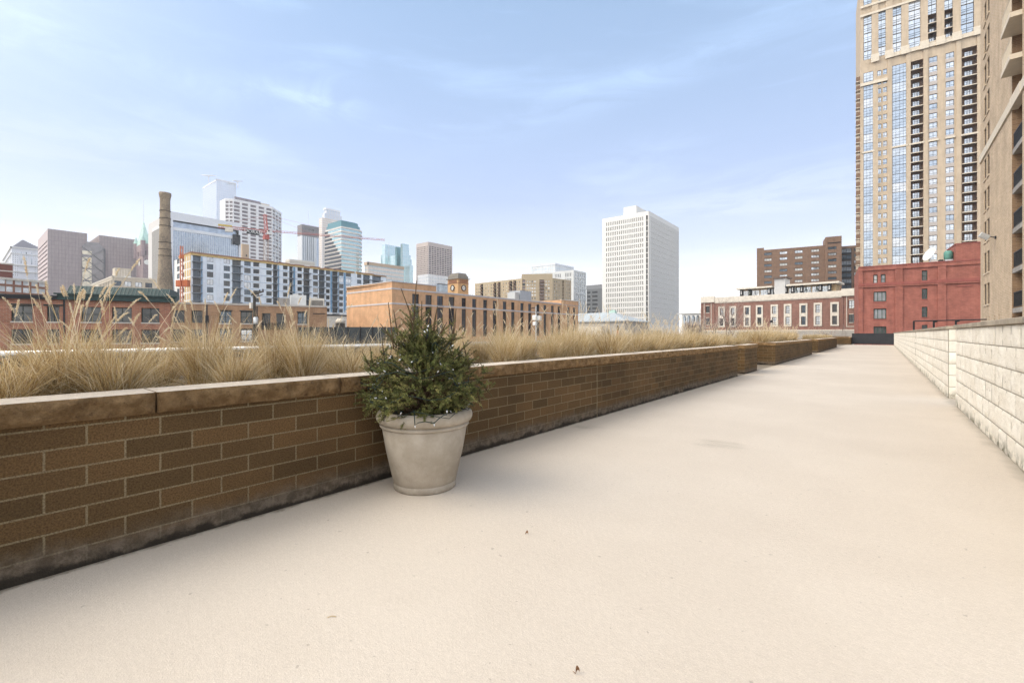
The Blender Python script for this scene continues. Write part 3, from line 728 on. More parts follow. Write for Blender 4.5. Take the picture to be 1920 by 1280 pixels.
def win_geo(mb, P, w, h, st, gl):
    d = st.get('d', .15); ft = st.get('ft', .06); fm = st.get('fm'); pr = -d + st.get('fd', .06)
    c = .002
    mb.poly([P(c, -d, c), P(w - c, -d, c), P(w - c, -d, h - c), P(c, -d, h - c)], gl)
    if fm:
        q = -d - .001
        mb.pbox(P, c, ft, q, pr, c, h - c, fm); mb.pbox(P, w - ft, w - c, q, pr, c, h - c, fm)
        mb.pbox(P, ft, w - ft, q, pr - .004, c, ft, fm); mb.pbox(P, ft, w - ft, q, pr - .004, h - ft, h - c, fm)
        mt = st.get('mt', ft * .8); nc, nr = st.get('cols', 1), st.get('rows', 1)
        for i in range(1, nc): x = w * i / nc; mb.pbox(P, x - mt / 2, x + mt / 2, q, pr - .008, ft, h - ft, fm)
        for z in (st.get('rz') or [i / nr for i in range(1, nr)]): mb.pbox(P, ft, w - ft, q, pr - .012, h * z - mt / 2, h * z + mt / 2, fm)
    if st.get('sp'):                                    # spandrel panel under the glass
        mb.pbox(P, c, w - c, -d - .001, -d + .03, c, h * st['sph'], st['sp'])
    if st.get('sill'): mb.pbox(P, -.06, w + .06, .0, .07, -st.get('sh', .12), -.003, st['sill'])
    if st.get('lint'): mb.pbox(P, -.15, w + .15, .0, .08, h + .003, h + st.get('lh', .2), st['lint'])
class Bld:
    def __init__(s, name, label, cat, loc, group=None):
        s.root = empty(name, (loc[0], loc[1], BASE), label, cat, group); s.off = Vector((loc[0], loc[1], BASE)); s.w = []; s.faces = []; s.cache = {}; s.parts = {}
    def mb(s): return MB(s.off)
    def put(s, mb, name, smooth=False): return mb.build(name, s.root, smooth)
    def grid(s, f, ts, zs, w, h, st):
        """windows: ts = centres along the face, zs = bottoms"""
        for z in zs:
            for t in ts: s.win(f, t, z, w, h, st)
    def win(s, f, t, z, w, h, st):
        f.ops.append((t - w / 2, t + w / 2, z, z + h, st.get('d', .15))); s.w.append((f, t - w / 2, z, round(w, 2), round(h, 2), st))
    def wall(s, mb, f, z0, z1, mat, t0=0., t1=None, rev=None):
        """wall sheet with real openings and their reveals"""
        t1 = f.L if t1 is None else t1; rev = rev or mat
        ops = [o for o in f.ops if o[1] > t0 and o[0] < t1 and o[3] > z0 and o[2] < z1]
        # split into rows so that the sheet stays light
        zc = sorted({z0, z1} | {min(max(o[2], z0), z1) for o in ops} | {min(max(o[3], z0), z1) for o in ops})
        for a, b in zip(zc[:-1], zc[1:]):
            if b - a < 1e-4: continue
            row = sorted((max(o[0], t0), min(o[1], t1)) for o in ops if o[2] < (a + b) / 2 < o[3]); t = t0
            for p, q in row:
                if p > t + 1e-4: mb.poly([f.P(t, 0, a), f.P(p, 0, a), f.P(p, 0, b), f.P(t, 0, b)], mat)
                t = max(t, q)
            if t1 > t + 1e-4: mb.poly([f.P(t, 0, a), f.P(t1, 0, a), f.P(t1, 0, b), f.P(t, 0, b)], mat)
        for o in ops:
            a, b, c, e, d = max(o[0], t0), min(o[1], t1), max(o[2], z0), min(o[3], z1), o[4]
            for q in (((a, c), (a, e)), ((b, e), (b, c)), ((a, e), (b, e)), ((b, c), (a, c))):
                (x0, y0), (x1, y1) = q
                mb.poly([f.P(x0, 0, y0), f.P(x1, 0, y1), f.P(x1, -d, y1), f.P(x0, -d, y0)], rev)
    def finish(s, limit=100, minpx=1.6, name='window'):
        def size(e):
            f, t, z, w_, h_, st = e; q = Vector(f.P(t + w_ / 2, 0, 0)[:2]); D = max(q.dot(FW), .1); v = q.normalized()
            return w_ * abs(v.dot(f.nr)) * h_ / D / D, min(w_ * abs(v.dot(f.nr)), h_) / D * FX * 1024 / 1920
        L = sorted(((size(e), i, e) for i, e in enumerate(s.w)), key=lambda q: -q[0][0])
        big = [q for q in L if q[0][1] >= minpx][:limit] if len([q for q in L if q[0][1] >= minpx]) > 2 else []
        ids = {q[1] for q in big}; rest = [q[2] for q in L if q[1] not in ids]
        for _, i, (f, t, z, w_, h_, st) in big:
            gl = random.choice(st['gl']); key = (w_, h_, id(st), gl.name)
            if key not in s.cache:
                m = MB(); win_geo(m, lambda a, n, b: (a, -n, b), w_, h_, st if not st.get('pane') else dict(st), gl)
                if st.get('pane'):
                    g = MB(); d = st.get('d', .15); g.poly([(.002, d, .002), (w_ - .002, d, .002), (w_ - .002, d, h_ - .002), (.002, d, h_ - .002)], gl)
                    m.f.pop(0); m.m.pop(0); s.cache[key] = (m.mesh(name), g.mesh('pane'))
                else: s.cache[key] = (m.mesh(name), None)
            me, pm = s.cache[key]; q = Vector(f.P(t, 0, z)) - s.off
            o = link(name, me, s.root, q, f.rot)
            if pm: link('pane', pm, o)
        if rest:
            m = s.mb()
            for f, t, z, w_, h_, st in rest:
                st2 = dict(st)
                if _px(f, t, w_, h_) < 1.5 and len(rest) > 150: st2['fm'] = None
                win_geo(m, lambda a, n, b: f.P(t + a, n, z + b), w_, h_, st2, random.choice(st['gl']))
            o = s.put(m, name); o['kind'] = 'stuff'
def _px(f, t, w_, h_):
    q = Vector(f.P(t + w_ / 2, 0, 0)[:2]); D = max(q.dot(FW), .1); return min(w_ * abs(q.normalized().dot(f.nr)), h_) / D * FX * 1024 / 1920
VPL = CX - FX * FX / (1655 - CX)
def corner(px, D, pl=None, pr=None, vp=VPL, wl=None, wr=None):
    """rectangular footprint seen at its near corner: (left face, right face, corner, left end, right end, back)"""
    c = ray(px) * D; el = ray(vp).normalized(); er = Vector((el.y, -el.x))
    def reach(e, p):
        r = ray(p); det = r.x * -e.y + e.x * r.y; Dq = (c.x * -e.y + e.x * c.y) / det; return c + e * ((r * Dq - c).dot(e))
    lp = reach(el, pl) if pl is not None else c + el * wl
    rp = reach(er, pr) if pr is not None else c + er * wr
    return Face(lp, c), Face(c, rp), c, lp, rp, lp + rp - c
def lin(a, b, n): return [a + (b - a) * (i + .5) / n for i in range(n)]
def shell(b, faces, z0, z1, mat, poly, roof, name='wall', plain_sides=True):
    """walls with openings on the faces in view, plain walls behind, flat roof"""
    m = b.mb()
    for f in faces: b.wall(m, f, z0, z1, mat)
    if plain_sides:
        n = len(poly); seen = {(tuple(f.p0), tuple(f.p1)) for f in faces}
        for i in range(n):
            p, q = Vector(poly[i]), Vector(poly[(i + 1) % n])
            if any((p - f.p0).length < 1e-3 and (q - f.p1).length < 1e-3 for f in faces): continue
            m.poly([(p.x, p.y, z0), (q.x, q.y, z0), (q.x, q.y, z1), (p.x, p.y, z1)], mat)
    b.put(m, name)
    m = b.mb(); m.poly([(p[0], p[1], z1 - .25) for p in poly], roof); b.put(m, 'roof')
def band(b, faces, z0, z1, n, mat, name='cornice', into=.0):
    m = b.mb()
    for f in faces: m.pbox(f.P, -n, f.L + n, -into + .001, n, z0, z1, mat)
    return b.put(m, name)

# glass and common facade materials
g_dark = glass('glass_dark', (.020, .024, .028), .08)
g_dark2 = glass('glass_dark_blinds', (.10, .10, .095), .15)
g_mid = glass('glass_grey', (.10, .13, .16), .07, .25)
g_sky = glass('glass_sky', (.52, .56, .60), .05, .65)
g_pale = glass('glass_pale', (.60, .62, .64), .08, .5)
g_blue = glass('glass_blue', (.40, .46, .53), .06, .6)
g_teal = glass('glass_teal', (.38, .58, .60), .07, .7)
g_white = plain('window_blind', (.66, .66, .64), .5, .1)
f_white = plain('frame_white', (.70, .69, .66), .5, .08); f_dark = plain('frame_dark', (.022, .022, .024), .5, .15)
f_green = plain('frame_green', (.035, .075, .055), .5, .2); f_blackgreen = plain('frame_blackgreen', (.012, .026, .022), .5, .2)
m_roof = plain('roof_gravel', (.30, .29, .27), .95, .2)
m_stone = plain('pale_stone', (.66, .60, .51), .85, .1); m_white = plain('white_precast', (.74, .72, .68), .8, .06)

# ---------------- brick loft building at the left and its tan neighbour
b_red = brick('loft_brick_red', (.40, .165, .095), (.30, .12, .07), (.36, .25, .19), .6, .20, .02, .16, bump=.2)
b_tan = brick('loft_brick_tan', (.40, .225, .125), (.32, .175, .095), (.38, .28, .19), .6, .20, .02, .14, bump=.2)
m_gr_metal = plain('green_standing_seam', (.018, .045, .040), .45, .2, 2)
m_sillw = plain('limestone_sill', (.52, .46, .40), .8, .1)
def dirface(px0, px1, dpx, pxr, D):
    """facade whose horizontals run to dpx, from px0 to px1, at depth D where px = pxr"""
    o = ray(pxr) * D; d = ray(dpx).normalized(); f = Face(o, o + d); return Face(f.P(f.t(px0), 0, 0), f.P(f.t(px1), 0, 0))
f1 = dirface(-70, 320, 2600, 320, 72)
st_loft = dict(cols=2, rows=2, rz=[.5], ft=.10, fm=f_blackgreen, gl=[g_dark, g_dark, g_dark2, g_mid], d=.30, sill=m_sillw, sh=.22, pane=True)
b = Bld('brick_building', 'red brick loft building with green metal mansard roof behind the tall grass plumes', 'building', f1.P(f1.L / 2, 0, 0))
pA_, pB_ = f1.t(118), f1.t(320)
zt = f1.z(120, 562)
row = [(f1.z(40, 602), f1.z(40, 572.5)), (f1.z(40, 644), f1.z(40, 617)), (f1.z(40, 688.5), f1.z(40, 662))]
for a, c in ((-52, -18), (21, 61), (88, 111.5), (152, 190), (210, 247), (265, 299)):
    for z0, z1 in row: b.win(f1, (f1.t(a) + f1.t(c)) / 2, z0, f1.t(c) - f1.t(a), z1 - z0, st_loft)
bk = [Vector(f1.P(f1.L, -16, 0)[:2]), Vector(f1.P(0, -16, 0)[:2])]
shell(b, [f1], BASE, zt, b_red, [f1.p0, f1.p1] + bk, m_roof)
m = b.mb(); zg0, zg1 = f1.z(120, 562), f1.z(120, 533.5)
s0, s1 = f1.t(115), f1.t(330)
m.pbox(f1.P, s0 - .3, s1, -.2, .55, zg0, zg0 + .75, m_gr_metal)
m.pbox(f1.P, s0 - .6, s1 + .25, -.3, .8, zg0 + .75, zg0 + .95, m_gr_metal)
t = s0 + .6; te = f1.t(316); top = .0
a_, c_ = f1.P(t, .2, zg0 + .95), f1.P(te, .2, zg0 + .95)
m.poly([f1.P(t, .25, zg0 + .951), f1.P(te, .25, zg0 + .951), f1.P(te, -1.3, zg1), f1.P(t, -1.3, zg1)], m_gr_metal)
m.poly([f1.P(t, .25, zg0 + .951), f1.P(t, -1.3, zg1), f1.P(t, -9, zg1), f1.P(t, -9, zg0)], f_white)
m.poly([f1.P(t, -1.3, zg1), f1.P(te, -1.3, zg1), f1.P(te, -9, zg1), f1.P(t, -9, zg1)], m_gr_metal)
m.poly([f1.P(te, .25, zg0 + .951), f1.P(te, -9, zg0), f1.P(te, -9, zg1), f1.P(te, -1.3, zg1)], m_gr_metal)
n = int((te - t) / .45)
for i in range(n + 1):
    x = t + (te - t) * i / n; p = [f1.P(x, .28, zg0 + .95), f1.P(x, -1.27, zg1 + .02)]; m.tube(p, .035, 4, m_gr_metal)
b.put(m, 'mansard_roof')
m = b.mb(); m.pbox(f1.P, 0, s0 - .31, -.2, .5, zt, f1.z(60, 556), f_dark); m.pbox(f1.P, 0, s0 - .31, -.2, .7, f1.z(60, 556), f1.z(60, 553), f_dark); b.put(m, 'cornice')
m = b.mb(); m.pbox(f1.P, f1.t(118.5), f1.t(122), .0, .05, BASE, zt - .01, f_dark); b.put(m, 'recess_line')  # dark strip drawn for the recess line between the wall sections
for a, c in ((21, 61), (88, 111.5)):
    for z0, z1 in row[:1]:
        m = b.mb(); m.pbox(f1.P, f1.t(a) - .35, f1.t(c) + .35, 0.002, .12, z1 + .04, z1 + .24, f_blackgreen); b.put(m, 'lintel')
b.finish()
f2 = dirface(320.5, 613, 2600, 320, 72.05)
b = Bld('brick_building', 'tan brown flat-roofed brick building beside the utility pole, with white units on its roof', 'building', f2.P(f2.L / 2, 0, 0))
zt = f2.z(400, 568.5)
st2 = dict(st_loft); st2.update(gl=[g_mid, g_dark2, g_pale], lint=f_dark, lh=.16)
st3 = dict(st_loft); st3.update(gl=[g_dark], cols=1, rz=[], sill=None, d=.5)
rows2 = [(f2.z(422, 605.5), f2.z(422, 583)), (f2.z(422, 639), f2.z(422, 617.5)), (f2.z(422, 673), f2.z(422, 652))]
for a, c in ((324, 346), (359, 380)):
    for z0, z1 in rows2[:1]: b.win(f2, (f2.t(a) + f2.t(c)) / 2, z0, f2.t(c) - f2.t(a), z1 - z0, st3)
    for z0, z1 in rows2[1:]: b.win(f2, (f2.t(a) + f2.t(c)) / 2, z0, f2.t(c) - f2.t(a), z1 - z0, st_loft)
for a, c in ((411, 434), (451, 473), (558, 576)):
    for z0, z1 in rows2: b.win(f2, (f2.t(a) + f2.t(c)) / 2, z0, f2.t(c) - f2.t(a), z1 - z0, st2)
st4 = dict(st3); st4.update(d=1.0, gl=[g_dark], fm=None)
for a, c in ((491, 507), (518, 533)):
    b.win(f2, (f2.t(a) + f2.t(c)) / 2, f2.z(500, 618), f2.t(c) - f2.t(a), f2.z(500, 587) - f2.z(500, 618), st4)
shell(b, [f2], BASE, zt, b_tan, [f2.p0, f2.p1, Vector(f2.P(f2.L, -18, 0)[:2]), Vector(f2.P(0, -18, 0)[:2])], m_roof)
band(b, [f2], zt - .22, zt + .06, .1, m_sillw, 'coping', .3)
m = b.mb()
for px in (388, 482): m.pbox(f2.P, f2.t(px) - .1, f2.t(px) + .1, 0, .02, BASE, zt - .3, f_dark); m.pbox(f2.P, f2.t(px) - .25, f2.t(px) + .25, 0.021, .12, rows2[0][0], rows2[0][0] + 1.2, f_dark)
m.pbox(f2.P, f2.t(587), f2.t(609), 0.0, .06, f2.z(598, 588.6), f2.z(598, 587.4), f_dark); b.put(m, 'expansion_joint')
m = b.mb(); m.pbox(f2.P, f2.t(489), f2.t(535), .02, .10, f2.z(500, 618), f2.z(500, 617.3), f_dark); m.pbox(f2.P, f2.t(489), f2.t(535), .02, .10, f2.z(500, 606), f2.z(500, 605.2), f_dark)
for i in range(26): t = f2.t(489) + (f2.t(535) - f2.t(489)) * i / 25; m.pbox(f2.P, t - .03, t + .03, .04, .08, f2.z(500, 617.3) , f2.z(500, 606) , f_dark)
b.put(m, 'balcony_railing')
b.finish()
# things on its roof
zr = zt - .2
def rbox(name, label, f, px0, px1, n0, n1, h, mat, grp=None, louvre=False):
    t0, t1 = f.t(px0), f.t(px1); q = Vector(f.P((t0 + t1) / 2, (n0 + n1) / 2, 0)); r = empty(name, (q.x, q.y, zr), label, 'rooftop unit', grp)
    m = MB(r.location); m.pbox(f.P, t0, t1, n0, n1, zr, zr + h, mat); o = m.build('housing', r)
    m = MB(r.location); k = 6
    for i in range(k):
        z = zr + h * (.2 + .6 * i / k); m.pbox(f.P, t0 + .15, t0 + (t1 - t0) * (.9 if louvre else .42), n1, n1 + .05, z, z + h * .05, f_dark if louvre else m_galv)
    m.build('louvre', r)
    m = MB(r.location); m.pbox(f.P, t0 + .2 * (t1 - t0), t0 + .5 * (t1 - t0), n0 + .3, n1 - .3, zr + h + .002, zr + h + .25, m_galv); m.build('fan_cowl', r)
rbox('rooftop_unit', 'white boxy rooftop air unit in the middle of the tan brick roof', f2, 545, 576, -6, -3, 2.3, f_white)
rbox('rooftop_unit', 'pale louvred rooftop unit at the right end of the tan brick roof', f2, 585, 612, -6.5, -4, 1.9, m_stone, None, True)
m_wood = plain('weathered_fence_boards', (.30, .26, .22), .9, .2, 4)
r = empty('roof_screen', f2.P(f2.t(532), -2, zr), 'grey board screen on the tan brick roof left of the white unit', 'screen')
m = MB(r.location); t0, t1 = f2.t(521), f2.t(543); n = 14
for i in range(n): m.pbox(f2.P, t0 + (t1 - t0) * i / n, t0 + (t1 - t0) * (i + .86) / n, -2, -1.94, zr, zr + 1.6, m_wood)
m.build('board_panel', r)
# utility pole
m_pole = plain('pole_wood', (.075, .065, .055), .9, .25, 6)
pb = at(477, 60); r = empty('utility_pole', (pb.x, pb.y, BASE), 'dark wooden utility pole with crossarm in front of the tan brick building', 'utility pole')
zt_ = at(477, 60, 549).z
m = MB(r.location); m.tube([(pb.x, pb.y, BASE), (pb.x, pb.y, zt_)], [.26, .17], 10, m_pole); m.build('pole', r)
m = MB(r.location)
p, q = at(471, 60, 553), at(494, 60, 546); m.tube([p, q], .12, 6, m_pole); p, q = at(474, 60, 557), at(492, 60, 553); m.tube([p, q], .07, 6, m_pole); m.build('crossarm', r)
m = MB(r.location)
for px in (473, 480, 487, 493): p = at(px, 60, 552 - (px - 471) * .3); m.lathe([(.08, 0), (.11, .1), (.05, .28)], 8, f_dark, p, cap=True)
m.build('insulator', r)['kind'] = 'stuff'
m = MB(r.location); p = at(479.5, 60, 608); m.lathe([(.0, 0), (.28, .0), (.30, .08), (.30, .85), (.20, .98), (.0, 1.)], 14, m_galv, p); m.build('transformer', r, True)
m = MB(r.location); p = at(472, 60, 578); m.box(p.x - .25, p.x + .25, p.y - .2, p.y + .2, p.z, p.z + .75, m_stone); m.build('junction_box', r)

# ---------------- far-left low brick blocks
fb = Face(*[Vector(ray(px) * D) for px, D in ((-40, 118), (88, 132))])
b = Bld('brick_building', 'brown brick building with two rows of white blank windows at the far left edge', 'building', fb.P(fb.L / 2, 0, 0))
b_brown = brick('brown_brick_far', (.33, .15, .09), (.27, .12, .07), (.30, .2, .15), .8, .3, .02, .12, bump=0)
st = dict(ft=.12, fm=f_white, gl=[g_white, g_pale], d=.2)
zt = fb.z(40, 523.5)
for px in (-28, -10, 3, 18, 34.5, 49.5, 65, 79):
    for y0, y1 in ((534.5, 525.5), (548.5, 538.5), (562, 552.5)): b.win(fb, fb.t(px), fb.z(40, y0), 1.45 if px != 3 else 1.6, fb.z(40, y1) - fb.z(40, y0), st)
shell(b, [fb], BASE, zt, b_brown, [fb.p0, fb.p1, Vector(fb.P(fb.L, -12, 0)[:2]), Vector(fb.P(0, -12, 0)[:2])], m_roof)
band(b, [fb], zt - .5, zt + .1, .15, m_stone, 'cornice', .3); b.finish()
fc = Face(*[Vector(ray(px) * D) for px, D in ((-60, 140), (24, 148))])
b = Bld('brick_building', 'plain dark red brick block standing behind the far-left brown brick building', 'building', fc.P(fc.L / 2, 0, 0))
b_dkred = brick('dark_red_brick', (.22, .075, .05), (.17, .06, .04), (.2, .1, .08), .8, .3, .02, .12, bump=0)
zt = fc.z(10, 494)
shell(b, [fc], BASE, zt, b_dkred, [fc.p0, fc.p1, Vector(fc.P(fc.L, -12, 0)[:2]), Vector(fc.P(0, -12, 0)[:2])], m_roof)
band(b, [fc], zt - .3, zt + .15, .2, m_stone, 'coping', .4); band(b, [fc], fc.z(10, 509), fc.z(10, 507), .12, m_stone, 'belt_course'); b.finish()

# ---------------- office block with grey pyramid roof
L_, Rr, c, lp, rp, bk = corner(22, 590, 6, 84)
b = Bld('office_building', 'pale office block topped by a stepped grey pyramid roof at the far left', 'building', c)
zt = Rr.z(40, 465.5); m_palew = plain('pale_cladding', (.66, .66, .69), .7, .06)
stv = dict(d=.4, gl=[g_blue, g_mid], fm=None)
for a in (39.8, 49.6, 59.4): b.win(Rr, Rr.t(a), Rr.z(50, 495), Rr.t(50) - Rr.t(47.6), Rr.z(50, 479) - Rr.z(50, 495), stv); b.win(Rr, Rr.t(a), Rr.z(50, 477), Rr.t(50) - Rr.t(47.8), Rr.z(50, 473) - Rr.z(50, 477), stv)
stp = dict(d=.3, gl=[g_pale, g_sky], fm=None)
for z in (478, 482, 486, 490, 494, 498, 502, 506, 510, 514, 518):
    for px in (25, 29, 33, 66, 70, 74): b.win(Rr, Rr.t(px), Rr.z(50, z), Rr.t(52) - Rr.t(50.2), Rr.z(50, z - 2.2) - Rr.z(50, z), stp)
    b.grid(L_, lin(2, L_.L - 2, 5), [Rr.z(50, z)], L_.L / 9, 1.6, stp)
shell(b, [L_, Rr], BASE, zt, m_palew, [lp, c, rp, bk], m_roof)
for y0, y1, n in ((477.8, 476.8, 1.), (499, 497, 2.), (511, 509.6, 2.), (467, 465, 1.5)): band(b, [L_, Rr], Rr.z(50, y0), Rr.z(50, y1), n, m_white, 'belt_course')
m = b.mb(); cx = (lp + rp) / 2; z1 = at(43, cx.dot(FW), 451.5).z; P4 = [lp, c, rp, bk]; n = 9
m_pyr = plain('grey_slate_roof', (.22, .21, .24), .7, .1); zb = zt + 1.
for i in range(n):
    k0 = .90 * (1 - i / n); k1 = .90 * (1 - (i + .55) / n); z0_, z1_ = zb + (z1 - zb) * i / n, zb + (z1 - zb) * (i + 1) / n
    m.prism([cx + (p - cx) * k0 for p in P4], z0_ - .01 * i, z1_, m_pyr)
b.put(m, 'pyramid_roof'); b.finish()

# ---------------- twin civic towers with glazed link
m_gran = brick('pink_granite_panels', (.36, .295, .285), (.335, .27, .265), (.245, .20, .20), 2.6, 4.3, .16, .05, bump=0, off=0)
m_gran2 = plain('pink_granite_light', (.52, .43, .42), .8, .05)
L_, Rr, c, lp, rp, bk = corner(89.5, 470, 71, 163.5)
b = Bld('civic_towers', 'twin blank pinkish granite towers joined by a glazed lattice atrium', 'building', c)
zt = Rr.z(90, 428.5)
m_slot = glass('slot_glass', (.05, .05, .06), .2)
sl_ = dict(d=1.2, gl=[m_slot], fm=None)
for i in range(11):
    y = 453.5 + i * 8.3; b.win(L_, L_.L / 2, L_.z(88, y), L_.L * .94, 1.5, sl_)
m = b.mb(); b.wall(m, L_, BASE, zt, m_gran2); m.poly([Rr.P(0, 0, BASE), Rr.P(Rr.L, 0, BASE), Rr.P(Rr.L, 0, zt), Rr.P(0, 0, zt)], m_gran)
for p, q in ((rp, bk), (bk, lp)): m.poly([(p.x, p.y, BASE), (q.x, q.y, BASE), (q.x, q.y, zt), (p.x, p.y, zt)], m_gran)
m.poly([(p.x, p.y, zt) for p in (lp, c, rp, bk)], m_roof); b.put(m, 'tower')
er = Rr.d
q0 = Rr.p0 + er * Rr.t(186); q1 = Rr.p0 + er * Rr.t(256); wv = lp - c
zt2 = zt
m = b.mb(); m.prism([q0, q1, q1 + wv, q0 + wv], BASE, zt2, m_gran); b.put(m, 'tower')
# atrium: chamfered glazed bay with diagonal bracing between the towers
fa = Rr.sub(Rr.t(153), Rr.t(196), 1.5); za = fa.z(180, 455); zb_ = fa.z(196, 467)
m_brace = plain('bronze_bracing', (.10, .095, .10), .5, .1); m_atr = glass('atrium_glass', (.20, .18, .18), .1, .4); m_acream = glass('atrium_cream_glass', (.80, .70, .52), .3)
m = b.mb(); T = fa.L
m.poly([fa.P(0, 0, BASE), fa.P(T, 0, BASE), fa.P(T, 0, zb_), fa.P(T * .78, 0, za), fa.P(T * .22, 0, za), fa.P(0, 0, fa.z(156, 462))], m_atr)
m.poly([fa.P(T, 0, BASE), fa.P(T, -12, BASE), fa.P(T, -12, zb_), fa.P(T, 0, zb_)], m_brace)
m.poly([fa.P(T, 0, zb_), fa.P(T, -12, zb_), fa.P(T * .78, -12, za), fa.P(T * .78, 0, za)], m_brace)
m.poly([fa.P(T * .78, 0, za), fa.P(T * .78, -12, za), fa.P(T * .22, -12, za), fa.P(T * .22, 0, za)], m_brace)
b.put(m, 'atrium_glass')
m = b.mb()
for y0, y1 in ((477, 470), (502, 482), (525, 505), (545, 527)): m.pbox(fa.P, T * .02, T * .42, .05, .15, fa.z(160, y0), fa.z(160, y1), m_acream)  # warm cream floor panels set just outside the atrium glass
b.put(m, 'cream_floor')['kind'] = 'stuff'
m = b.mb()
for i in range(-2, 12):
    zc = BASE + i * 11.
    for s in (1, -1):
        a0, a1 = (0, T) if s > 0 else (T, 0); zs, ze = zc, zc + T * .9
        lo = max(zs, BASE)
        if ze > zb_ + 3: continue
        m.tube([fa.P(a0, .3, zs), fa.P(a1, .3, ze)], .32, 4, m_brace)
m.pbox(fa.P, T * .96, T * 1.02, .0, .8, BASE, zb_, m_brace); b.put(m, 'bracing')
b.finish()

# ---------------- old granite tower with green roof
L_, Rr, c, lp, rp, bk = corner(268, 500, 255, 284)
b = Bld('clock_tower', 'old pink granite tower with copper green pyramid roof behind the brick chimney', 'tower', c)
m_pg = brick('pink_rough_granite', (.38, .285, .28), (.31, .225, .225), (.25, .19, .19), 2., 1., .06, .12, bump=0); m_cop = plain('copper_green', (.44, .60, .53), .7, .12, .3)
zt = Rr.z(268, 456)
sta = dict(d=1.2, gl=[g_dark], fm=None)
for f in (L_, Rr): b.grid(f, lin(f.L * .2, f.L * .8, 2), [f.z(268, 478), f.z(268, 494)], f.L * .16, 5.5, sta)
shell(b, [L_, Rr], BASE, zt, m_pg, [lp, c, rp, bk], m_cop)
cc = (lp + rp) / 2; zp = at(278, cc.dot(FW), 414).z
m = b.mb()
for i in range(4):
    p, q = [lp, c, rp, bk][i], [lp, c, rp, bk][(i + 1) % 4]; m.poly([(p.x, p.y, zt), (q.x, q.y, zt), (cc.x, cc.y, zp)], m_cop)
b.put(m, 'pyramid_roof')
for p in (lp, c, rp):
    m = b.mb(); m.lathe([(2.2, 0), (2.2, zt + 3 - Rr.z(268, 480)), (0, zt + 10.5 - Rr.z(268, 480))], 8, m_pg, (p.x, p.y, Rr.z(268, 480))); b.put(m, 'corner_turret')
    m = b.mb(); m.lathe([(2.5, 0), (0, 8)], 8, m_cop, (p.x, p.y, zt + 3)); b.put(m, 'turret_cap')
m = b.mb(); m.tube([(cc.x, cc.y, zp - 1), (cc.x, cc.y, at(277, cc.dot(FW), 375).z)], [.35, .12], 5, m_galv); b.put(m, 'flagpole')
m_face = plain('clock_face_white', (.78, .76, .70), .5, .05)
for f in (L_, Rr):
    q = f.P(f.L / 2, .15, f.z(268, 492) if f is L_ else f.z(268, 491)); m = MB(); m.lathe([(0, .2), (2.6, .2), (2.8, 0)], 24, m_face)
    o = m.build('clock_face', b.root); o.location = Vector(q) - b.off; o.rotation_euler = (R_(90), 0, f.rot)
b.finish()
def curtain(name, c1, c2, mort, bw, bh, ms, metal=.6, rough=.12, off=0):
    if name in MATS: return MATS[name]
    m = brick(name, c1, c2, mort, bw, bh, ms, .1, bump=0, rough=rough, off=off)
    p = m.node_tree.nodes['Principled BSDF']; p.inputs['Metallic'].default_value = metal; p.inputs['Specular IOR Level'].default_value = .5
    return m
def qwall(m, f, z0, z1, mat, n=0, t0=0, t1=None):
    t1 = f.L if t1 is None else t1; m.poly([f.P(t0, n, z0), f.P(t1, n, z0), f.P(t1, n, z1), f.P(t0, n, z1)], mat)

# ---------------- brick chimney
cb = at(309.5, 120); r = empty('brick_chimney', (cb.x, cb.y, BASE), 'tall tapering tan brick chimney with flared top', 'chimney')
def chim_mat():
    t = NT('chimney_brick'); v = t.co(); n = t.noise(.35, 6, .7); g = t.noise(2.4, 4, .8)
    p = t.n('ShaderNodeSeparateXYZ'); t.set(p.inputs[0], v)
    col = t.mix(t.rng(n, .40, .60), (.34, .265, .185, 1), (.21, .165, .12, 1)); col = t.mix(t.rng(g, .45, .72, 0, .75), col, (.48, .38, .25, 1))
    col = t.mix(t.rng(t.noise(3.6, 3, .8), .55, .68, 0, .7), col, (.10, .075, .055, 1))
    t.set(t.b.inputs['Base Color'], col); t.b.inputs['Roughness'].default_value = .95; t.set(t.b.inputs['Normal'], t.bump(g, .5, .1)); return t.m
m_chim = chim_mat(); m_cring = plain('iron_band', (.07, .055, .045), .8, .2)
zz = lambda py: at(309, 120, py).z - BASE
k = 120 / FX
prof = [(14.6 * k, zz(640)), (13.4 * k, zz(555)), (10.5 * k, zz(500)), (9.0 * k, zz(450)), (8.2 * k, zz(400)), (8.0 * k, zz(376)), (8.4 * k, zz(372)), (9.6 * k, zz(366)), (9.6 * k, zz(362)), (7.2 * k, zz(362)), (7. * k, zz(370))]
m = MB(); m.lathe(prof, 28, m_chim); m.build('shaft', r, True)
m = MB()
for py in (396, 410, 424, 455, 468, 480): rr = np.interp(py, [376, 400, 450, 500], [8.0, 8.2, 9.0, 10.5]) * k; m.lathe([(rr + .0, zz(py + .4)), (rr + .10, zz(py + .4)), (rr + .10, zz(py - .4)), (rr, zz(py - .4))], 28, m_cring)
m.build('iron_band', r)['kind'] = 'stuff'

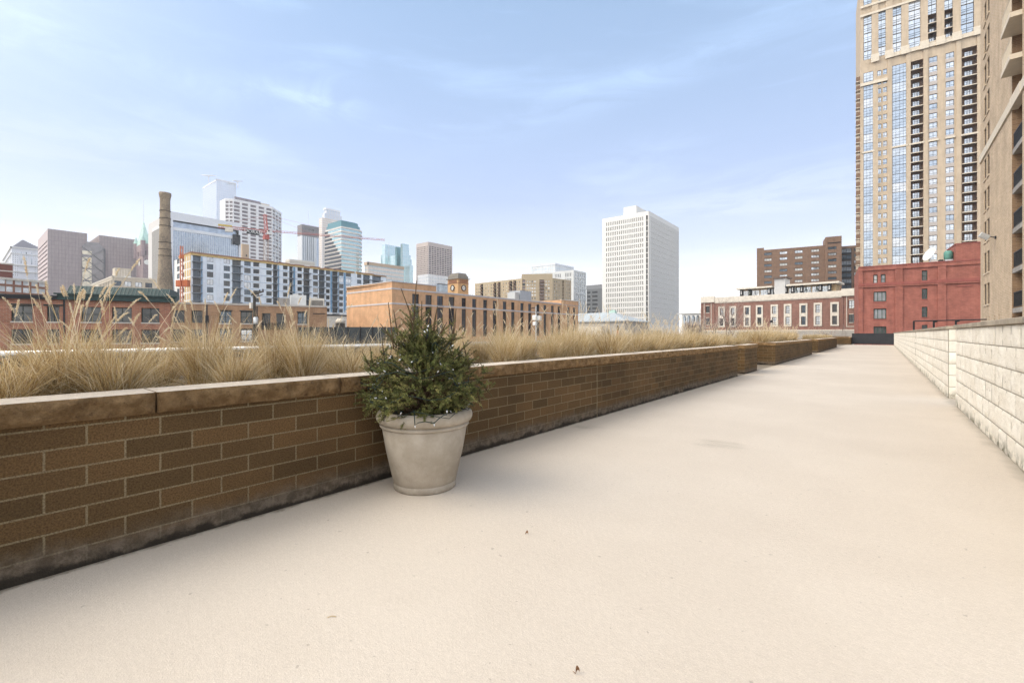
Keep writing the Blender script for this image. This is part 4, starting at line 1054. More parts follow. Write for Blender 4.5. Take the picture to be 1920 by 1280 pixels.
# ---------------- beige low block with roof box, behind the mansard
L_, Rr, c, lp, rp, bk = corner(211, 170, 172, 292, vp=-60)
b = Bld('office_block', 'low beige office block with rooftop box behind the green mansard roof', 'building', c)
m_beige = plain('beige_concrete', (.58, .51, .41), .85, .08)
st = dict(cols=2, rows=1, ft=.1, fm=f_dark, gl=[g_mid, g_pale], d=.25)
zt = Rr.z(213, 518)
for px in (221, 240, 260, 279): b.win(Rr, Rr.t(px), Rr.z(240, 537) , Rr.t(px + 6.5) - Rr.t(px - 6.5), 1.9, st)
stn = dict(d=.3, gl=[g_dark], fm=None)
b.grid(L_, lin(L_.L * .35, L_.L, 9), [L_.z(205, 539)], L_.L / 22, 2.6, stn)
shell(b, [L_, Rr], BASE, zt, m_beige, [lp, c, rp, bk], m_roof); band(b, [L_, Rr], zt - .3, zt + .2, .15, m_stone, 'coping', .3)
m = b.mb(); fq = Rr.sub(Rr.t(219), Rr.t(249), -3); m.pbox(fq.P, 0, fq.L, -5, 0, zt - .2, fq.z(233, 503), m_beige)
for i in range(4): m.pbox(fq.P, fq.L * (.2 + .17 * i), fq.L * (.27 + .17 * i), .002, .12, zt + .1, fq.z(233, 505), m_stone)
b.put(m, 'rooftop_box'); b.finish()
r = empty('rooftop_dish_unit', Rr.P(Rr.t(240), -1.6, zt), 'small white round fan unit on the beige block roof', 'rooftop unit')
m = MB(r.location); m.lathe([(0, 0), (.9, .0), (1.0, .25), (.5, .6), (0, .7)], 14, f_white, Rr.P(Rr.t(236), -1.2, zt - .2)); m.lathe([(0, 0), (.9, .0), (1.0, .25), (.5, .6), (0, .7)], 14, f_white, Rr.P(Rr.t(244), -1.2, zt - .2)); m.build('fan_hood', r, True)['kind'] = 'stuff'

# ---------------- wide grey glass office with white frame
L_, Rr, c, lp, rp, bk = corner(320, 300, 278, 451)
b = Bld('glass_office', 'wide grey glass office building in a white frame behind the chimney', 'building', c)
zt = Rr.z(322, 396.5); m_gpanel = brick('grey_wall_panels', (.33, .31, .29), (.30, .285, .27), (.25, .24, .22), 3., 2., .06, .06, bump=0, off=0)
m_cw = curtain('grey_curtain_wall', (.30, .36, .43), (.40, .46, .52), (.46, .50, .56), 1.9, 1.6, .12)
m_frame = plain('pale_frame_panels', (.62, .59, .56), .7, .05); m_frame2 = plain('white_metal_frame', (.72, .73, .75), .45, .04)
m = b.mb(); b.wall(m, L_, BASE, zt, m_frame); b.put(m, 'end_wall')
m = b.mb(); m.pbox(L_.P, L_.L * .20, L_.L * .98, .01, .25, BASE, L_.z(290, 434), m_gpanel); b.put(m, 'grey_panel')
m = b.mb(); m.pbox(L_.P, L_.L * .22, L_.L * .9, .02, .3, L_.z(290, 433), L_.z(290, 427.5), f_white); b.put(m, 'clerestory')
t0, t1 = Rr.t(324.5), Rr.t(447.5); za, zb = Rr.z(325, 412.5), Rr.z(325, 425); zc = Rr.z(325, 431)
m = b.mb(); qwall(m, Rr, BASE, zt, m_frame2, 0, 0, t0); qwall(m, Rr, BASE, zt, m_frame2, 0, t1, Rr.L); qwall(m, Rr, za, zt, m_frame2, 0, t0, t1); qwall(m, Rr, zc, zb, m_frame2, -.4, t0, t1)
m.poly([Rr.P(t0, 0, za), Rr.P(t1, 0, za), Rr.P(t1, -3, za), Rr.P(t0, -3, za)], f_dark)
m.poly([Rr.P(t0, -.4, zb), Rr.P(t1, -.4, zb), Rr.P(t1, -3, zb), Rr.P(t0, -3, zb)], m_frame2)
for p, q in ((rp, bk), (bk, lp)): m.poly([(p.x, p.y, BASE), (q.x, q.y, BASE), (q.x, q.y, zt), (p.x, p.y, zt)], m_frame2)
m.poly([(p.x, p.y, zt) for p in (lp, c, rp, bk)], m_roof); b.put(m, 'white_frame')
m = b.mb(); qwall(m, Rr, BASE, zc, m_cw, -.8, t0, t1); b.put(m, 'curtain_wall')
m = b.mb(); qwall(m, Rr, zb, za, g_blue, -2.9, t0, t1); b.put(m, 'top_floor_glass')
m = b.mb(); n = 30
for i in range(n + 1): t = t0 + (t1 - t0) * i / n; m.pbox(Rr.P, t - .06, t + .06, -.79, -.62, BASE, zc, m_frame2)
o = b.put(m, 'mullion'); o['kind'] = 'stuff'
fq = Rr.sub(Rr.t(436), Rr.t(449), 1.5)
m = b.mb(); m.pbox(fq.P, 0, fq.L, -1.5, 0, Rr.z(440, 458), Rr.z(440, 440), f_dark); b.put(m, 'dark_recess')
b.finish()
L_, Rr, c, lp, rp, bk = corner(454, 290, 452, 467)
b = Bld('stair_tower', 'plain tan stair tower rising behind the wrapped building', 'building', c)
m_tanp = plain('tan_panel', (.52, .38, .26), .85, .06); shell(b, [L_, Rr], BASE, Rr.z(455, 457), m_tanp, [lp, c, rp, bk], m_roof)
m = b.mb(); m.pbox(Rr.P, Rr.t(461), Rr.t(463), .01, .1, Rr.z(462, 481), Rr.z(462, 477), f_dark); b.put(m, 'window'); b.finish()

# ---------------- tallest pale glass tower
L_, Rr, c, lp, rp, bk = corner(406, 780, 380, 443)
b = Bld('glass_skyscraper', 'tallest pale stepped glass skyscraper with ring antennas on top', 'building', c)
m_ids = curtain('pale_blue_curtain', (.55, .60, .66), (.48, .55, .62), (.66, .66, .68), 3.2, 4.2, .5, .55, .15)
m = b.mb(); zl = L_.z(380, 352); zu = Rr.z(406, 335)
m.prism([lp, c, rp, bk], BASE, zl, m_ids)
ex = (lp - c) * .34; P2 = [c + (lp - c) * .66, c, rp, rp + (lp - c) * .66]; m.prism(P2, zl - .1, zu, m_ids); b.put(m, 'glass_wall')
m = b.mb(); q = P2[0]
def ring(px, py, rx, D):
    ce = at(px, D, py); k = D / FX
    pts = [ce + Vector((RT.x * rx * k * math.cos(a), RT.y * rx * k * math.cos(a), 4.2 * k * math.sin(a) * .9)) + Vector((FW.x, FW.y, 0)) * 12 * math.sin(a) for a in [2 * math.pi * i / 24 for i in range(25)]]
    mm = b.mb(); mm.tube(pts, .7, 5, m_frame2, False)
    for i in range(0, 24, 3): mm.tube([pts[i], ce + Vector((0, 0, -2))], .35, 4, m_frame2, False)
    mm.tube([ce + Vector((0, 0, -12)), ce], .8, 5, m_frame2); b.put(mm, 'ring_antenna')
ring(391.5, 329, 11, 790); ring(446, 339.5, 5.5, 800)
m = b.mb(); fq = Face(P2[1], P2[2]); m.pbox(fq.P, 0, fq.L, -3, .5, zu - 2.2, zu + .2, m_frame2)
for y in (337, 347, 360): pass
b.put(m, 'parapet'); m = b.mb(); fl = Face(lp, c); m.pbox(fl.P, 0, fl.L * .95, -3, .4, zl - 2, zl + .3, m_frame2); b.put(m, 'shoulder_parapet'); b.finish()

# ---------------- white gridded tower with chamfered ends
ey = Vector((0, 1)); c = ray(437) * 440
def reach(p, e, px):
    r = ray(px); det = r.x * -e.y + e.x * r.y; Dq = (p.x * -e.y + e.x * p.y) / det; return p + e * ((r * Dq - p).dot(e))
p1 = reach(c, ey, 511); p2 = reach(p1, Vector((-.7071, .7071)), 528); p0 = reach(c, Vector((-.7071, -.7071)), 422)
fM, fR, fL = Face(c, p1), Face(p1, p2), Face(p0, c)
b = Bld('office_tower', 'white gridded office tower with chamfered corners behind the crane mast', 'building', c)
zt = fM.z(437, 372.5); m_wg = plain('white_grid_precast', (.76, .74, .73), .7, .04)
g_br = glass('glass_brown', (.24, .20, .20), .12, .3)
st = dict(d=1.2, gl=[g_br], fm=None)
zs = [fM.z(437, 381.5 + 7.05 * i) for i in range(22)]; hh = fM.z(437, 377) - fM.z(437, 381.5)
b.grid(fM, [(fM.t(a) + fM.t(e)) / 2 for a, e in ((438.5, 450), (453.5, 465.3), (469, 481), (484.5, 496), (499, 510))], zs, fM.t(450) - fM.t(438.7), hh, st)
b.grid(fR, lin(0, fR.L, 3), zs, fR.L * .26, hh, dict(d=.8, gl=[g_pale, g_br], fm=None)); b.grid(fL, lin(0, fL.L, 2), zs, fL.L * .38, hh, st)
bk0 = p2 + (p0 - c) * 1.2; 
shell(b, [fM, fR, fL], BASE, zt, m_wg, [p0, c, p1, p2, p2 + Vector((-14, 0)), Vector((p0.x - 14, p0.y))], m_roof)
m = b.mb(); m.pbox(fM.P, fM.t(443), fM.t(491), -6, -3, zt - .3, zt + 3.4, g_br); m.pbox(fM.P, fM.t(492), fM.t(508), -6, -3, zt - .3, zt + 2.6, m_stone); b.put(m, 'rooftop_plant'); b.finish(100)

# ---------------- tower with dark crown and vertical stripes
L_, Rr, c, lp, rp, bk = corner(566, 600, 557.5, 598)
b = Bld('striped_tower', 'pale tower with dark brown crown and dark vertical stripes', 'building', c)
zt = Rr.z(567, 420.5); zc = Rr.z(567, 441.5); m_cro = plain('dark_crown', (.19, .17, .17), .6, .08); m_pg2 = plain('pale_grey_panel', (.60, .61, .62), .7, .05)
st = dict(d=1., gl=[g_blue, g_mid], fm=None)
for px in (569.5, 573, 576.5, 580, 583.5, 587.5): b.win(Rr, Rr.t(px), Rr.z(575, 488), Rr.t(576.4) - Rr.t(574.8), zc - Rr.z(575, 488), st); b.win(Rr, Rr.t(px), zc + 8, Rr.t(576.4) - Rr.t(574.8), zt - zc - 12, st)
m = b.mb()
for f in (L_, Rr): b.wall(m, f, BASE, zc, m_pg2)
for p, q in ((rp, bk), (bk, lp)): m.poly([(p.x, p.y, BASE), (q.x, q.y, BASE), (q.x, q.y, zc), (p.x, p.y, zc)], m_pg2)
b.put(m, 'wall')
m = b.mb()
for f in (L_, Rr): b.wall(m, f, zc, zt, m_cro)
m.poly([(p.x, p.y, zt) for p in (lp, c, rp, bk)], m_cro); b.put(m, 'crown')
m = b.mb(); fq = Rr.sub(Rr.t(594), Rr.t(597)); qwall(m, fq, BASE, zc, g_blue, .1); b.put(m, 'corner_glass')
m = b.mb(); q = (lp + rp) / 2; m.tube([(q.x, q.y, zt), (q.x, q.y, at(578, 600, 390).z)], .3, 4, m_galv); b.put(m, 'mast'); b.finish()
L_, Rr, c, lp, rp, bk = corner(543, 420, 535, 590)
b = Bld('office_block', 'plain pale beige block showing below the dark-crowned striped tower', 'building', c)
shell(b, [L_, Rr], BASE, Rr.z(556, 487), m_stone, [lp, c, rp, bk], m_roof); band(b, [L_, Rr], Rr.z(556, 492), Rr.z(556, 491), .3, m_beige, 'belt_course'); b.finish()

# ---------------- stepped pale tower behind
L_, Rr, c, lp, rp, bk = corner(604, 840, 598, 646)
b = Bld('stepped_tower', 'pale peach stepped skyscraper with glass top behind the round teal tower', 'building', c)
m_pe = curtain('peach_bands', (.60, .50, .42), (.63, .53, .45), (.68, .64, .60), 40., 4.2, 1.1, 0., .6); m_pe2 = curtain('pale_glass_top', (.56, .62, .68), (.52, .58, .66), (.66, .62, .58), 5., 4.2, .7, .4, .2)
def lerp(s, t): return [c + (lp - c) * a + (rp - c) * e for a, e in ((s[1], t[0]), (s[0], t[0]), (s[0], t[1]), (s[1], t[1]))]
z1, z2, z3 = Rr.z(604, 408), Rr.z(610, 399), Rr.z(620, 391)
m = b.mb(); m.prism([lp, c, rp, bk], BASE, z1, m_pe); m.prism(lerp((.05, .95), (.12, .88)), z1 - .1, z2, m_pe2); m.prism(lerp((.15, .9), (.2, .82)), z2 - .1, z3, m_pe2)
b.put(m, 'wall'); m = b.mb(); m.prism(lerp((.13, .92), (.18, .84)), z3 - 3, z3 + .2, m_frame2); b.put(m, 'parapet'); b.finish()

# ---------------- teal banded tower with a rounded end
L_, Rr, c, lp, rp, bk = corner(640, 500, 610, 668)
b = Bld('rounded_tower', 'teal glass tower with cream bands, a rounded end and teal roof cap', 'building', c)
ar = (lp - c).length / 2; cen = rp + (lp - c) / 2
def outline(g, k0=-1):
    ctr = (lp + rp) / 2; P = [lp, c, rp]
    for i in range(1, 12): a = math.pi * i / 12; P.append(cen + (c - lp).normalized() * ar * math.cos(a) + Vector((0, 1)) * ar * math.sin(a) * .8)
    P.append(bk)
    return [p + (p - ctr).normalized() * g for p in P]
zt = Rr.z(642, 424); ph = (Rr.z(642, 430) - Rr.z(642, 437.4)); m_teal = plain('teal_roof', (.10, .24, .28), .5, .08); m_cream = plain('cream_band', (.70, .62, .55), .7, .05)
m_tg = curtain('teal_glass', (.36, .54, .56), (.44, .60, .60), (.50, .58, .58), 3., 50., .25, .65, .1)
m = b.mb(); m.prism(outline(0), BASE, zt, m_tg); b.put(m, 'glass_wall')
m = b.mb(); i = 0; z = zt - 2
while z > 20: m.prism(outline(.6), z, z + ph * .36, m_cream); z -= ph
b.put(m, 'cream_band')['kind'] = 'stuff'
m = b.mb(); z = zt - 2 - ph; k = 0
while z > 20:
    s = min(.15 + k * .12, 1.); k += 1
    m.pbox(L_.P, -.3, L_.L * s, .1, .66, z + ph * .37, z + ph * .99, g_dark); z -= ph
b.put(m, 'dark_strip_window')['kind'] = 'stuff'
m = b.mb(); ctr = (lp + rp) / 2
O = outline(0); z5 = Rr.z(650, 413.5); m.prism([ctr + (p - ctr) * .93 for p in O], zt - .1, (zt + z5) / 2, m_teal); m.prism([ctr + (p - ctr) * .84 for p in O], (zt + z5) / 2 - .1, z5, m_teal); b.put(m, 'roof_cap'); b.finish()

# ---------------- low curved beige block, stepped blue-green tower
L_, Rr, c, lp, rp, bk = corner(690, 450, 684, 757)
b = Bld('banded_block', 'low cream banded block beside the rounded teal tower', 'building', c)
m_bb = curtain('cream_glass_bands', (.42, .52, .55), (.46, .55, .57), (.66, .58, .50), 60., 4.0, 1.5, .3, .3)
shell(b, [L_, Rr], BASE, Rr.z(692, 491.5), m_bb, [lp, c, rp, bk], m_roof); band(b, [L_, Rr], Rr.z(692, 497), Rr.z(692, 491), .5, m_tanp, 'parapet', .5); b.finish()
b = Bld('glass_tower', 'stepped blue-green glass tower left of the pinkish tower', 'building', ray(740) * 620)
m_bg = curtain('bluegreen_glass', (.42, .60, .62), (.52, .68, .70), (.60, .68, .70), 3., 4., .35, .65, .1); m_bg2 = curtain('bluegreen_dark', (.18, .36, .38), (.22, .40, .42), (.3, .46, .5), 3., 4., .3, .6, .1)
def slab(pl, px, pr, D, py, mat, nm):
    L2, R2, c2, l2, r2, k2 = corner(px, D, pl, pr); m = b.mb(); m.prism([l2, c2, r2, k2], BASE, at(px, D, py).z, mat); b.put(m, nm)
slab(714, 715.5, 772, 640, 478, m_bg, 'lower_step'); slab(716.5, 722, 767, 628, 458, m_bg, 'main_shaft'); slab(718, 753, 770, 612, 476, m_bg, 'middle_step'); slab(741, 744, 752, 609, 463, m_bg2, 'dark_notch'); slab(751, 755, 766.5, 606, 456.5, m_bg, 'front_shaft'); slab(756, 768, 774.5, 600, 497, m_bg, 'low_wing')
m = b.mb(); p = at(729, 560, 455); m.tube([at(729, 560, 540), p], .22, 5, m_galv); b.put(m, 'pole')

# ---------------- pinkish windowed tower, small white blocks
L_, Rr, c, lp, rp, bk = corner(803, 520, 780.5, 848)
b = Bld('office_tower', 'pinkish grey tower covered in small dark windows, right of the blue-green tower', 'building', c)
m_pk = plain('pinkish_precast', (.52, .44, .40), .8, .05); zt = Rr.z(803, 453); st = dict(d=.7, gl=[g_br, g_dark], fm=None)
zs = [Rr.z(803, 462.5 + 3.55 * i) for i in range(24)]; hh = 1.15
b.grid(Rr, lin(Rr.L * .02, Rr.L * .98, 9), zs, Rr.L / 9 * .74, hh, st); b.grid(L_, lin(L_.L * .02, L_.L * .98, 8), zs, L_.L / 8 * .6, hh, st)
shell(b, [L_, Rr], BASE, zt, m_pk, [lp, c, rp, bk], m_roof); b.finish()
L_, Rr, c, lp, rp, bk = corner(803, 345, 783, 840)
b = Bld('glass_block', 'small white and glass block below the pinkish tower', 'building', c)
m_sw = curtain('white_slat_glass', (.58, .62, .66), (.50, .55, .60), (.74, .73, .72), 1.6, 2.6, .5, .3, .3)
shell(b, [L_, Rr], BASE, Rr.z(804, 514), m_sw, [lp, c, rp, bk], m_roof)
m = b.mb(); fq = Rr.sub(Rr.t(820), Rr.t(840), 2); m.pbox(fq.P, 0, fq.L, -3, 0, BASE, fq.z(825, 533), g_blue); m.pbox(fq.P, 0, fq.L, -3, .2, fq.z(825, 533), fq.z(825, 531.5), f_dark); b.put(m, 'glass_bay'); b.finish()

# ---------------- building under construction, wrapped in pale blue board
m_wrap = brick('pale_blue_wrap', (.76, .80, .84), (.73, .78, .83), (.62, .69, .76), 1.2, 2.7, .03, .05, bump=0, off=0)
m_wood2 = plain('raw_sheathing', (.62, .44, .19), .85, .12); m_rust = plain('parapet_plywood', (.33, .17, .10), .9, .15); m_blueb = plain('blue_membrane', (.16, .30, .45), .6, .12); m_slab = plain('balcony_slab_grey', (.24, .26, .28), .85, .1)
L_, Rr, c, lp, rp, bk = corner(358, 170, 327, 724)
b = Bld('construction_building', 'unfinished apartment block wrapped in pale blue board with rows of balconies', 'building', c)
zt = Rr.z(359, 478); zrow = [Rr.z(394, y) for y in (491, 507, 520.8, 535, 548.6, 562.6)]
ph = (zrow[0] - zrow[5]) / 5; zrow = [zrow[0] - ph * i for i in range(10)]; zpod = Rr.z(632, 589.5)
zrow = [z for z in zrow if z > zpod + .2]
wst = dict(cols=2, rows=1, ft=.09, fm=f_dark, gl=[g_mid, g_dark2, g_pale], d=.18); dst = dict(cols=1, rows=1, ft=.16, fm=f_white, gl=[g_dark], d=.35, fd=.2)
bst = dict(cols=3, rows=1, ft=.08, fm=f_dark, gl=[g_mid, g_dark2], d=.9); bdst = dict(cols=2, ft=.08, fm=f_dark, gl=[g_dark], d=.9)
def W(a, e): return (Rr.t(a) + Rr.t(e)) / 2, Rr.t(e) - Rr.t(a)
for a, e, k in ((388, 400, 'w'), (419.5, 431, 'w'), (458, 470, 'w'), (474.5, 487, 'd'), (499, 510.5, 'd'), (530.5, 540, 'd'), (557.5, 567, 'd'), (587, 596, 'w'), (611, 619, 'w2'), (635.5, 644, 'w2'), (648.5, 658, 'w'), (669.5, 677.5, 'w')):
    t, wd = W(a, e)
    for i, z in enumerate(zrow): b.win(Rr, t, z, wd, ph * .70, dst if k == 'd' or (k == 'w2' and i >= 3) else wst)
bal = [(361.5, 377, 0), (435.5, 452, 0), (512, 520.5, 1), (542.5, 549.5, 1), (569, 581, 0), (598, 609, 0), (623, 633.5, 1), (681, 694, 0), (698, 715, 0)]
for a, e, k in bal:
    t, wd = W(a, e)
    for z in zrow: b.win(Rr, t, z - ph * .12, wd, ph * .88, bdst if k else bst)
for z in zrow: b.win(L_, L_.L * .25, z, L_.L * .16, ph * .66, wst); b.win(L_, L_.L * .55, z, L_.L * .14, ph * .66, dst)
m = b.mb(); b.wall(m, Rr, zpod, zt, m_wrap)
b.wall(m, L_, zpod, zt, m_white)
for p, q in ((rp, bk), (bk, lp)): m.poly([(p.x, p.y, BASE), (q.x, q.y, BASE), (q.x, q.y, zt), (p.x, p.y, zt)], m_white)
b.put(m, 'wall')
m = b.mb(); m.poly([(p.x, p.y, zt - .1) for p in (lp, c, rp, bk)], m_roof); b.put(m, 'roof')
m = b.mb(); qwall(m, Rr, BASE, zpod, m_stone, .1); qwall(m, L_, BASE, zpod, m_stone, .1); m.pbox(Rr.P, 0, Rr.L, .0, .5, zpod - .1, zpod + .8, f_white); m.pbox(Rr.P, 0, Rr.L, .11, .4, zpod - .7, zpod - .11, f_dark); b.put(m, 'podium')
steps = [(358, 470, 1.25), (470, 492, 1.05), (492, 513, 1.3), (513, 523, .9), (523, 543, 1.25), (543, 553, .8), (553, 570, 1.1), (570, 582, .6), (582, 600, 1.1), (600, 608, .6), (608, 625, 1.1), (625, 631, .6), (631, 650, 1.1), (650, 664, .7), (668, 700, .8), (700, 724, .3)]
m = b.mb()
for a, e, h in steps: m.pbox(Rr.P, Rr.t(a), Rr.t(e), -.5, .16, zt + .01, zt + h * .62, m_wood2)
m.pbox(L_.P, L_.L * .3, L_.L, -.5, .16, zt + .01, zt + .7, m_wood2); b.put(m, 'sheathing_band')
m = b.mb()
for a, e, h in steps: m.pbox(Rr.P, Rr.t(a), Rr.t(e), -.5, .30, zt + h * .62, zt + h * .62 + .45, m_rust)
m.pbox(L_.P, L_.L * .3, L_.L, -.5, .3, zt + .7, zt + 1.15, m_rust); b.put(m, 'parapet')
sb = {}
def balcony_slab(a, e, z):
    t, wd = W(a, e); wd = round(wd + .5, 2); o = None
    if wd not in sb:
        m = MB(); m.box(0, wd, -1.25, .02, -.24, 0, m_slab); m.box(.05, wd - .05, -1.22, -1.18, .0, .06, f_dark)
        for x in lin(.1, wd - .1, 5): m.box(x - .02, x + .02, -1.21, -1.19, .061, .25, f_dark)
        sb[wd] = m.mesh('balcony')
    link('balcony', sb[wd], b.root, Vector(Rr.P(t - wd / 2, 0, z)) - b.off, Rr.rot)
for a, e, k in bal:
    for z in zrow: balcony_slab(a, e, z - ph * .14)
m = b.mb()
for a, e in ((377.3, 379.5), (520.8, 523), (549.8, 553.5), (619.5, 622.6), (633.8, 635), (644.4, 648)): m.pbox(Rr.P, Rr.t(a), Rr.t(e), .0, .05, zpod + 1, zt - .2, m_blueb)
for z in zrow: m.pbox(Rr.P, Rr.t(455), Rr.t(660), .002, .09, z - ph * .16, z - ph * .13, m_blueb)
b.put(m, 'membrane_strip')['kind'] = 'stuff'
m = b.mb()
for i, f in enumerate((.66, .8, .92)):
    for z in zrow: m.pbox(L_.P, L_.L * f, L_.L * (f + .06), .01, .12, z, z + ph * .8, m_wood2)
b.put(m, 'sheathing_patch')['kind'] = 'stuff'
b.finish(100)
# hoist and crane
m_or = plain('hoist_orange', (.60, .16, .055), .5, .12); m_red = plain('crane_red', (.46, .11, .085), .5, .1)
def lattice(m, p, q, w_, n, mat, rad, up=Vector((0, 0, 1)), tri=False):
    p, q = Vector(p), Vector(q); d = (q - p).normalized(); a = d.cross(up)
    if a.length < .1: a = d.cross(Vector((1, 0, 0)))
    a.normalize(); e = a.cross(d); cs = [(-.5, 0), (.5, 0), (0, .9)] if tri else [(-.5, -.5), (.5, -.5), (.5, .5), (-.5, .5)]
    cs = [a * (x * w_) + e * (y * w_) for x, y in cs]
    for v in cs: m.tube([p + v, q + v], rad, 4, mat)
    for i in range(n):
        s0, s1 = p + (q - p) * (i / n), p + (q - p) * ((i + 1) / n)
        for j in range(len(cs)):
            k = (j + 1) % len(cs); m.tube([s0 + cs[j], s1 + cs[k]] if i % 2 else [s0 + cs[k], s1 + cs[j]], rad * .7, 3, mat, False)
hD = 166; hb = at(340.5, hD); r = empty('construction_hoist', (hb.x, hb.y, BASE), 'orange construction hoist with mast and car on the end of the wrapped building', 'hoist')
m = MB(r.location); lattice(m, (hb.x, hb.y, BASE), (hb.x, hb.y, at(340, hD, 461).z), .75, 26, m_or, .10); m.build('mast', r)
m = MB(r.location); p = at(340, hD, 537); q = at(340, hD, 524.5)
for s, (a, e) in enumerate(((329.5, 339.6), (341.4, 351))):
    A_, B_ = at(a, hD, 537), at(e, hD, 537); ff = Face(A_, B_); m = MB(r.location); m.pbox(ff.P, 0, ff.L, -1.6, 0, p.z, q.z - (.0 if s else .15), m_or); m.pbox(ff.P, .1, ff.L - .1, .0, .05, p.z + .2, p.z + .35, m_red); m.build('car', r)
m = MB(r.location); m.box(hb.x - .6, hb.x + .6, hb.y - .6, hb.y + .6, at(340, hD, 485).z, at(340, hD, 478).z, m_or); m.build('drive_unit', r)
cD = 262; ct = at(499, cD); r = empty('tower_crane', (ct.x, ct.y, BASE), 'red tower crane with a name board on its counter jib, behind the wrapped building', 'crane')
Z = lambda py: at(499, cD, py).z
m_mast = plain('crane_mast_grey', (.42, .33, .27), .6, .1)
m = MB(r.location); lattice(m, (ct.x, ct.y, BASE), (ct.x, ct.y, Z(449)), 2.0, 26, m_mast, .13); m.build('mast', r)
m = MB(r.location); m.box(ct.x - 1.3, ct.x + 1.3, ct.y - 1.3, ct.y + 1.3, Z(449), Z(441), m_red); lattice(m, (ct.x, ct.y, Z(441)), (ct.x, ct.y, Z(431)), 1.8, 3, m_red, .16)
lattice(m, (ct.x, ct.y, Z(431)), at(497, cD, 402), 1.3, 6, m_red, .14); m.tube([at(503, cD, 434), at(497.5, cD, 402)], .2, 5, m_red); m.build('slewing_tower', r)
jl = at(409, 250, 424.5); jr = at(722, 287, 451)
jc = at(499, cD, 434)
m = MB(r.location); lattice(m, jc, jl, 1.2, 22, m_red, .10); m.build('counter_jib', r)
m = MB(r.location); lattice(m, jc + Vector((0, 0, .1)), jr, 1.0, 46, m_red, .065, tri=True); m.build('jib', r)
m = MB(r.location); ft = at(497.5, cD, 403)
for s in (.35, .8): m.tube([ft, jc + (jr - jc) * s + Vector((0, 0, 1))], .045, 3, m_red, False)
for s in (.55, .9): m.tube([ft, jc + (jl - jc) * s + Vector((0, 0, 1))], .05, 3, m_red, False)
m.build('tie_rope', r)
m = MB(r.location)
fq = Face(jc + (jl - jc) * .86, jc + (jl - jc) * .70); m.pbox(fq.P, 0, fq.L, .4, 1.4, jl.z - 2.6, jl.z - .2, m_stone); m.build('counterweight', r)
m = MB(r.location); fq = Face(jl, jc + (jl - jc) * .72); m.pbox(fq.P, 0, fq.L, .9, 1.0, jl.z + .3, jl.z + 1.2, plain('yellow_paint', (.55, .40, .08), .6)); m.build('walkway_rail', r)
m = MB(r.location); p = at(505, cD, 440); m.box(p.x - 1., p.x + 1., p.y - 1., p.y + 1., p.z, p.z + 2.3, f_white); m.build('cab', r)
m = MB(r.location); p = at(505, cD, 440); fq = Face(at(501.8, cD - 3, 0), at(506, cD - 3, 0)); m.pbox(fq.P, .2, fq.L - .1, 0, .1, p.z + 1., p.z + 1.9, g_dark); m.build('cab_window', r)
cu = bpy.data.curves.new('name_board', 'FONT'); cu.body = 'DORAN'; cu.size = 2.6; cu.extrude = .08; cu.align_x = 'CENTER'; cu.space_character = 1.05
to = bpy.data.objects.new('tmp', cu); C.objects.link(to); bpy.context.view_layer.update()
tm = bpy.data.meshes.new_from_object(to.evaluated_get(bpy.context.evaluated_depsgraph_get())); bpy.data.objects.remove(to)
tm.materials.clear(); tm.materials.append(f_white)
fq = Face(at(460, 254, 0), at(490, 261, 0)); pc_ = at(475, 256, 437.6)
bo = link('name_board', tm, r, pc_ - r.location); bo.matrix_local = Matrix.Translation(pc_ - r.location) @ Matrix.Rotation(fq.rot, 4, 'Z') @ Matrix.Rotation(R_(90), 4, 'X') @ Matrix.Rotation(R_(-2), 4, 'Z')
m = MB(r.location); nb = Face(at(463, 254.2, 0), at(487, 259.8, 0)); m.pbox(nb.P, 0, nb.L, -.5, -.2, pc_.z - .35, pc_.z + 2.2, f_dark); m.build('board_backing', r)
# ---------------- orange brick building
b_or = brick('orange_brick', (.63, .36, .19), (.58, .325, .17), (.58, .39, .25), .5, .16, .018, .12, bump=.15)
m_lst = plain('grey_limestone_band', (.56, .52, .50), .8, .06)
L_, Rr, c, lp, rp, bk = corner(735, 88, 650, 1084, vp=-20)
Rr = Face(c, c + Vector((0, 1)) * 1.0); Rr = Face(c, Rr.P(Rr.t(1084), 0, 0)); rp = Rr.p1; bk = lp + rp - c
b = Bld('brick_building', 'long orange brick building with grey stone bands and tall narrow windows', 'building', c)
zhi = Rr.z(736, 528); zlo = Rr.z(818, 548.5); zl2 = Rr.z(736, 568.5); zl1 = zlo - .05
ow = dict(cols=2, rows=3, ft=.10, fm=f_dark, gl=[g_dark, g_dark, g_dark2, g_mid], d=.30, sill=m_lst, sh=.2, pane=True)
ow2 = dict(cols=2, rows=5, ft=.10, fm=f_dark, gl=[g_dark, g_dark, g_dark2], d=.30)
wd = Rr.t(786) - Rr.t(773); zu0 = zl2 + .22; zu1 = Rr.z(780, 551)
for px in (779.5, 804, 825.5, 847, 870, 889.5, 910, 928, 946.5, 962, 979, 993.5, 1009, 1022, 1036, 1048.5, 1066, 1077):
    b.win(Rr, Rr.t(px), zu0, wd * (.82 if px > 860 else 1), zu1 - zu0, ow); b.win(Rr, Rr.t(px), zl2 - 6.5, wd * (.82 if px > 860 else 1), 6.2, ow2)
m = b.mb(); t8 = Rr.t(818); t10 = Rr.t(1052)
b.wall(m, Rr, BASE, zlo, b_or); qwall(m, Rr, zlo, zhi, b_or, 0, 0, t8); qwall(m, Rr, zlo, zlo + 1.25, b_or, .12, t10, Rr.L); qwall(m, L_, BASE, zhi, b_or)
m.poly([Rr.P(t8, 0, zlo), Rr.P(t8, -16, zlo), Rr.P(t8, -16, zhi), Rr.P(t8, 0, zhi)], b_or)
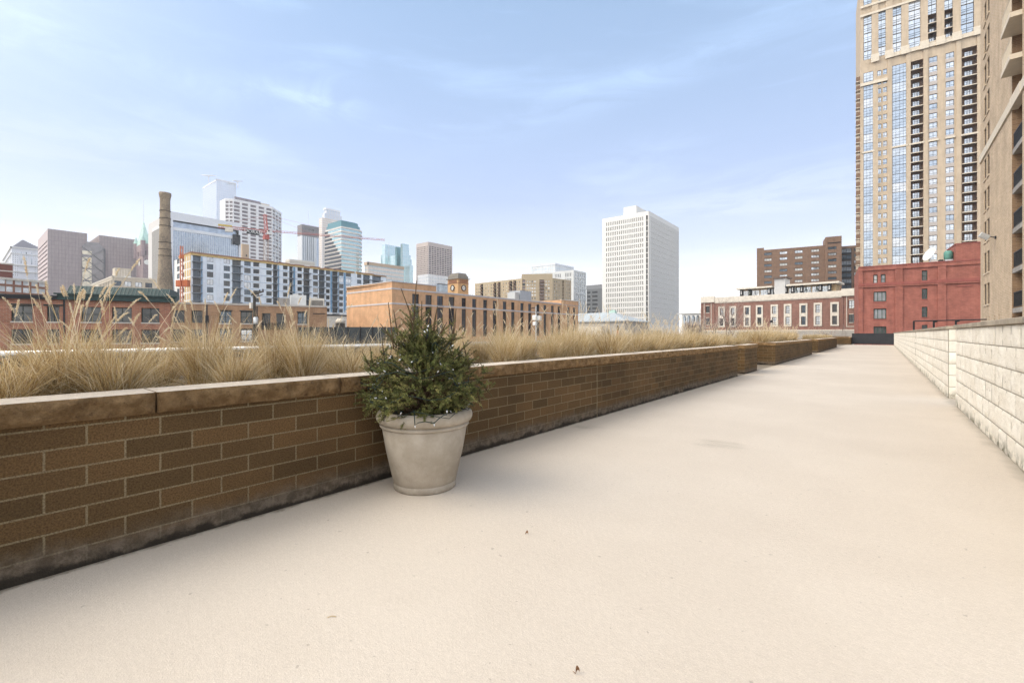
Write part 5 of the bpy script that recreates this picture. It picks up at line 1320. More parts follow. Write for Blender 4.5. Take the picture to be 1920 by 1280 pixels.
m.poly([Rr.P(t10, .12, zlo), Rr.P(t10, -16, zlo), Rr.P(t10, -16, zlo + 1.25), Rr.P(t10, .12, zlo + 1.25)], b_or)
for p, q in ((rp, bk), (bk, lp)): m.poly([(p.x, p.y, BASE), (q.x, q.y, BASE), (q.x, q.y, zlo), (p.x, p.y, zlo)], b_or)
b.put(m, 'wall')
m = b.mb(); m.poly([(p.x, p.y, zlo - .3) for p in (lp, c, rp, bk)], m_roof); q = [Rr.P(0, 0, 0), Rr.P(t8, 0, 0), Rr.P(t8, -L_.L, 0), Rr.P(0, -L_.L, 0)]; m.poly([(p[0], p[1], zhi - .3) for p in q], m_roof); b.put(m, 'roof')
m = b.mb(); m.pbox(Rr.P, -.1, t8 + .1, -.3, .1, zhi, zhi + .16, m_lst); m.pbox(L_.P, 0, L_.L - .3, -.3, .1, zhi, zhi + .155, m_lst); m.pbox(Rr.P, t8 + .1, t10, -.3, .1, zlo, zlo + .22, m_lst); m.pbox(Rr.P, t10 + .002, Rr.L, -.3, .22, zlo + 1.25, zlo + 1.45, m_stone); b.put(m, 'coping')
for za in (zlo - .12, zl2 - .16):
    m = b.mb(); m.pbox(Rr.P, .0, Rr.L, .002, .07, za, za + .30, m_lst); m.pbox(L_.P, 0, L_.L + .07, .002, .07, za, za + .30, m_lst); b.put(m, 'stone_band')
b.finish()
fq = Rr.sub(Rr.t(999), Rr.t(1028), -6); zr = zlo - .3
r = empty('rooftop_unit', fq.P(fq.L / 2, 0, zr), 'grey boxy penthouse unit on the orange brick roof in front of tan apartments', 'rooftop unit')
m_gu = plain('grey_sheet_metal', (.36, .37, .39), .6, .08)
m = MB(r.location); m.pbox(fq.P, fq.L * .28, fq.L, -4, 0, zr, fq.z(1015, 549), m_gu); m.build('housing', r)
m = MB(r.location); m.pbox(fq.P, 0, fq.L * .25, -3, -.2, zr, fq.z(1005, 552), m_galv); m.build('duct', r)
# dark screen fence below the orange end wall
ff = Face(at(560, 70), at(745, 70)); r = empty('site_fence', ff.P(ff.L / 2, 0, BASE), 'dark screened fence at the foot of the orange end wall', 'fence')
m_mesh = plain('dark_mesh', (.055, .06, .06), .9, .25, 3)
m = MB(r.location); m.pbox(ff.P, 0, ff.L, -.06, 0, BASE, ff.z(650, 613), m_mesh); m.build('screen', r)
m = MB(r.location)
for i in range(9): m = MB(r.location); t = ff.L * i / 8; m.pbox(ff.P, t - .05, t + .05, .002, .1, BASE, ff.z(650, 612), m_iron); m.build('post', r)
r = empty('site_lamp', at(640, 78, 640), 'tan bin-shaped hood by the pale podium, left of the orange end wall', 'shelter')
m = MB(r.location); p = at(638, 78, 606); m.lathe([(0, .0), (.75, .05), (.8, .35), (.45, .8), (0, .85)], 12, m_beige, p); m.build('hood', r, True)
m = MB(r.location); p2 = at(639, 78, 622); m.box(p.x - .7, p.x + .7, p.y - .5, p.y + .5, p2.z, p.z - .01, m_pole); m.build('base', r)

# ---------------- clock tower on the orange block behind
L_, Rr, c, lp, rp, bk = corner(859, 140, 839.5, 878.5, vp=CX - FX)
b = Bld('clock_tower', 'square orange brick clock tower with grey hipped cap behind the orange building', 'tower', c)
ze = Rr.z(859, 522); z3 = Rr.z(859, 529.5); m_ocl = brick('clock_tower_brick', (.56, .34, .16), (.52, .30, .14), (.5, .36, .22), .6, .2, .02, .1, bump=0); m_cap_ = plain('weathered_copper_cap', (.25, .225, .19), .8, .1)
shell(b, [L_, Rr], BASE, ze, m_ocl, [lp, c, rp, bk], m_cap_)
P4 = [lp, c, rp, bk]; cc = (lp + rp) / 2; sc_ = lambda k: [cc + (p - cc) * k for p in P4]; kpx = 140 / FX
m = b.mb(); m.prism(sc_(1.18), ze, ze + 1.1 * kpx, m_cap_); m.poly([(p.x, p.y, ze) for p in sc_(1.18)], m_cap_); b.put(m, 'cornice')
m = b.mb(); m.prism(sc_(.97), ze + 1.1 * kpx, ze + 4.5 * kpx, m_cap_); m.prism(sc_(1.0), ze + 4.5 * kpx, ze + 5.4 * kpx, m_cap_)
for i in range(4): m.prism(sc_(.90 - .05 * i), ze + (5.4 + 1.5 * i) * kpx, ze + (6.9 + 1.5 * i) * kpx, m_cap_)
b.put(m, 'cap_roof')
m = b.mb()
for f in (L_, Rr):
    m.pbox(f.P, 0, f.L, .002, .12, z3 - .15, z3, m_rust)
    for i in range(7): m.pbox(f.P, f.L * (.14 + .11 * i), f.L * (.19 + .11 * i), .002, .18, z3 + .01, ze - .25, m_rust)
b.put(m, 'corbel_table')
for f in (L_, Rr):
    q = Vector(f.P(f.L * .5, .0, f.z(849.5 if f is L_ else 868, 539.8))); Rd = 4.4 * kpx * 1.18
    m = MB(); m.lathe([(Rd * .86, .16), (Rd * .86, .30), (Rd * 1.05, .30), (Rd * 1.05, .0)], 32, f_dark); o = m.build('clock_rim', b.root); o.location = q - b.off; o.rotation_euler = (R_(90), 0, f.rot)
    m = MB(); m.lathe([(0, .12), (Rd * .87, .12)], 32, m_face)
    for i in range(12):
        a = math.pi * i / 6; m.tube([(Rd * .68 * math.cos(a), Rd * .68 * math.sin(a), .14), (Rd * .82 * math.cos(a), Rd * .82 * math.sin(a), .14)], .04, 4, f_dark)
    o2 = m.build('clock_face', b.root); o2.location = o.location; o2.rotation_euler = o.rotation_euler
    for a, l in ((R_(200), .5), (R_(-20), .70)):
        m = MB(); m.tube([(0, 0, .18), (Rd * l * math.cos(a), Rd * l * math.sin(a), .18)], .055, 4, f_dark); h = m.build('clock_hand', b.root); h.location = o.location; h.rotation_euler = o.rotation_euler
b.finish()

# ---------------- curved tan apartment slab
b_tanap = plain('tan_precast', (.46, .365, .24), .85, .06); m_balr = plain('balcony_brown', (.16, .11, .085), .8, .15)
w0, w1, w2, w3 = ray(890.5) * 322, ray(978.6) * 292, ray(1036) * 290, ray(1071) * 303
fa_, fb_, fc_ = Face(w0, w1), Face(w1, w2), Face(w2, w3)
b = Bld('apartment_building', 'wide tan apartment slab with dark balcony stacks, in three angled wings', 'apartment building', w1)
za_ = fa_.z(978, 522); zb_ = fb_.z(1000, 513.5); sm = dict(d=.25, gl=[g_white, g_pale, g_mid], fm=None); bs = dict(d=1.3, gl=[g_dark, g_br], fm=None)
ph = 2.15
zs = [za_ - 2.6 - ph * i for i in range(14)]
def cols(f, spec, st, wd, hh, z=zs):
    for px in spec: b.grid(f, [f.t(px)], z, wd, hh, st)
cols(fa_, (894, 898, 911, 916, 921, 944, 949, 970, 974), sm, .75, 1.0); cols(fa_, (903.5, 928, 936, 957.5, 965), bs, 2.4, 1.75)
cols(fb_, (989, 993.5, 998, 1003, 1024, 1029), sm, .75, 1.0); cols(fb_, (982,), bs, 1.9, 1.75); cols(fb_, (1016,), bs, 3.0, 1.6)
cols(fc_, (1040, 1044, 1048.5, 1063, 1067.5), sm, .75, 1.0); cols(fc_, (1056,), bs, 1.7, 1.75)
m = b.mb(); b.wall(m, fa_, BASE, za_, b_tanap); b.wall(m, fb_, BASE, zb_, b_tanap); b.wall(m, fc_, BASE, za_, b_tanap)
bkv = Vector(FW) * 16
for p, q, z in ((w3, w3 + bkv, za_), (w3 + bkv, w0 + bkv, za_), (w0 + bkv, w0, za_)): m.poly([(p.x, p.y, BASE), (q.x, q.y, BASE), (q.x, q.y, z), (p.x, p.y, z)], b_tanap)
for p in (w1, w2): q = p + bkv; m.poly([(p.x, p.y, za_ - 1), (q.x, q.y, za_ - 1), (q.x, q.y, zb_), (p.x, p.y, zb_)], b_tanap)
b.put(m, 'wall')
m = b.mb(); m.poly([(p.x, p.y, za_ - .1) for p in (w0, w1, w1 + bkv, w0 + bkv)], m_roof); m.poly([(p.x, p.y, zb_ - .1) for p in (w1, w2, w2 + bkv, w1 + bkv)], m_roof); m.poly([(p.x, p.y, za_ - .1) for p in (w2, w3, w3 + bkv, w2 + bkv)], m_roof); b.put(m, 'roof')
sbm = {}
for f, pxs, wd in ((fa_, (903.5, 928, 936, 957.5, 965), 2.3), (fb_, (1016,), 2.9)):
    for px in pxs:
        for z in zs[:12]:
            if wd not in sbm: m = MB(); m.box(0, wd, -1.0, .0, -.18, 0, m_balr); m.box(.03, wd - .03, -.98, -.93, .001, .75, m_balr); sbm[wd] = m.mesh('balcony')
            link('balcony', sbm[wd], b.root, Vector(f.P(f.t(px) - wd / 2, 0, z - .02)) - b.off, f.rot)
m = b.mb()
for f in (fa_, fb_, fc_):
    for z in zs: m.pbox(f.P, 0, f.L, .001, .03, z - .35, z - .2, m_tanp)
b.put(m, 'floor_line')['kind'] = 'stuff'
b.finish()

# ---------------- pale stepped tower behind it, dark grey tower
L_, Rr, c, lp, rp, bk = corner(1075.6, 430, 986, 1099)
b = Bld('office_tower', 'pale grey stepped office tower behind the tan apartment slab', 'building', c)
zt = L_.z(1075, 506); m_pt = plain('pale_grey_precast', (.63, .63, .61), .75, .05)
ss = dict(d=.8, gl=[g_mid, g_br], fm=None); zs = [zt - 6 - 5.2 * i for i in range(12)]
for px in (1041, 1044, 1047, 1050.5, 1060.5, 1063.5, 1066.5, 1070): b.grid(L_, [L_.t(px)], zs, .9, 3.6, ss)
for px in (992, 998, 1004, 1010, 1016, 1022, 1028): b.grid(L_, [L_.t(px)], zs, .9, 3.6, ss)
b.grid(Rr, lin(Rr.L * .06, Rr.L * .94, 5), zs, Rr.L * .13, 3.9, dict(d=.5, gl=[g_pale], fm=None))
shell(b, [L_, Rr], BASE, zt, m_pt, [lp, c, rp, bk], m_roof)
m = b.mb(); zt2 = at(1038.5, 440, 491.7).z; q0 = c + (lp - c) * .40 + (rp - c) * .12; U = [c + (lp - c) * .90 + (rp - c) * .1, q0, c + (lp - c) * .40 + (rp - c) * 1.6, c + (lp - c) * .9 + (rp - c) * 1.6]
m_pt2 = curtain('pale_glass_panels', (.60, .65, .68), (.56, .62, .66), (.66, .66, .64), 4., 3.5, .6, .3, .25)
m.prism(U, zt - .3, zt2, m_pt2); b.put(m, 'upper_storeys')
m = b.mb(); fu = Face(U[0], U[1]); fv = Face(U[1], U[2]); m.pbox(fu.P, 0, fu.L, .01, .3, zt2 - 1.2, zt2 + .2, m_frame2); m.pbox(fv.P, 0, fv.L, .01, .3, zt2 - 1.2, zt2 + .2, m_frame2); b.put(m, 'parapet'); b.finish()
L_, Rr, c, lp, rp, bk = corner(1129, 410, 1099.8, 1140)
b = Bld('office_tower', 'dark charcoal grey office block squeezed left of the white tower', 'building', c)
m_ch = plain('charcoal_precast', (.15, .155, .16), .7, .08); zt = L_.z(1128, 533)
ss = dict(d=.6, gl=[g_dark], fm=None)
for a, e, n in ((1101, 1107, 4), (1110.5, 1120.5, 6)): b.grid(L_, [L_.t(x) for x in lin(a, e, n)], [L_.z(1128, 549 + 7.6 * i) for i in range(9)], .65, 1.9, ss)
shell(b, [L_, Rr], BASE, zt, m_ch, [lp, c, rp, bk], m_roof); band(b, [L_], L_.z(1128, 541), L_.z(1128, 533), .15, plain('charcoal_light', (.22, .225, .235), .7, .06), 'parapet'); b.finish()

# ---------------- white slab tower
L_, Rr, c, lp, rp, bk = corner(1217, 335, 1129, 1273, vp=-120)
b = Bld('office_tower', 'big white office slab with rows of narrow vertical slit windows', 'building', c)
zt = Rr.z(1217.5, 395.6); g_wslit = glass('slit_glass_brown', (.06, .05, .045), .25, 0., .25)
pz = 10.02; zs = [L_.z(1203, 413.6 + pz * i) for i in range(21)]; hh = L_.z(1203, 406.6) - L_.z(1203, 413.6)
ta, tb = L_.t(1135.6), L_.t(1207)
ss = dict(d=.7, gl=[g_wslit], fm=None)
b.grid(L_, lin(ta, tb, 20), zs, (tb - ta) / 20 * .40, hh, ss)
b.grid(L_, [(L_.t(1211.2) + L_.t(1214.6)) / 2], [z - .2 for z in zs], L_.t(1214.6) - L_.t(1211.2), hh * 1.28, dict(d=.9, gl=[g_wslit], fm=f_dark, ft=.25, cols=2, fd=.2))
pan = plain('pale_grey_louvre', (.54, .53, .515), .7, .05)
m = b.mb(); b.wall(m, L_, BASE, zt, m_white); m.pbox(Rr.P, 0, Rr.L, -.4, 0, BASE, zt, m_white)
for p, q in ((rp, bk), (bk, lp)): m.poly([(p.x, p.y, BASE), (q.x, q.y, BASE), (q.x, q.y, zt), (p.x, p.y, zt)], m_white)
b.put(m, 'wall'); m = b.mb(); m.poly([(p.x, p.y, zt - .05) for p in (lp, c, rp, bk)], m_roof); b.put(m, 'roof')
m = b.mb()
for z in zs[:20]: m.pbox(Rr.P, Rr.L * .03, Rr.L * .985, .01, .12, z - .7, z + hh + .1, pan)
b.put(m, 'louvre_band')['kind'] = 'stuff'
m = b.mb(); n = 44
for z in zs[:20]:
    for i in range(n): t = Rr.L * (.03 + .955 * i / n); m.pbox(Rr.P, t, t + .18, .121, .30, z - .7, z + hh + .1, m_white)
b.put(m, 'vertical_fin')['kind'] = 'stuff'
m = b.mb(); L3, R3, c3, l3, r3, k3 = corner(1193, 352, 1169, 1216, vp=-120); m.prism([l3, c3, r3, k3], zt - 3, R3.z(1193, 385), m_white); b.put(m, 'rooftop_box')
b.finish(100, 1.3)

# ---------------- grey-roofed stone building
L_, Rr, c, lp, rp, bk = corner(1171, 175, 1040, 1217)
b = Bld('stone_building', 'low grey stone building with pale hipped metal roof and small roof lantern', 'building', c)
m_gst = plain('grey_stone', (.40, .37, .33), .9, .1, .4); m_hip = brick('pale_metal_roof', (.40, .43, .44), (.37, .40, .42), (.30, .32, .33), .6, 30., .04, .06, bump=0)
ze = Rr.z(1171, 603)
sg = dict(d=.4, gl=[g_dark], fm=f_white, ft=.1)
b.grid(Rr, [Rr.t(x) for x in (1183, 1198, 1206)], [Rr.z(1190, 612.5)], 1., 1., sg)
b.grid(L_, [L_.t(x) for x in (1141,)], [L_.z(1141, 631)], 1., 3., sg)
shell(b, [L_, Rr], BASE, ze, m_gst, [lp, c, rp, bk], m_gst)
kz = 175 / FX; m = b.mb(); band_ = plain('eave_band_grey', (.30, .31, .31), .8, .1)  # the eave band has one even grey of its own
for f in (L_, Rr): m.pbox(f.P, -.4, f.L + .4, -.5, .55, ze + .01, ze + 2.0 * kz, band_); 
b.put(m, 'cornice')
m = b.mb(); u = (rp - c) * .5; e_ = (lp - c).normalized() * (rp - c).length * .45
zr0, zr1 = ze + 2.0 * kz, at(1163, 182, 583.5).z
R0 = c + u + e_; R1 = lp + u
ov = .7; ctr = (lp + rp) / 2; E = [p + (p - ctr).normalized() * ov for p in (lp, c, rp, bk)]
def V3(p, z): return (p.x, p.y, z)
m.poly([V3(E[0], zr0), V3(E[1], zr0), V3(R0, zr1), V3(R1, zr1)], m_hip); m.poly([V3(E[1], zr0), V3(E[2], zr0), V3(R0, zr1)], m_hip); m.poly([V3(E[2], zr0), V3(E[3], zr0), V3(R1, zr1), V3(R0, zr1)], m_hip)
b.put(m, 'hipped_roof')
m = b.mb(); m.box(R0.x - 1.6, R0.x + 1.2, R0.y - .8, R0.y + .8, zr1 - .5, zr1 + .55, m_cop); m.box(R0.x - 1.1, R0.x + .7, R0.y - .5, R0.y + .5, zr1 + .551, zr1 + .95, m_cop); b.put(m, 'roof_lantern')
m = b.mb(); m.pbox(L_.P, L_.L * .2, L_.L * .72, .0, 1.5, BASE, L_.z(1120, 612), m_stone); m.pbox(Rr.P, 0, Rr.L * 1.3, .0, 3., BASE, Rr.z(1190, 619), m_gst); b.put(m, 'low_wing')
b.finish()

# ---------------- white arcaded pavilion
fp = dirface(1274, 1330, VPL, 1300, 250)
b = Bld('arcade_building', 'white modern pavilion with tall slender arches beside the brown brick building', 'building', fp.P(fp.L / 2, 0, 0))
zt = fp.z(1295, 588); zs0 = fp.z(1295, 598); kb = fp.t(1288.6) - fp.t(1280.4); za = fp.z(1295, 591)
m = b.mb(); t = fp.t(1279.3)
while t < fp.L:
    a0, a1 = t + kb * .08, t + kb * .92; mid = (a0 + a1) / 2; rr = (a1 - a0) / 2; N = 8
    m.pbox(fp.P, t - kb * .08, t + kb * .08, -1, 0, BASE, zs0, m_white)
    for i in range(N):
        th0, th1 = math.pi * i / N, math.pi * (i + 1) / N; x0, x1 = mid - rr * math.cos(th0), mid - rr * math.cos(th1); y0, y1 = zs0 + (za - zs0) * math.sin(th0), zs0 + (za - zs0) * math.sin(th1)
        m.poly([fp.P(x0, 0, y0), fp.P(x1, 0, y1), fp.P(x1, 0, zt), fp.P(x0, 0, zt)], m_white)
    m.pbox(fp.P, t - kb * .08, t + kb * .08, -1, 0, zs0, zt, m_white)
    t += kb
b.put(m, 'arcade')
m = b.mb(); m.pbox(fp.P, -1, fp.L, -14, .8, zt, zt + .35, m_white); b.put(m, 'roof_slab')
m = b.mb(); m.pbox(fp.P, fp.t(1277), fp.L, -13, -3, BASE, zt - .01, g_blue); b.put(m, 'glass_wall')
m = b.mb(); m.pbox(fp.P, fp.t(1289), fp.L, -10, -4, zt + .36, fp.z(1300, 577.5), m_white); m.pbox(fp.P, fp.t(1306), fp.t(1313), -3.99, -3.8, fp.z(1300, 584), fp.z(1300, 580.5), pan); b.put(m, 'rooftop_box')
b.finish()

# ---------------- long brown brick building with stone framed windows
b_bb = brick('brown_red_brick', (.275, .14, .105), (.23, .115, .085), (.25, .16, .13), .5, .16, .018, .14, bump=.1)
fl = dirface(1314.5, 1609, 110, 1608, 128)
b = Bld('brick_building', 'long brown brick building with pale stone window surrounds and a glass roof pavilion', 'building', fl.P(fl.L / 2, 0, 0))
zt = fl.z(1600, 543.5); zpc = zt - 1.9
cx = (1353, 1374, 1401, 1424, 1452, 1477, 1506.5, 1533.5, 1565)
ws = dict(cols=2, rows=3, ft=.12, fm=f_dark, gl=[g_mid, g_pale, g_dark2], d=.35, pane=True); wsw = fl.t(1569.5) - fl.t(1560.5)
zA, zAh = fl.z(1565, 585), fl.z(1565, 570) - fl.z(1565, 585); zB, zBh = fl.z(1565, 608), fl.z(1565, 592) - fl.z(1565, 608)
for px in cx:
    b.win(fl, fl.t(px), zA, wsw, zAh, ws); b.win(fl, fl.t(px), zB, wsw, zBh, ws)
for px in (1327, 1596.5):
    b.win(fl, fl.t(px), fl.z(1596, 577.5), wsw * 1.2, fl.z(1596, 563) - fl.z(1596, 577.5), ws); b.win(fl, fl.t(px), fl.z(1596, 604.5), wsw * 1.2, fl.z(1596, 589.5) - fl.z(1596, 604.5), ws)
bkp = [Vector(fl.P(fl.L, -22, 0)[:2]), Vector(fl.P(0, -22, 0)[:2])]
shell(b, [fl], BASE, zt - .05, b_bb, [fl.p0, fl.p1] + bkp, m_roof)
m = b.mb(); tl, tr = fl.t(1340), fl.t(1578)
m.pbox(fl.P, tl, tr, -.4, .25, zpc + .2, zt - 0, m_stone); m.pbox(fl.P, 0, tl - .002, -.4, .45, zpc + .3, zt + .45, m_stone); m.pbox(fl.P, tr + .002, fl.L, -.4, .45, zpc + .3, zt + .45, m_stone); b.put(m, 'cornice')
m = b.mb(); m.pbox(fl.P, tl, tr, .002, .16, fl.z(1577, 557.6), fl.z(1577, 556), m_stone); m.pbox(fl.P, 0, fl.L, .002, .2, fl.z(1600, 619.5), fl.z(1600, 617.5), m_stone); b.put(m, 'belt_course')
m = b.mb()
for p, q in ((0, tl - .01), (tr + .01, fl.L)): m.pbox(fl.P, p, p + .35, .001, .2, BASE, zpc, b_bb); m.pbox(fl.P, q - .35, q, .001, .2, BASE, zpc, b_bb)
b.put(m, 'corner_pilaster')
for px in cx:
    m = b.mb(); t = fl.t(px); hw = wsw / 2; s = wsw * .40; z0, z1 = fl.z(1565, 610.8), fl.z(1565, 566.2)
    m.pbox(fl.P, t - hw - s, t - hw - .01, .001, .16, z0, z1, m_stone); m.pbox(fl.P, t + hw + .01, t + hw + s, .001, .16, z0, z1, m_stone)
    for a, e in ((z0, zB - .01), (zB + zBh + .01, zA - .01), (zA + zAh + .01, z1)): m.pbox(fl.P, t - hw - .009, t + hw + .009, .001, .155, a, e, m_stone)
    b.put(m, 'window_surround')
for a, e in ((1320, 1334), (1587, 1606)):
    m = b.mb(); t0, t1 = fl.t(a), fl.t(e); z0, z1 = fl.z(1596, 612.5), fl.z(1596, 554); s = .16
    for q in ((t0, t0 + s, z0, z1), (t1 - s, t1, z0, z1), (t0 + s + .001, t1 - s - .001, z0, z0 + s), (t0 + s + .001, t1 - s - .001, z1 - s, z1)): m.pbox(fl.P, q[0], q[1], .001, .1, q[2], q[3], m_stone)
    for y in (577.6, 604.8, 562, 588.7): m.pbox(fl.P, t0 + .7, t1 - .7, .001, .14, fl.z(1596, y + .6), fl.z(1596, y - .5), m_stone)
    b.put(m, 'panel_frame')
m = b.mb(); m.pbox(fl.P, 0, fl.L, .001, .22, BASE, fl.z(1600, 619.6), m_gst); b.put(m, 'stone_base')
# roof pavilion
fr = fl.sub(fl.t(1383), fl.t(1562), -3.5); T = fr.L; zr0 = zt - .3
zle = fr.z(1400, 542); zre = fr.z(1540, 529.5)
m = b.mb(); m.pbox(fr.P, 0, T, -7, -.6, zr0, zle - .1, plain('pavilion_tan', (.42, .30, .17), .8, .1)); b.put(m, 'pavilion_wall')
pg = dict(cols=3, rows=2, ft=.1, fm=f_white, gl=[g_pale, g_sky], d=.0, fd=.1)
for a, e in ((1393, 1404), (1409, 1423), (1425, 1440), (1445, 1449), (1478, 1484), (1489, 1501), (1506, 1520), (1522, 1536), (1541, 1553)):
    mm = MB(); t0, t1 = fr.t(a), fr.t(e); win_geo(mm, lambda q, n, z: (q, -n, z), t1 - t0, zle - .5 - zr0 - .4, pg, random.choice(pg['gl'])); link('window', mm.mesh('window'), b.root, Vector(fr.P(t0, -.55, zr0 + .4)) - b.off, fr.rot)
m = b.mb()
for px in (1390, 1406, 1442, 1452.5, 1473.5, 1486, 1503, 1538, 1555): m = b.mb(); t = fr.t(px); m.pbox(fr.P, t - .45, t + .45, -.59, .1, zle - 2.2, zle - .06, f_dark); m.pbox(fr.P, t - .15, t + .15, .101, .2, zle - 1.7, zle - .5, f_white); b.put(m, 'bracket_pier')
m = b.mb(); m.pbox(fr.P, -1.2, fr.t(1449), -7.5, 1.2, zle - .05, zle + .45, m_stone); m.pbox(fr.P, fr.t(1476), T + 1.0, -7.5, 1.2, zle + .02, zle + .55, m_stone); b.put(m, 'flat_eave')
m = b.mb(); z7 = fr.z(1463, 522); m.pbox(fr.P, fr.t(1453), fr.t(1473), -5, .6, zr0, z7, pan); m.pbox(fr.P, fr.t(1450), fr.t(1477), -5.5, 1.2, z7, z7 + .5, m_balr); b.put(m, 'central_tower')
b.finish()
conif = [leafy('conifer_dark', (.018, .030, .012), (.03, .045, .018), scale=2)]
def conifer_mesh():
    g = np.random.default_rng(4); n = 260; z = g.random(n) * 1.5; ph = g.random(n) * 6.28; r_ = .42 * (1 - z / 1.6) * np.sqrt(g.random(n))
    cpt = np.stack([r_ * np.cos(ph), r_ * np.sin(ph), z + .25], -1); a = g.normal(size=(n, 3)) * .09; bb = g.normal(size=(n, 3)) * .05
    return np_mesh('potted_evergreen', np.concatenate([cpt - a, cpt + bb, cpt + a]), np.stack([np.arange(n), np.arange(n) + n, np.arange(n) + 2 * n], -1), conif)
cme = conifer_mesh()
for px, lb in ((1403.5, 'leftmost'), (1491, 'second from right pier'), (1509.5, 'third'), (1530, 'rightmost')):
    lb2 = {'leftmost': 'small dark evergreen at the left end of the roof pavilion terrace', 'second from right pier': 'small dark evergreen just right of the pavilion centre on the brown roof', 'third': 'small dark evergreen before the wide pavilion windows', 'rightmost': 'small dark evergreen nearest the right end of the roof pavilion'}[lb]
    o = link('potted_evergreen', cme, None, fl.P(fl.t(px), -1.2, zt - .3)); o.scale = (1.3, 1.3, 1.3); tag(o, lb2, 'shrub', 'evergreens on the roof terrace')

# ---------------- tall brown apartment slab
b_bs = brick('brown_slab_brick', (.235, .145, .095), (.20, .12, .08), (.24, .165, .12), .6, .2, .02, .1, bump=0)
fs = dirface(1419, 1558.5, -560, 1558, 225)
b = Bld('apartment_building', 'tall brown brick apartment slab with columns of triple windows and a roof tower', 'apartment building', fs.P(fs.L / 2, 0, 0))
zt = fs.z(1546, 459.8); st = dict(cols=3, ft=.12, fm=f_dark, gl=[g_pale, g_white, g_mid, g_sky], d=.3)
ph = (fs.z(1440, 479.5) - fs.z(1440, 533)) / 5
for px in (1440, 1469, 1497.5, 1528.5): b.grid(fs, [fs.t(px)], [fs.z(1528, 472) - ph * i for i in range(12)], fs.t(1536) - fs.t(1520.5), 1.35, st)
shell(b, [fs], BASE, zt, b_bs, [fs.p0, fs.p1, Vector(fs.P(fs.L, -16, 0)[:2]), Vector(fs.P(0, -16, 0)[:2])], m_roof)
m = b.mb(); t0, t1 = fs.t(1547.5), fs.t(1577.5); fz = fs.sub(t0, t1, 1.2); b.grid(fz, [fz.t(1560.5)], [fs.z(1528, 472) + .4 - ph * i for i in range(12)], fs.t(1568) - fs.t(1552), 1.35, st)
ztt = fz.z(1560, 443.5); b.wall(m, fz, BASE, ztt, b_bs)
m.pbox(fz.P, 0, fz.L, -12, -.4, zt - 1, ztt, b_bs); m.poly([fz.P(0, 0, BASE), fz.P(0, -1.3, BASE), fz.P(0, -1.3, ztt), fz.P(0, 0, ztt)], b_bs); m.poly([fz.P(fz.L, 0, BASE), fz.P(fz.L, -8, BASE), fz.P(fz.L, -8, ztt), fz.P(fz.L, 0, ztt)], b_bs); m.poly([fz.P(0, 0, ztt), fz.P(fz.L, 0, ztt), fz.P(fz.L, -.4, ztt), fz.P(0, -.4, ztt)], b_bs)
m.pbox(fz.P, fz.t(1552), fz.t(1576), .001, .1, fz.z(1560, 456.2), fz.z(1560, 454.5), f_dark); m.pbox(fs.P, 0, fs.t(1432.5), -6, -.01, zt - .2, zt + 1.2, b_bs); b.put(m, 'roof_tower')
fx = fs.sub(t1 + .1, fs.t(1600), -3); m = b.mb(); zx = fx.z(1590, 461)
gb = dict(cols=4, ft=.15, fm=f_dark, gl=[g_mid, g_blue], d=.3, sp=f_dark, sph=.34)
b.grid(fx, [fx.L * .5], [zx - 1.2 - ph * (i + 1) for i in range(11)], fx.L * .9, ph * .98, gb); b.wall(m, fx, BASE, zx, b_bs); m.pbox(fx.P, 0, fx.L, -8, -.4, BASE, zx - .01, b_bs)
fy = fs.sub(fs.t(1600), fs.t(1630), -5); b.grid(fy, [fy.t(1605)], [fy.z(1605, 470) - ph * i for i in range(11)], 1.6, 1.4, st); b.wall(m, fy, BASE, fy.z(1605, 460), b_bs); b.put(m, 'recessed_wing')
b.finish()

# ---------------- red painted brick warehouse
b_rd = brick('red_painted_brick', (.37, .135, .10), (.30, .11, .08), (.24, .085, .062), .5, .15, .016, .16, bump=.4)
b_rd2 = brick('red_painted_trim', (.31, .10, .08), (.29, .09, .072), (.25, .08, .065), .4, .12, .012, .08, bump=.2)
fr = dirface(1609.5, 1850, -260, 1610, 104)
b = Bld('warehouse', 'red painted brick warehouse with green window frames and a white dish on the roof', 'building', fr.P(fr.L / 2, 0, 0))
zt = fr.z(1790, 489.5)
gw = dict(cols=1, rows=2, ft=.14, fm=f_green, gl=[g_white, g_dark2, g_pale], d=.35, pane=True, sill=b_rd2, sh=.2); gw2 = dict(cols=3, rows=1, ft=.16, fm=f_green, gl=[g_mid, g_pale, g_dark2], d=.35, pane=True, sill=b_rd2, sh=.25)
for a, e in ((1637.5, 1645.5), (1651.5, 1660.5)): b.win(fr, (fr.t(a) + fr.t(e)) / 2, fr.z(1650, 532.5), fr.t(e) - fr.t(a), fr.z(1650, 514.5) - fr.z(1650, 532.5), gw)
t0, t1 = fr.t(1638), fr.t(1662)
for y1, y0 in ((546.5, 565), (578.5, 597.8), (612, 631)): b.win(fr, (t0 + t1) / 2, fr.z(1650, y0), t1 - t0, fr.z(1650, y1) - fr.z(1650, y0), gw2)
t0, t1 = fr.t(1728.5), fr.t(1739)
for y1, y0 in ((507, 526), (541, 560.5), (575, 594.5), (609, 628)): b.win(fr, (t0 + t1) / 2, fr.z(1734, y0), t1 - t0, fr.z(1734, y1) - fr.z(1734, y0), dict(gw, gl=[g_dark, g_dark2]))
shell(b, [fr], BASE, zt, b_rd, [fr.p0, fr.p1, Vector(fr.P(fr.L, -20, 0)[:2]), Vector(fr.P(0, -20, 0)[:2])], m_roof)
for px in (1613, 1687, 1767.5):
    m = b.mb(); m.pbox(fr.P, fr.t(px) - .8 if px > 1620 else 0, fr.t(px) + .45 if px < 1620 else fr.t(px) + .5, .001, .22, BASE, zt - .9, b_rd); b.put(m, 'pilaster')
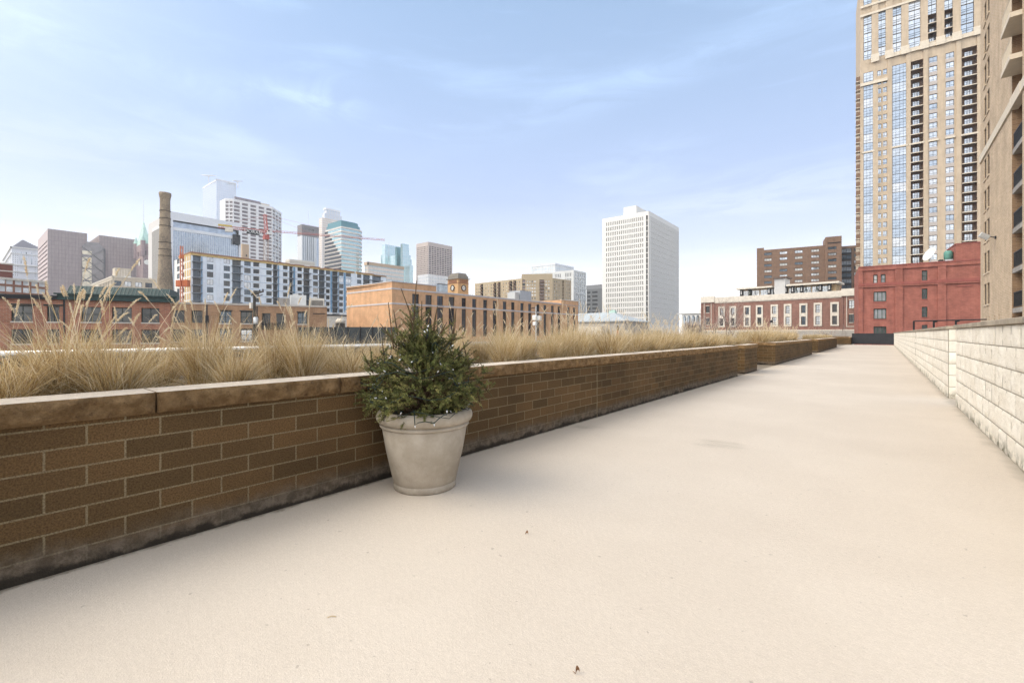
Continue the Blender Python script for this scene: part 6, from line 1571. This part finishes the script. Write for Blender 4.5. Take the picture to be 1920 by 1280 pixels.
m = b.mb(); zb_ = fr.z(1690, 531); m.pbox(fr.P, 0, fr.L, .223, .36, zb_ - .25, zb_ + .35, b_rd2); m.pbox(fr.P, 0, fr.L, .223, .3, zb_ - .6, zb_ - .251, b_rd); b.put(m, 'belt_course')
m = b.mb(); m.pbox(fr.P, 0, fr.L, .001, .26, zt - .899, zt - .1, b_rd); m.pbox(fr.P, 0, fr.L, -.4, .34, zt - .099, zt + .12, b_rd2); b.put(m, 'cornice')
m = b.mb(); t0 = fr.t(1791.5); z5 = fr.z(1800, 458); m.pbox(fr.P, t0, fr.L, -8, .262, zt + .121, z5, b_rd); m.pbox(fr.P, t0 - .1, fr.L, -8.1, .34, z5 + .001, z5 + .2, b_rd2); b.put(m, 'raised_parapet'); m = b.mb(); m.pbox(fr.P, fr.t(1794), fr.t(1824), .001, .1, fr.z(1810, 537), fr.z(1810, 535), b_rd2); b.put(m, 'blind_lintel')
b.finish()
zr = zt - .2
q = Vector(fr.P(fr.t(1748), -2.5, zr)); r = empty('satellite_dish', q, 'large white satellite dish on the red warehouse roof', 'satellite dish')
kq = fr.hit(1748)[1] / FX
m = MB(); N = 26; Rr_ = 13.5 * kq; prof = [(Rr_ * i / 8, .30 * Rr_ * (i / 8) ** 2) for i in range(9)]; m.lathe(prof + [(Rr_ * 1.01, .30 * Rr_ - .05)] + [(Rr_ * i / 8, .30 * Rr_ * (i / 8) ** 2 - .08) for i in range(8, -1, -1)], N, f_white)
ds = m.build('dish', r, True); dc = Vector(fr.P(fr.t(1746.5), -2.2, fr.z(1746, 474))); ds.location = dc - r.location; dd = (Vector((FW.x, FW.y, 0)) * .12 - Vector((RT.x, RT.y, 0)) * .9 + Vector((0, 0, .42))).normalized(); ds.rotation_euler = dd.to_track_quat('Z', 'Y').to_euler()
ds.location -= dd * .3
m = MB(r.location); m.tube([q, (q.x, q.y, dc.z - .6), dc - dd * .35], .14, 8, m_galv); m.build('mast', r)
m = MB(r.location); tip = dc + dd * Rr_ * .75
for a in (0, 2.1, 4.2):
    u = dd.cross(Vector((0, 0, 1))).normalized(); v = dd.cross(u); m.tube([dc + (u * math.cos(a) + v * math.sin(a)) * Rr_ * .9, tip], .03, 4, m_galv)
m.build('feed_arm', r)
q = Vector(fr.P(fr.t(1782), -2.0, zr)); r = empty('rooftop_tank', q, 'green tank unit on the red warehouse roof by the raised parapet', 'rooftop unit')
m_tk = plain('tank_green', (.10, .26, .21), .5, .12); m = MB(r.location); m.lathe([(0, .8), (.6, .85), (.75, 1.2), (.75, 2.3), (.5, 2.7), (0, 2.8)], 16, m_tk, q); m.build('tank', r, True)
m = MB(r.location); m.pbox(fr.P, fr.t(1774), fr.t(1790), -2.6, -1.2, zr, zr + .8, m_galv); m.build('base', r); m = MB(r.location); m.pbox(fr.P, fr.t(1763), fr.t(1772), -2.6, -1.5, zr, zr + .9, f_dark); m.build('vent', r)

# ---------------- condominium tower
b_cd = brick('condo_tan_brick', (.51, .41, .30), (.48, .385, .28), (.48, .395, .30), .8, 2.9, .03, .06, bump=0)
m_cst = plain('condo_cream_stone', (.64, .56, .45), .8, .06); m_csp = plain('condo_spandrel', (.46, .41, .38), .6, .06); m_cbr = plain('condo_recess_brown', (.20, .125, .08), .85, .1)
fc = dirface(1613, 1845, -300, 1838, 140)
b = Bld('condo_tower', 'very tall tan and glass condominium tower rising out of the picture, with stacked balconies', 'building', fc.P(fc.L / 2, 0, 0))
zw0 = fc.z(1748, 416.7); ph = fc.z(1748, 399.1) - zw0; zband = fc.z(1748, 87)
K = [k for k in range(-10, 26) if zw0 + ph * k + ph < zband - .3]
cst = dict(cols=2, rows=1, ft=.09, fm=f_dark, gl=[g_sky, g_pale, g_blue, g_sky], d=.22, rz=[.30]); cgl = dict(cols=4, ft=.07, fm=f_dark, gl=[g_sky, g_blue, g_blue, g_pale], d=.10, rz=[.33, .62], fd=.05); cgl2 = dict(cgl, cols=3)
cbd = dict(cols=3, ft=.10, fm=f_dark, gl=[g_sky, g_mid, g_pale], d=1.6)
def FW_(a, e): return (fc.t(a) + fc.t(e)) / 2, fc.t(e) - fc.t(a)
bme_ = {}
for k in K:
    z = zw0 + ph * k
    for a, e in ((1742, 1757.5), (1773, 1789)): t, wd = FW_(a, e); b.win(fc, t, z, wd, ph * .60, cst)
    for a, e in ((1645, 1652.5), (1655.5, 1663)): t, wd = FW_(a, e); b.win(fc, t, z, wd, ph * .58, dict(cst, cols=1) if 0 else cst)
    t, wd = FW_(1673, 1700.5); b.win(fc, t, z - ph * .3, wd, ph * .995, cgl)
    t, wd = FW_(1619, 1637.5); b.win(fc, t, z - ph * .3, wd, ph * .995, cgl2)
rec = []
for k in K:
    z = zw0 + ph * k - ph * .35
    for a, e in ((1706.5, 1731), (1803.5, 1832.5)):
        t, wd = FW_(a, e); fc.ops.append((t - wd / 2, t + wd / 2, z + .02, z + ph - .02, 1.7)); rec.append((t, wd, z))
        wk = round(wd, 2)
        if wk not in bme_:
            m = MB(); m.box(.05, wd - .05, -.35, 1.6, -.02, .22, m_cst); m.box(.06, wd - .06, -.32, -.28, 1.10, 1.18, f_dark)
            for x in lin(.1, wd - .1, 13): m.box(x - .018, x + .018, -.31, -.29, .221, 1.09, f_dark)
            bme_[wk] = m.mesh('balcony')
            m = MB(); x0, x1 = wd * .25, wd * .78; m.box(x0, x1, 1.60, 1.64, .25, 2.55, f_dark)
            for i in range(3): p = x0 + (x1 - x0) * i / 3; m.poly([(p + .06, 1.59, .32), (p + (x1 - x0) / 3 - .06, 1.59, .32), (p + (x1 - x0) / 3 - .06, 1.59, 2.45), (p + .06, 1.59, 2.45)], (g_sky, g_pale, g_sky)[i])
            bme_[(wk, 'd')] = m.mesh('balcony_door')
        link('balcony', bme_[wk], b.root, Vector(fc.P(t - wd / 2, 0, z)) - b.off, fc.rot); 
        link('balcony_door', bme_[(wk, 'd')], b.root, Vector(fc.P(t - wd / 2, 0, z)) - b.off, fc.rot)
# top storeys above the stone band
zT = fc.z(1748, -90); cup = dict(cols=2, ft=.12, fm=f_dark, gl=[g_sky, g_blue, g_pale], d=.15, rz=[.30, .52]); up = fc.z(1718, 66) - fc.z(1718, 84)
upc = ((1619, 1635.5), (1643, 1661.5), (1671, 1691), (1702, 1727), (1799, 1826))
zu = zband + 1.3; ku = 0
while zu < zT - ph:
    for a, e in upc:
        t, wd = FW_(a, e)
        if ku % 6 != 5: b.win(fc, t, zu, wd, ph * .985, cup)
    for a, e in ((1738, 1756), (1769, 1788)):
        t, wd = FW_(a, e)
        if ku < 3:
            fc.ops.append((t - wd / 2, t + wd / 2, zu + .02, zu + ph - .02, 1.7))
            link('balcony', bme_[min(k_ for k_ in bme_ if not isinstance(k_, tuple))], b.root, Vector(fc.P(t - wd / 2, 0, zu)) - b.off, fc.rot).scale = (wd / min(k_ for k_ in bme_ if not isinstance(k_, tuple)), 1, 1)
            link('balcony_door', bme_[(min(k_ for k_ in bme_ if not isinstance(k_, tuple)), 'd')], b.root, Vector(fc.P(t - wd / 2, 0, zu)) - b.off, fc.rot)
        elif ku % 6 != 5: b.win(fc, t, zu, wd, ph * .985, cup)
    zu += ph; ku += 1
m = b.mb(); b.wall(m, fc, BASE, zT, b_cd, rev=m_cbr)
for o in fc.ops:
    if o[4] > 1.65: m.poly([fc.P(o[0], -1.69, o[2]), fc.P(o[1], -1.69, o[2]), fc.P(o[1], -1.69, o[3]), fc.P(o[0], -1.69, o[3])], m_cbr)
pb_ = [Vector(fc.P(fc.L, -22, 0)[:2]), Vector(fc.P(0, -22, 0)[:2])]
for p, q in ((fc.p1, pb_[0]), (pb_[0], pb_[1]), (pb_[1], fc.p0)): m.poly([(p.x, p.y, BASE), (q.x, q.y, BASE), (q.x, q.y, zT), (p.x, p.y, zT)], b_cd)
b.put(m, 'wall')
m = b.mb()
for a, e in ((1742, 1757.5), (1773, 1789)):
    t, wd = FW_(a, e)
    for k in K: m.pbox(fc.P, t - wd / 2, t + wd / 2, .001, .05, zw0 + ph * (k - .37), zw0 + ph * k - .03, m_csp)
b.put(m, 'spandrel')['kind'] = 'stuff'
m = b.mb()
m.pbox(fc.P, fc.t(1664), fc.L, .02, .5, zband - .2, zband + 1.1, m_cst); m.pbox(fc.P, 0, fc.t(1664) - .01, .02, .45, zband - 6 * ph * .42, zband - 6 * ph * .42 + 1.0, m_cst)
b.put(m, 'stone_band')
m = b.mb()
for i, k in enumerate((-4, 9)):
    zz_ = zw0 + ph * k - ph * .32
    for a, e in ((1672, 1702), (1616, 1640), (1704, 1733), (1740, 1760), (1771, 1791), (1801, 1834)): m.pbox(fc.P, fc.t(a), fc.t(e), .06, .4, zz_ - .28, zz_ + .24, m_cst)
b.put(m, 'belt_course')
m = b.mb()
for px in (1640.5, 1667, 1696.5, 1732.5, 1763, 1793.5, 1833.5): m.pbox(fc.P, fc.t(px) - .9, fc.t(px) + .9, .001, .42, zband + 1.11, zT, b_cd); m.pbox(fc.P, fc.t(px) - 1.1, fc.t(px) + 1.1, .5, .75, zband - .4, zband + 2.2, m_cst)
for px in (1668, 1703.2, 1735.5, 1797, 1836.5): m.pbox(fc.P, fc.t(px) - .55, fc.t(px) + .55, .001, .30, BASE, zband - .21, b_cd)
for px in (1641.5,): m.pbox(fc.P, fc.t(px) - .7, fc.t(px) + .7, .001, .30, BASE, zband - 6 * ph * .45, b_cd)
b.put(m, 'pier')['kind'] = 'stuff'
z8 = zband + 1.3 + ph * 5
m = b.mb(); m.pbox(fc.P, 0, fc.L, .43, .6, z8 - .35, z8 + .35, m_cst); m.pbox(fc.P, 0, fc.L, .43, .6, z8 + ph - .35, z8 + ph + .35, m_cst); b.put(m, 'upper_band')
sm_ = MB(); sm_.box(-1.1, -.02, .3, 2.2, 0, 1.5, m_cbr); sm_.box(-1.2, -.02, .2, 2.3, -.2, -.01, m_cst); sme = sm_.mesh('side_balcony')
for k in K: link('side_balcony', sme, b.root, Vector(fc.P(0, 0, zw0 + ph * k)) - b.off, fc.rot)
b.finish(100)

# ---------------- tan brick apartment house at the right edge
b_ta = brick('tan_apartment_brick', (.52, .395, .27), (.43, .32, .21), (.58, .48, .37), .40, .118, .014, .1, bump=.4)
b_td = brick('tan_recess_brick', (.30, .19, .11), (.22, .135, .08), (.30, .21, .14), .40, .118, .014, .1, bump=.3)
p0 = ray(1838.5) * 41; X0 = p0.x
p1 = Vector((X0, y_on(1897.5, X0))); p2 = Vector((X0, y_on(1917, X0))); p3 = Vector((X0, y_on(1990, X0)))
fA, fB = Face(p0, p1), Face(p2, p3); fRc = Face(p1 + Vector((2.0, 0)), p2 + Vector((2.0, 0)))
b = Bld('apartment_building', 'tan brick apartment house at the right edge with balconies and paired windows', 'apartment building', p1)
m_sl = plain('limestone_sill_warm', (.60, .50, .38), .85, .08)
aw = dict(cols=1, rows=2, ft=.05, fm=plain('frame_bronze', (.09, .07, .055), .5, .1), gl=[g_mid, g_dark2, g_dark2], d=.13, sill=m_sl, sh=.10, pane=True)
zb0 = fA.z(1850, 571); pz = (fA.z(1850, 333.7) - zb0) / 4; wh = fA.z(1850, 531.5) - zb0
zT = CZ + 26 * 1.6; zST = fA.z(1838.5, 302)
for i in range(14):
    for a, e in ((1845, 1849.3), (1850.8, 1855.3)): b.win(fA, (fA.t(a) + fA.t(e)) / 2, zb0 + pz * i, fA.t(e) - fA.t(a), wh, aw)
for px in (1849.5, 1854.7, 1864.8, 1873.2): b.win(fA, fA.t(px), fA.z(1860, 601), .38, fA.z(1860, 592) - fA.z(1860, 601), dict(aw, sill=None, rows=1))
zT = zb0 + pz * 14.2
m = b.mb(); b.wall(m, fA, BASE, zT, b_ta); qwall(m, fB, BASE, zT, b_ta)
bkx = Vector((14, 0)); m.poly([(p0.x, p0.y, BASE), (p0.x + 14, p0.y, BASE), (p0.x + 14, p0.y, zT), (p0.x, p0.y, zT)], b_ta)
b.put(m, 'wall')
m = b.mb(); qwall(m, fRc, BASE, zT, b_td); m.poly([fA.P(fA.L, 0, BASE), fA.P(fA.L, -2, BASE), fA.P(fA.L, -2, zT), fA.P(fA.L, 0, zT)], b_td); m.poly([fB.P(0, 0, BASE), fB.P(0, -2, BASE), fB.P(0, -2, zT), fB.P(0, 0, zT)], b_td); b.put(m, 'recess_wall')
m = b.mb(); m.poly([(p0.x, p0.y, zT), (p3.x, p3.y, zT), (p3.x + 14, p3.y, zT), (p0.x + 14, p0.y, zT)], m_roof); b.put(m, 'roof')
m = b.mb(); m.pbox(fA.P, 0, fA.L, .002, .10, zST - .30, zST + .35, m_cst); m.pbox(fB.P, 0, fB.L, .002, .10, zST - .30, zST + .35, m_cst); m.pbox(fA.P, fA.L + .0, fA.L + (p1 - p2).length, -.3, .12, zST - .35, zST + .42, m_cst); b.put(m, 'stone_band')
W_ = (p1 - p2).length
for i in range(13):
    z = zb0 - .75 + pz * i
    if abs(z - zST) < .8: continue
    hi = z > zST; pj = .55 if hi else .0
    r0 = empty('balcony', Vector(fA.P(fA.L, 0, z)) - b.off, rz=fA.rot); r0.parent = b.root
    m = MB(); m.box(.12, W_ - .02, -pj, 1.9, -.32, 0, m_cst if hi else plain('weathered_balcony_edge', (.30, .275, .25), .85, .2, 2)); m.build('slab', r0)
    m = MB(); y = -pj + .06; m.box(.14, W_ - .04, y - .02, y + .03, 1.02, 1.08, f_dark if not hi else m_cst); m.box(.14, W_ - .04, y - .02, y + .02, .08, .12, f_dark if not hi else m_cst)
    for k in range(int(W_ / .11)): x = .16 + k * .11; m.box(x - .01, x + .01, y - .008, y + .012, .121, 1.019, f_dark if not hi else m_cst)
    m.build('railing', r0)
b.finish()
q = Vector(fA.P(fA.t(1868), 0, fA.z(1868, 440))); r = empty('flood_light', q, 'small dark flood light fixed high on the tan brick wall', 'flood light')
m = MB(r.location); m.box(q.x - .09, q.x - .002, q.y - .1, q.y + .1, q.z - .32, q.z - .1, f_dark); m.tube([(q.x - .05, q.y, q.z - .2), (q.x - .5, q.y + .1, q.z - .05)], .035, 6, f_dark); m.build('arm', r)
m = MB(); m.box(-.32, .32, -.17, .17, -.20, .20, m_galv); o = m.build('housing', r, loc=(-.62, .15, .0)); o.rotation_euler = (R_(10), R_(35), 0); bv = o.modifiers.new('b', 'BEVEL'); bv.width = .04; bv.segments = 2
m = MB(); m.box(-.27, .27, -.14, .14, -.215, -.201, g_pale); o = m.build('lens', r, loc=(-.62, .15, .0)); o.rotation_euler = (R_(10), R_(35), 0)

# ------------------------------------------------------------------ bare trees
m_tb = plain('bare_bark', (.19, .15, .125), .9, .2, 3); m_tw = plain('bare_twig', (.36, .29, .25), .9, .2, 3)
def bare_tree(px, D, zb, h, label, seed, r0=.12, spread=.55, levels=5, trunk=.28, nb=3, cat='tree', group=None, mat=None):
    rg = random.Random(seed); p = at(px, D); p.z = zb; r = empty('bare_tree' if cat == 'tree' else 'bare_shrub', p, label, cat, group)
    tm, cm = MB(r.location), MB(r.location)
    def grow(q, d, l, rad, lv):
        mid = q + d * l * .5 + Vector((rg.uniform(-1, 1), rg.uniform(-1, 1), rg.uniform(-.5, 1))) * l * .06; e = q + d * l
        (tm if lv >= levels - 1 else cm).tube([q, mid, e], [rad, rad * .85, rad * .66], 5 if lv > 2 else 3, m_tb if lv > 2 else (mat or m_tw), False)
        if lv == 0: return
        for i in range(nb if lv < levels else nb + 1):
            a = Vector((rg.gauss(0, 1), rg.gauss(0, 1), rg.gauss(.25, .6))).normalized(); d2 = (d + a * spread * rg.uniform(.7, 1.4)).normalized()
            s = rg.uniform(.45, 1.); grow(q + d * l * s, d2, l * rg.uniform(.62, .86), rad * .58, lv - 1)
    l0 = h * trunk; nst = 1 if cat == 'tree' else 6
    for k in range(nst):
        d = Vector((rg.uniform(-.05, .05), rg.uniform(-.05, .05), 1)) if nst == 1 else Vector((rg.uniform(-.8, .8), rg.uniform(-.8, .8), 1))
        grow(p.copy(), d.normalized(), l0, r0, levels)
    tm.build('trunk', r); cm.build('crown', r); return r
bare_tree(1366, 72, -3.5, 9.0, 'slim bare street tree in front of the left windows of the brown brick building', 3, .12, .42, 5, .42)
bare_tree(1333, 68, -2.0, 7.0, 'bare tree overlapping the left corner of the brown brick building', 5, .10, .5, 5, .34)
bare_tree(1292, 58, .2, 3.6, 'rounded bare shrub in front of the white arcaded pavilion', 6, .035, .7, 4, .34, 4, 'shrub')
bare_tree(1306, 60, .2, 3.2, 'pale twiggy bare shrub next to the rounded bare shrub', 9, .035, .7, 4, .34, 4, 'shrub')
bare_tree(1562, 70, -2.0, 5.5, 'small bare tree below the right end of the brown brick building', 12, .07, .55, 5, .30)
bare_tree(1783, 36, -1.2, 4.1, 'wide bare tree behind the pipe handrail and red warehouse wall', 14, .06, .62, 5, .30)
bare_tree(1752, 40, -1.4, 3.5, 'low bare tree left of the wide bare tree, behind the block wall', 17, .05, .62, 5, .30)

# ------------------------------------------------------------------ street pieces beyond the terrace
p = at(1158, 66); r = empty('street_banner', (p.x, p.y, BASE), 'narrow red banner with dark top on a post before the grey stone building', 'banner')
m = MB(r.location); m.tube([(p.x, p.y, BASE), (p.x, p.y, at(1158, 66, 610).z)], .06, 8, m_iron); m.build('post', r)
fq = Face(at(1156, 65.9), at(1160.5, 65.9)); m = MB(r.location); m.pbox(fq.P, 0, fq.L, 0, .05, at(1158, 66, 640).z, at(1158, 66, 619).z, m_red); m.build('cloth', r)
m = MB(r.location); m.pbox(fq.P, .03, fq.L - .03, 0, .08, at(1158, 66, 618.8).z, at(1158, 66, 611).z, f_dark); m.build('top_panel', r)
p = at(1005, 58); r = empty('traffic_signal', (p.x, p.y, BASE), 'signal pole with white boxes and dark bracket in front of the orange building', 'traffic signal')
m = MB(r.location); m.tube([(p.x, p.y, BASE), (p.x, p.y, at(1005, 58, 574).z)], [.11, .08], 8, m_galv); m.build('pole', r)
m = MB(r.location); m.tube([at(996, 58, 578), at(1011, 58, 575)], .06, 6, f_dark); m.tube([at(1004, 58, 590), at(1009, 58, 577)], .06, 6, f_dark); m.build('bracket', r)
for px, py, s in ((1003, 596, .32), (1010.5, 597, .30), (1003, 607, .24)): q = at(px, 57.8, py); m = MB(r.location); m.box(q.x - s, q.x + s, q.y - .2, q.y + .2, q.z - s * .9, q.z + s * 1.1, f_white); o = m.build('signal_box', r); bv = o.modifiers.new('b', 'BEVEL'); bv.width = .06; bv.segments = 2
p = at(1446, 70); r = empty('lamp_post', (p.x, p.y, BASE), 'thin grey lamp post in front of the brown brick building', 'lamp post')
m = MB(r.location); m.tube([(p.x, p.y, BASE), (p.x, p.y, at(1446, 70, 605).z)], [.07, .05], 8, m_galv); m.build('pole', r)
m = MB(r.location); m.lathe([(0, 0), (.22, .02), (.16, .3), (.05, .42), (0, .44)], 10, m_iron, at(1446, 70, 605)); m.build('lamp_head', r)
# litter on the walkway
m_leaf = plain('dead_leaf', (.20, .10, .045), .8, .3, 60)
def leaf(px, py, s, rz, lb):
    D = CZ * FX / (py - HY); p = at(px, D); g = MB(); pts = []
    for i in range(9):
        t = i / 8; w_ = math.sin(math.pi * t ** .8) * .35 * s; z = .004 + .012 * math.sin(t * 3) ; pts.append((t * s - s / 2, w_, z))
    for i in range(8): a, e = pts[i], pts[i + 1]; g.poly([(a[0], -a[1] * .8, a[2] + .006), (e[0], -e[1] * .8, e[2] + .006), (e[0], 0, e[2] - .003), (a[0], 0, a[2] - .003)], m_leaf); g.poly([(a[0], 0, a[2] - .003), (e[0], 0, e[2] - .003), (e[0], e[1], e[2] + .01), (a[0], a[1], a[2] + .01)], m_leaf)
    g.tube([(-s / 2, 0, .003), (-s * .85, .01, .006)], .0012, 4, m_leaf); o = g.build('fallen_leaf', None, loc=(p.x, p.y, 0), rz=rz); tag(o, lb, 'leaf')
leaf(1083, 1262, .016, 1.1, 'tiny curled brown leaf on the walkway near the bottom of the picture')
leaf(988, 1002, .016, .3, 'tiny brown leaf scrap on the walkway right of the concrete pot')
def twigl(px, py, s, rz, lb, c=None):
    D = CZ * FX / (py - HY); p = at(px, D); g = MB(); g.tube([(-s / 2, 0, .003), (0, s * .1, .005), (s / 2, .0, .003)], .0015, 4, c or m_gr[0]); o = g.build('straw_bit', None, loc=(p.x, p.y, 0), rz=rz); tag(o, lb, 'straw')
twigl(622, 1157, .035, .9, 'short straw bit lying on the walkway below the concrete pot')

# ------------------------------------------------------------------ air
hz = bpy.data.materials.new('haze_air'); hz.use_nodes = True; t = hz.node_tree; t.nodes.remove(t.nodes['Principled BSDF'])
v = t.nodes.new('ShaderNodeVolumePrincipled'); v.inputs['Color'].default_value = (.93, .96, 1, 1); v.inputs['Density'].default_value = .00024; v.inputs['Anisotropy'].default_value = .2
t.links.new(v.outputs[0], t.nodes['Material Output'].inputs['Volume'])
m = MB(); m.box(-1450, 1450, -1450, 1450, -10.2, 270, hz); o = m.build('haze'); tag(o, kind='stuff')
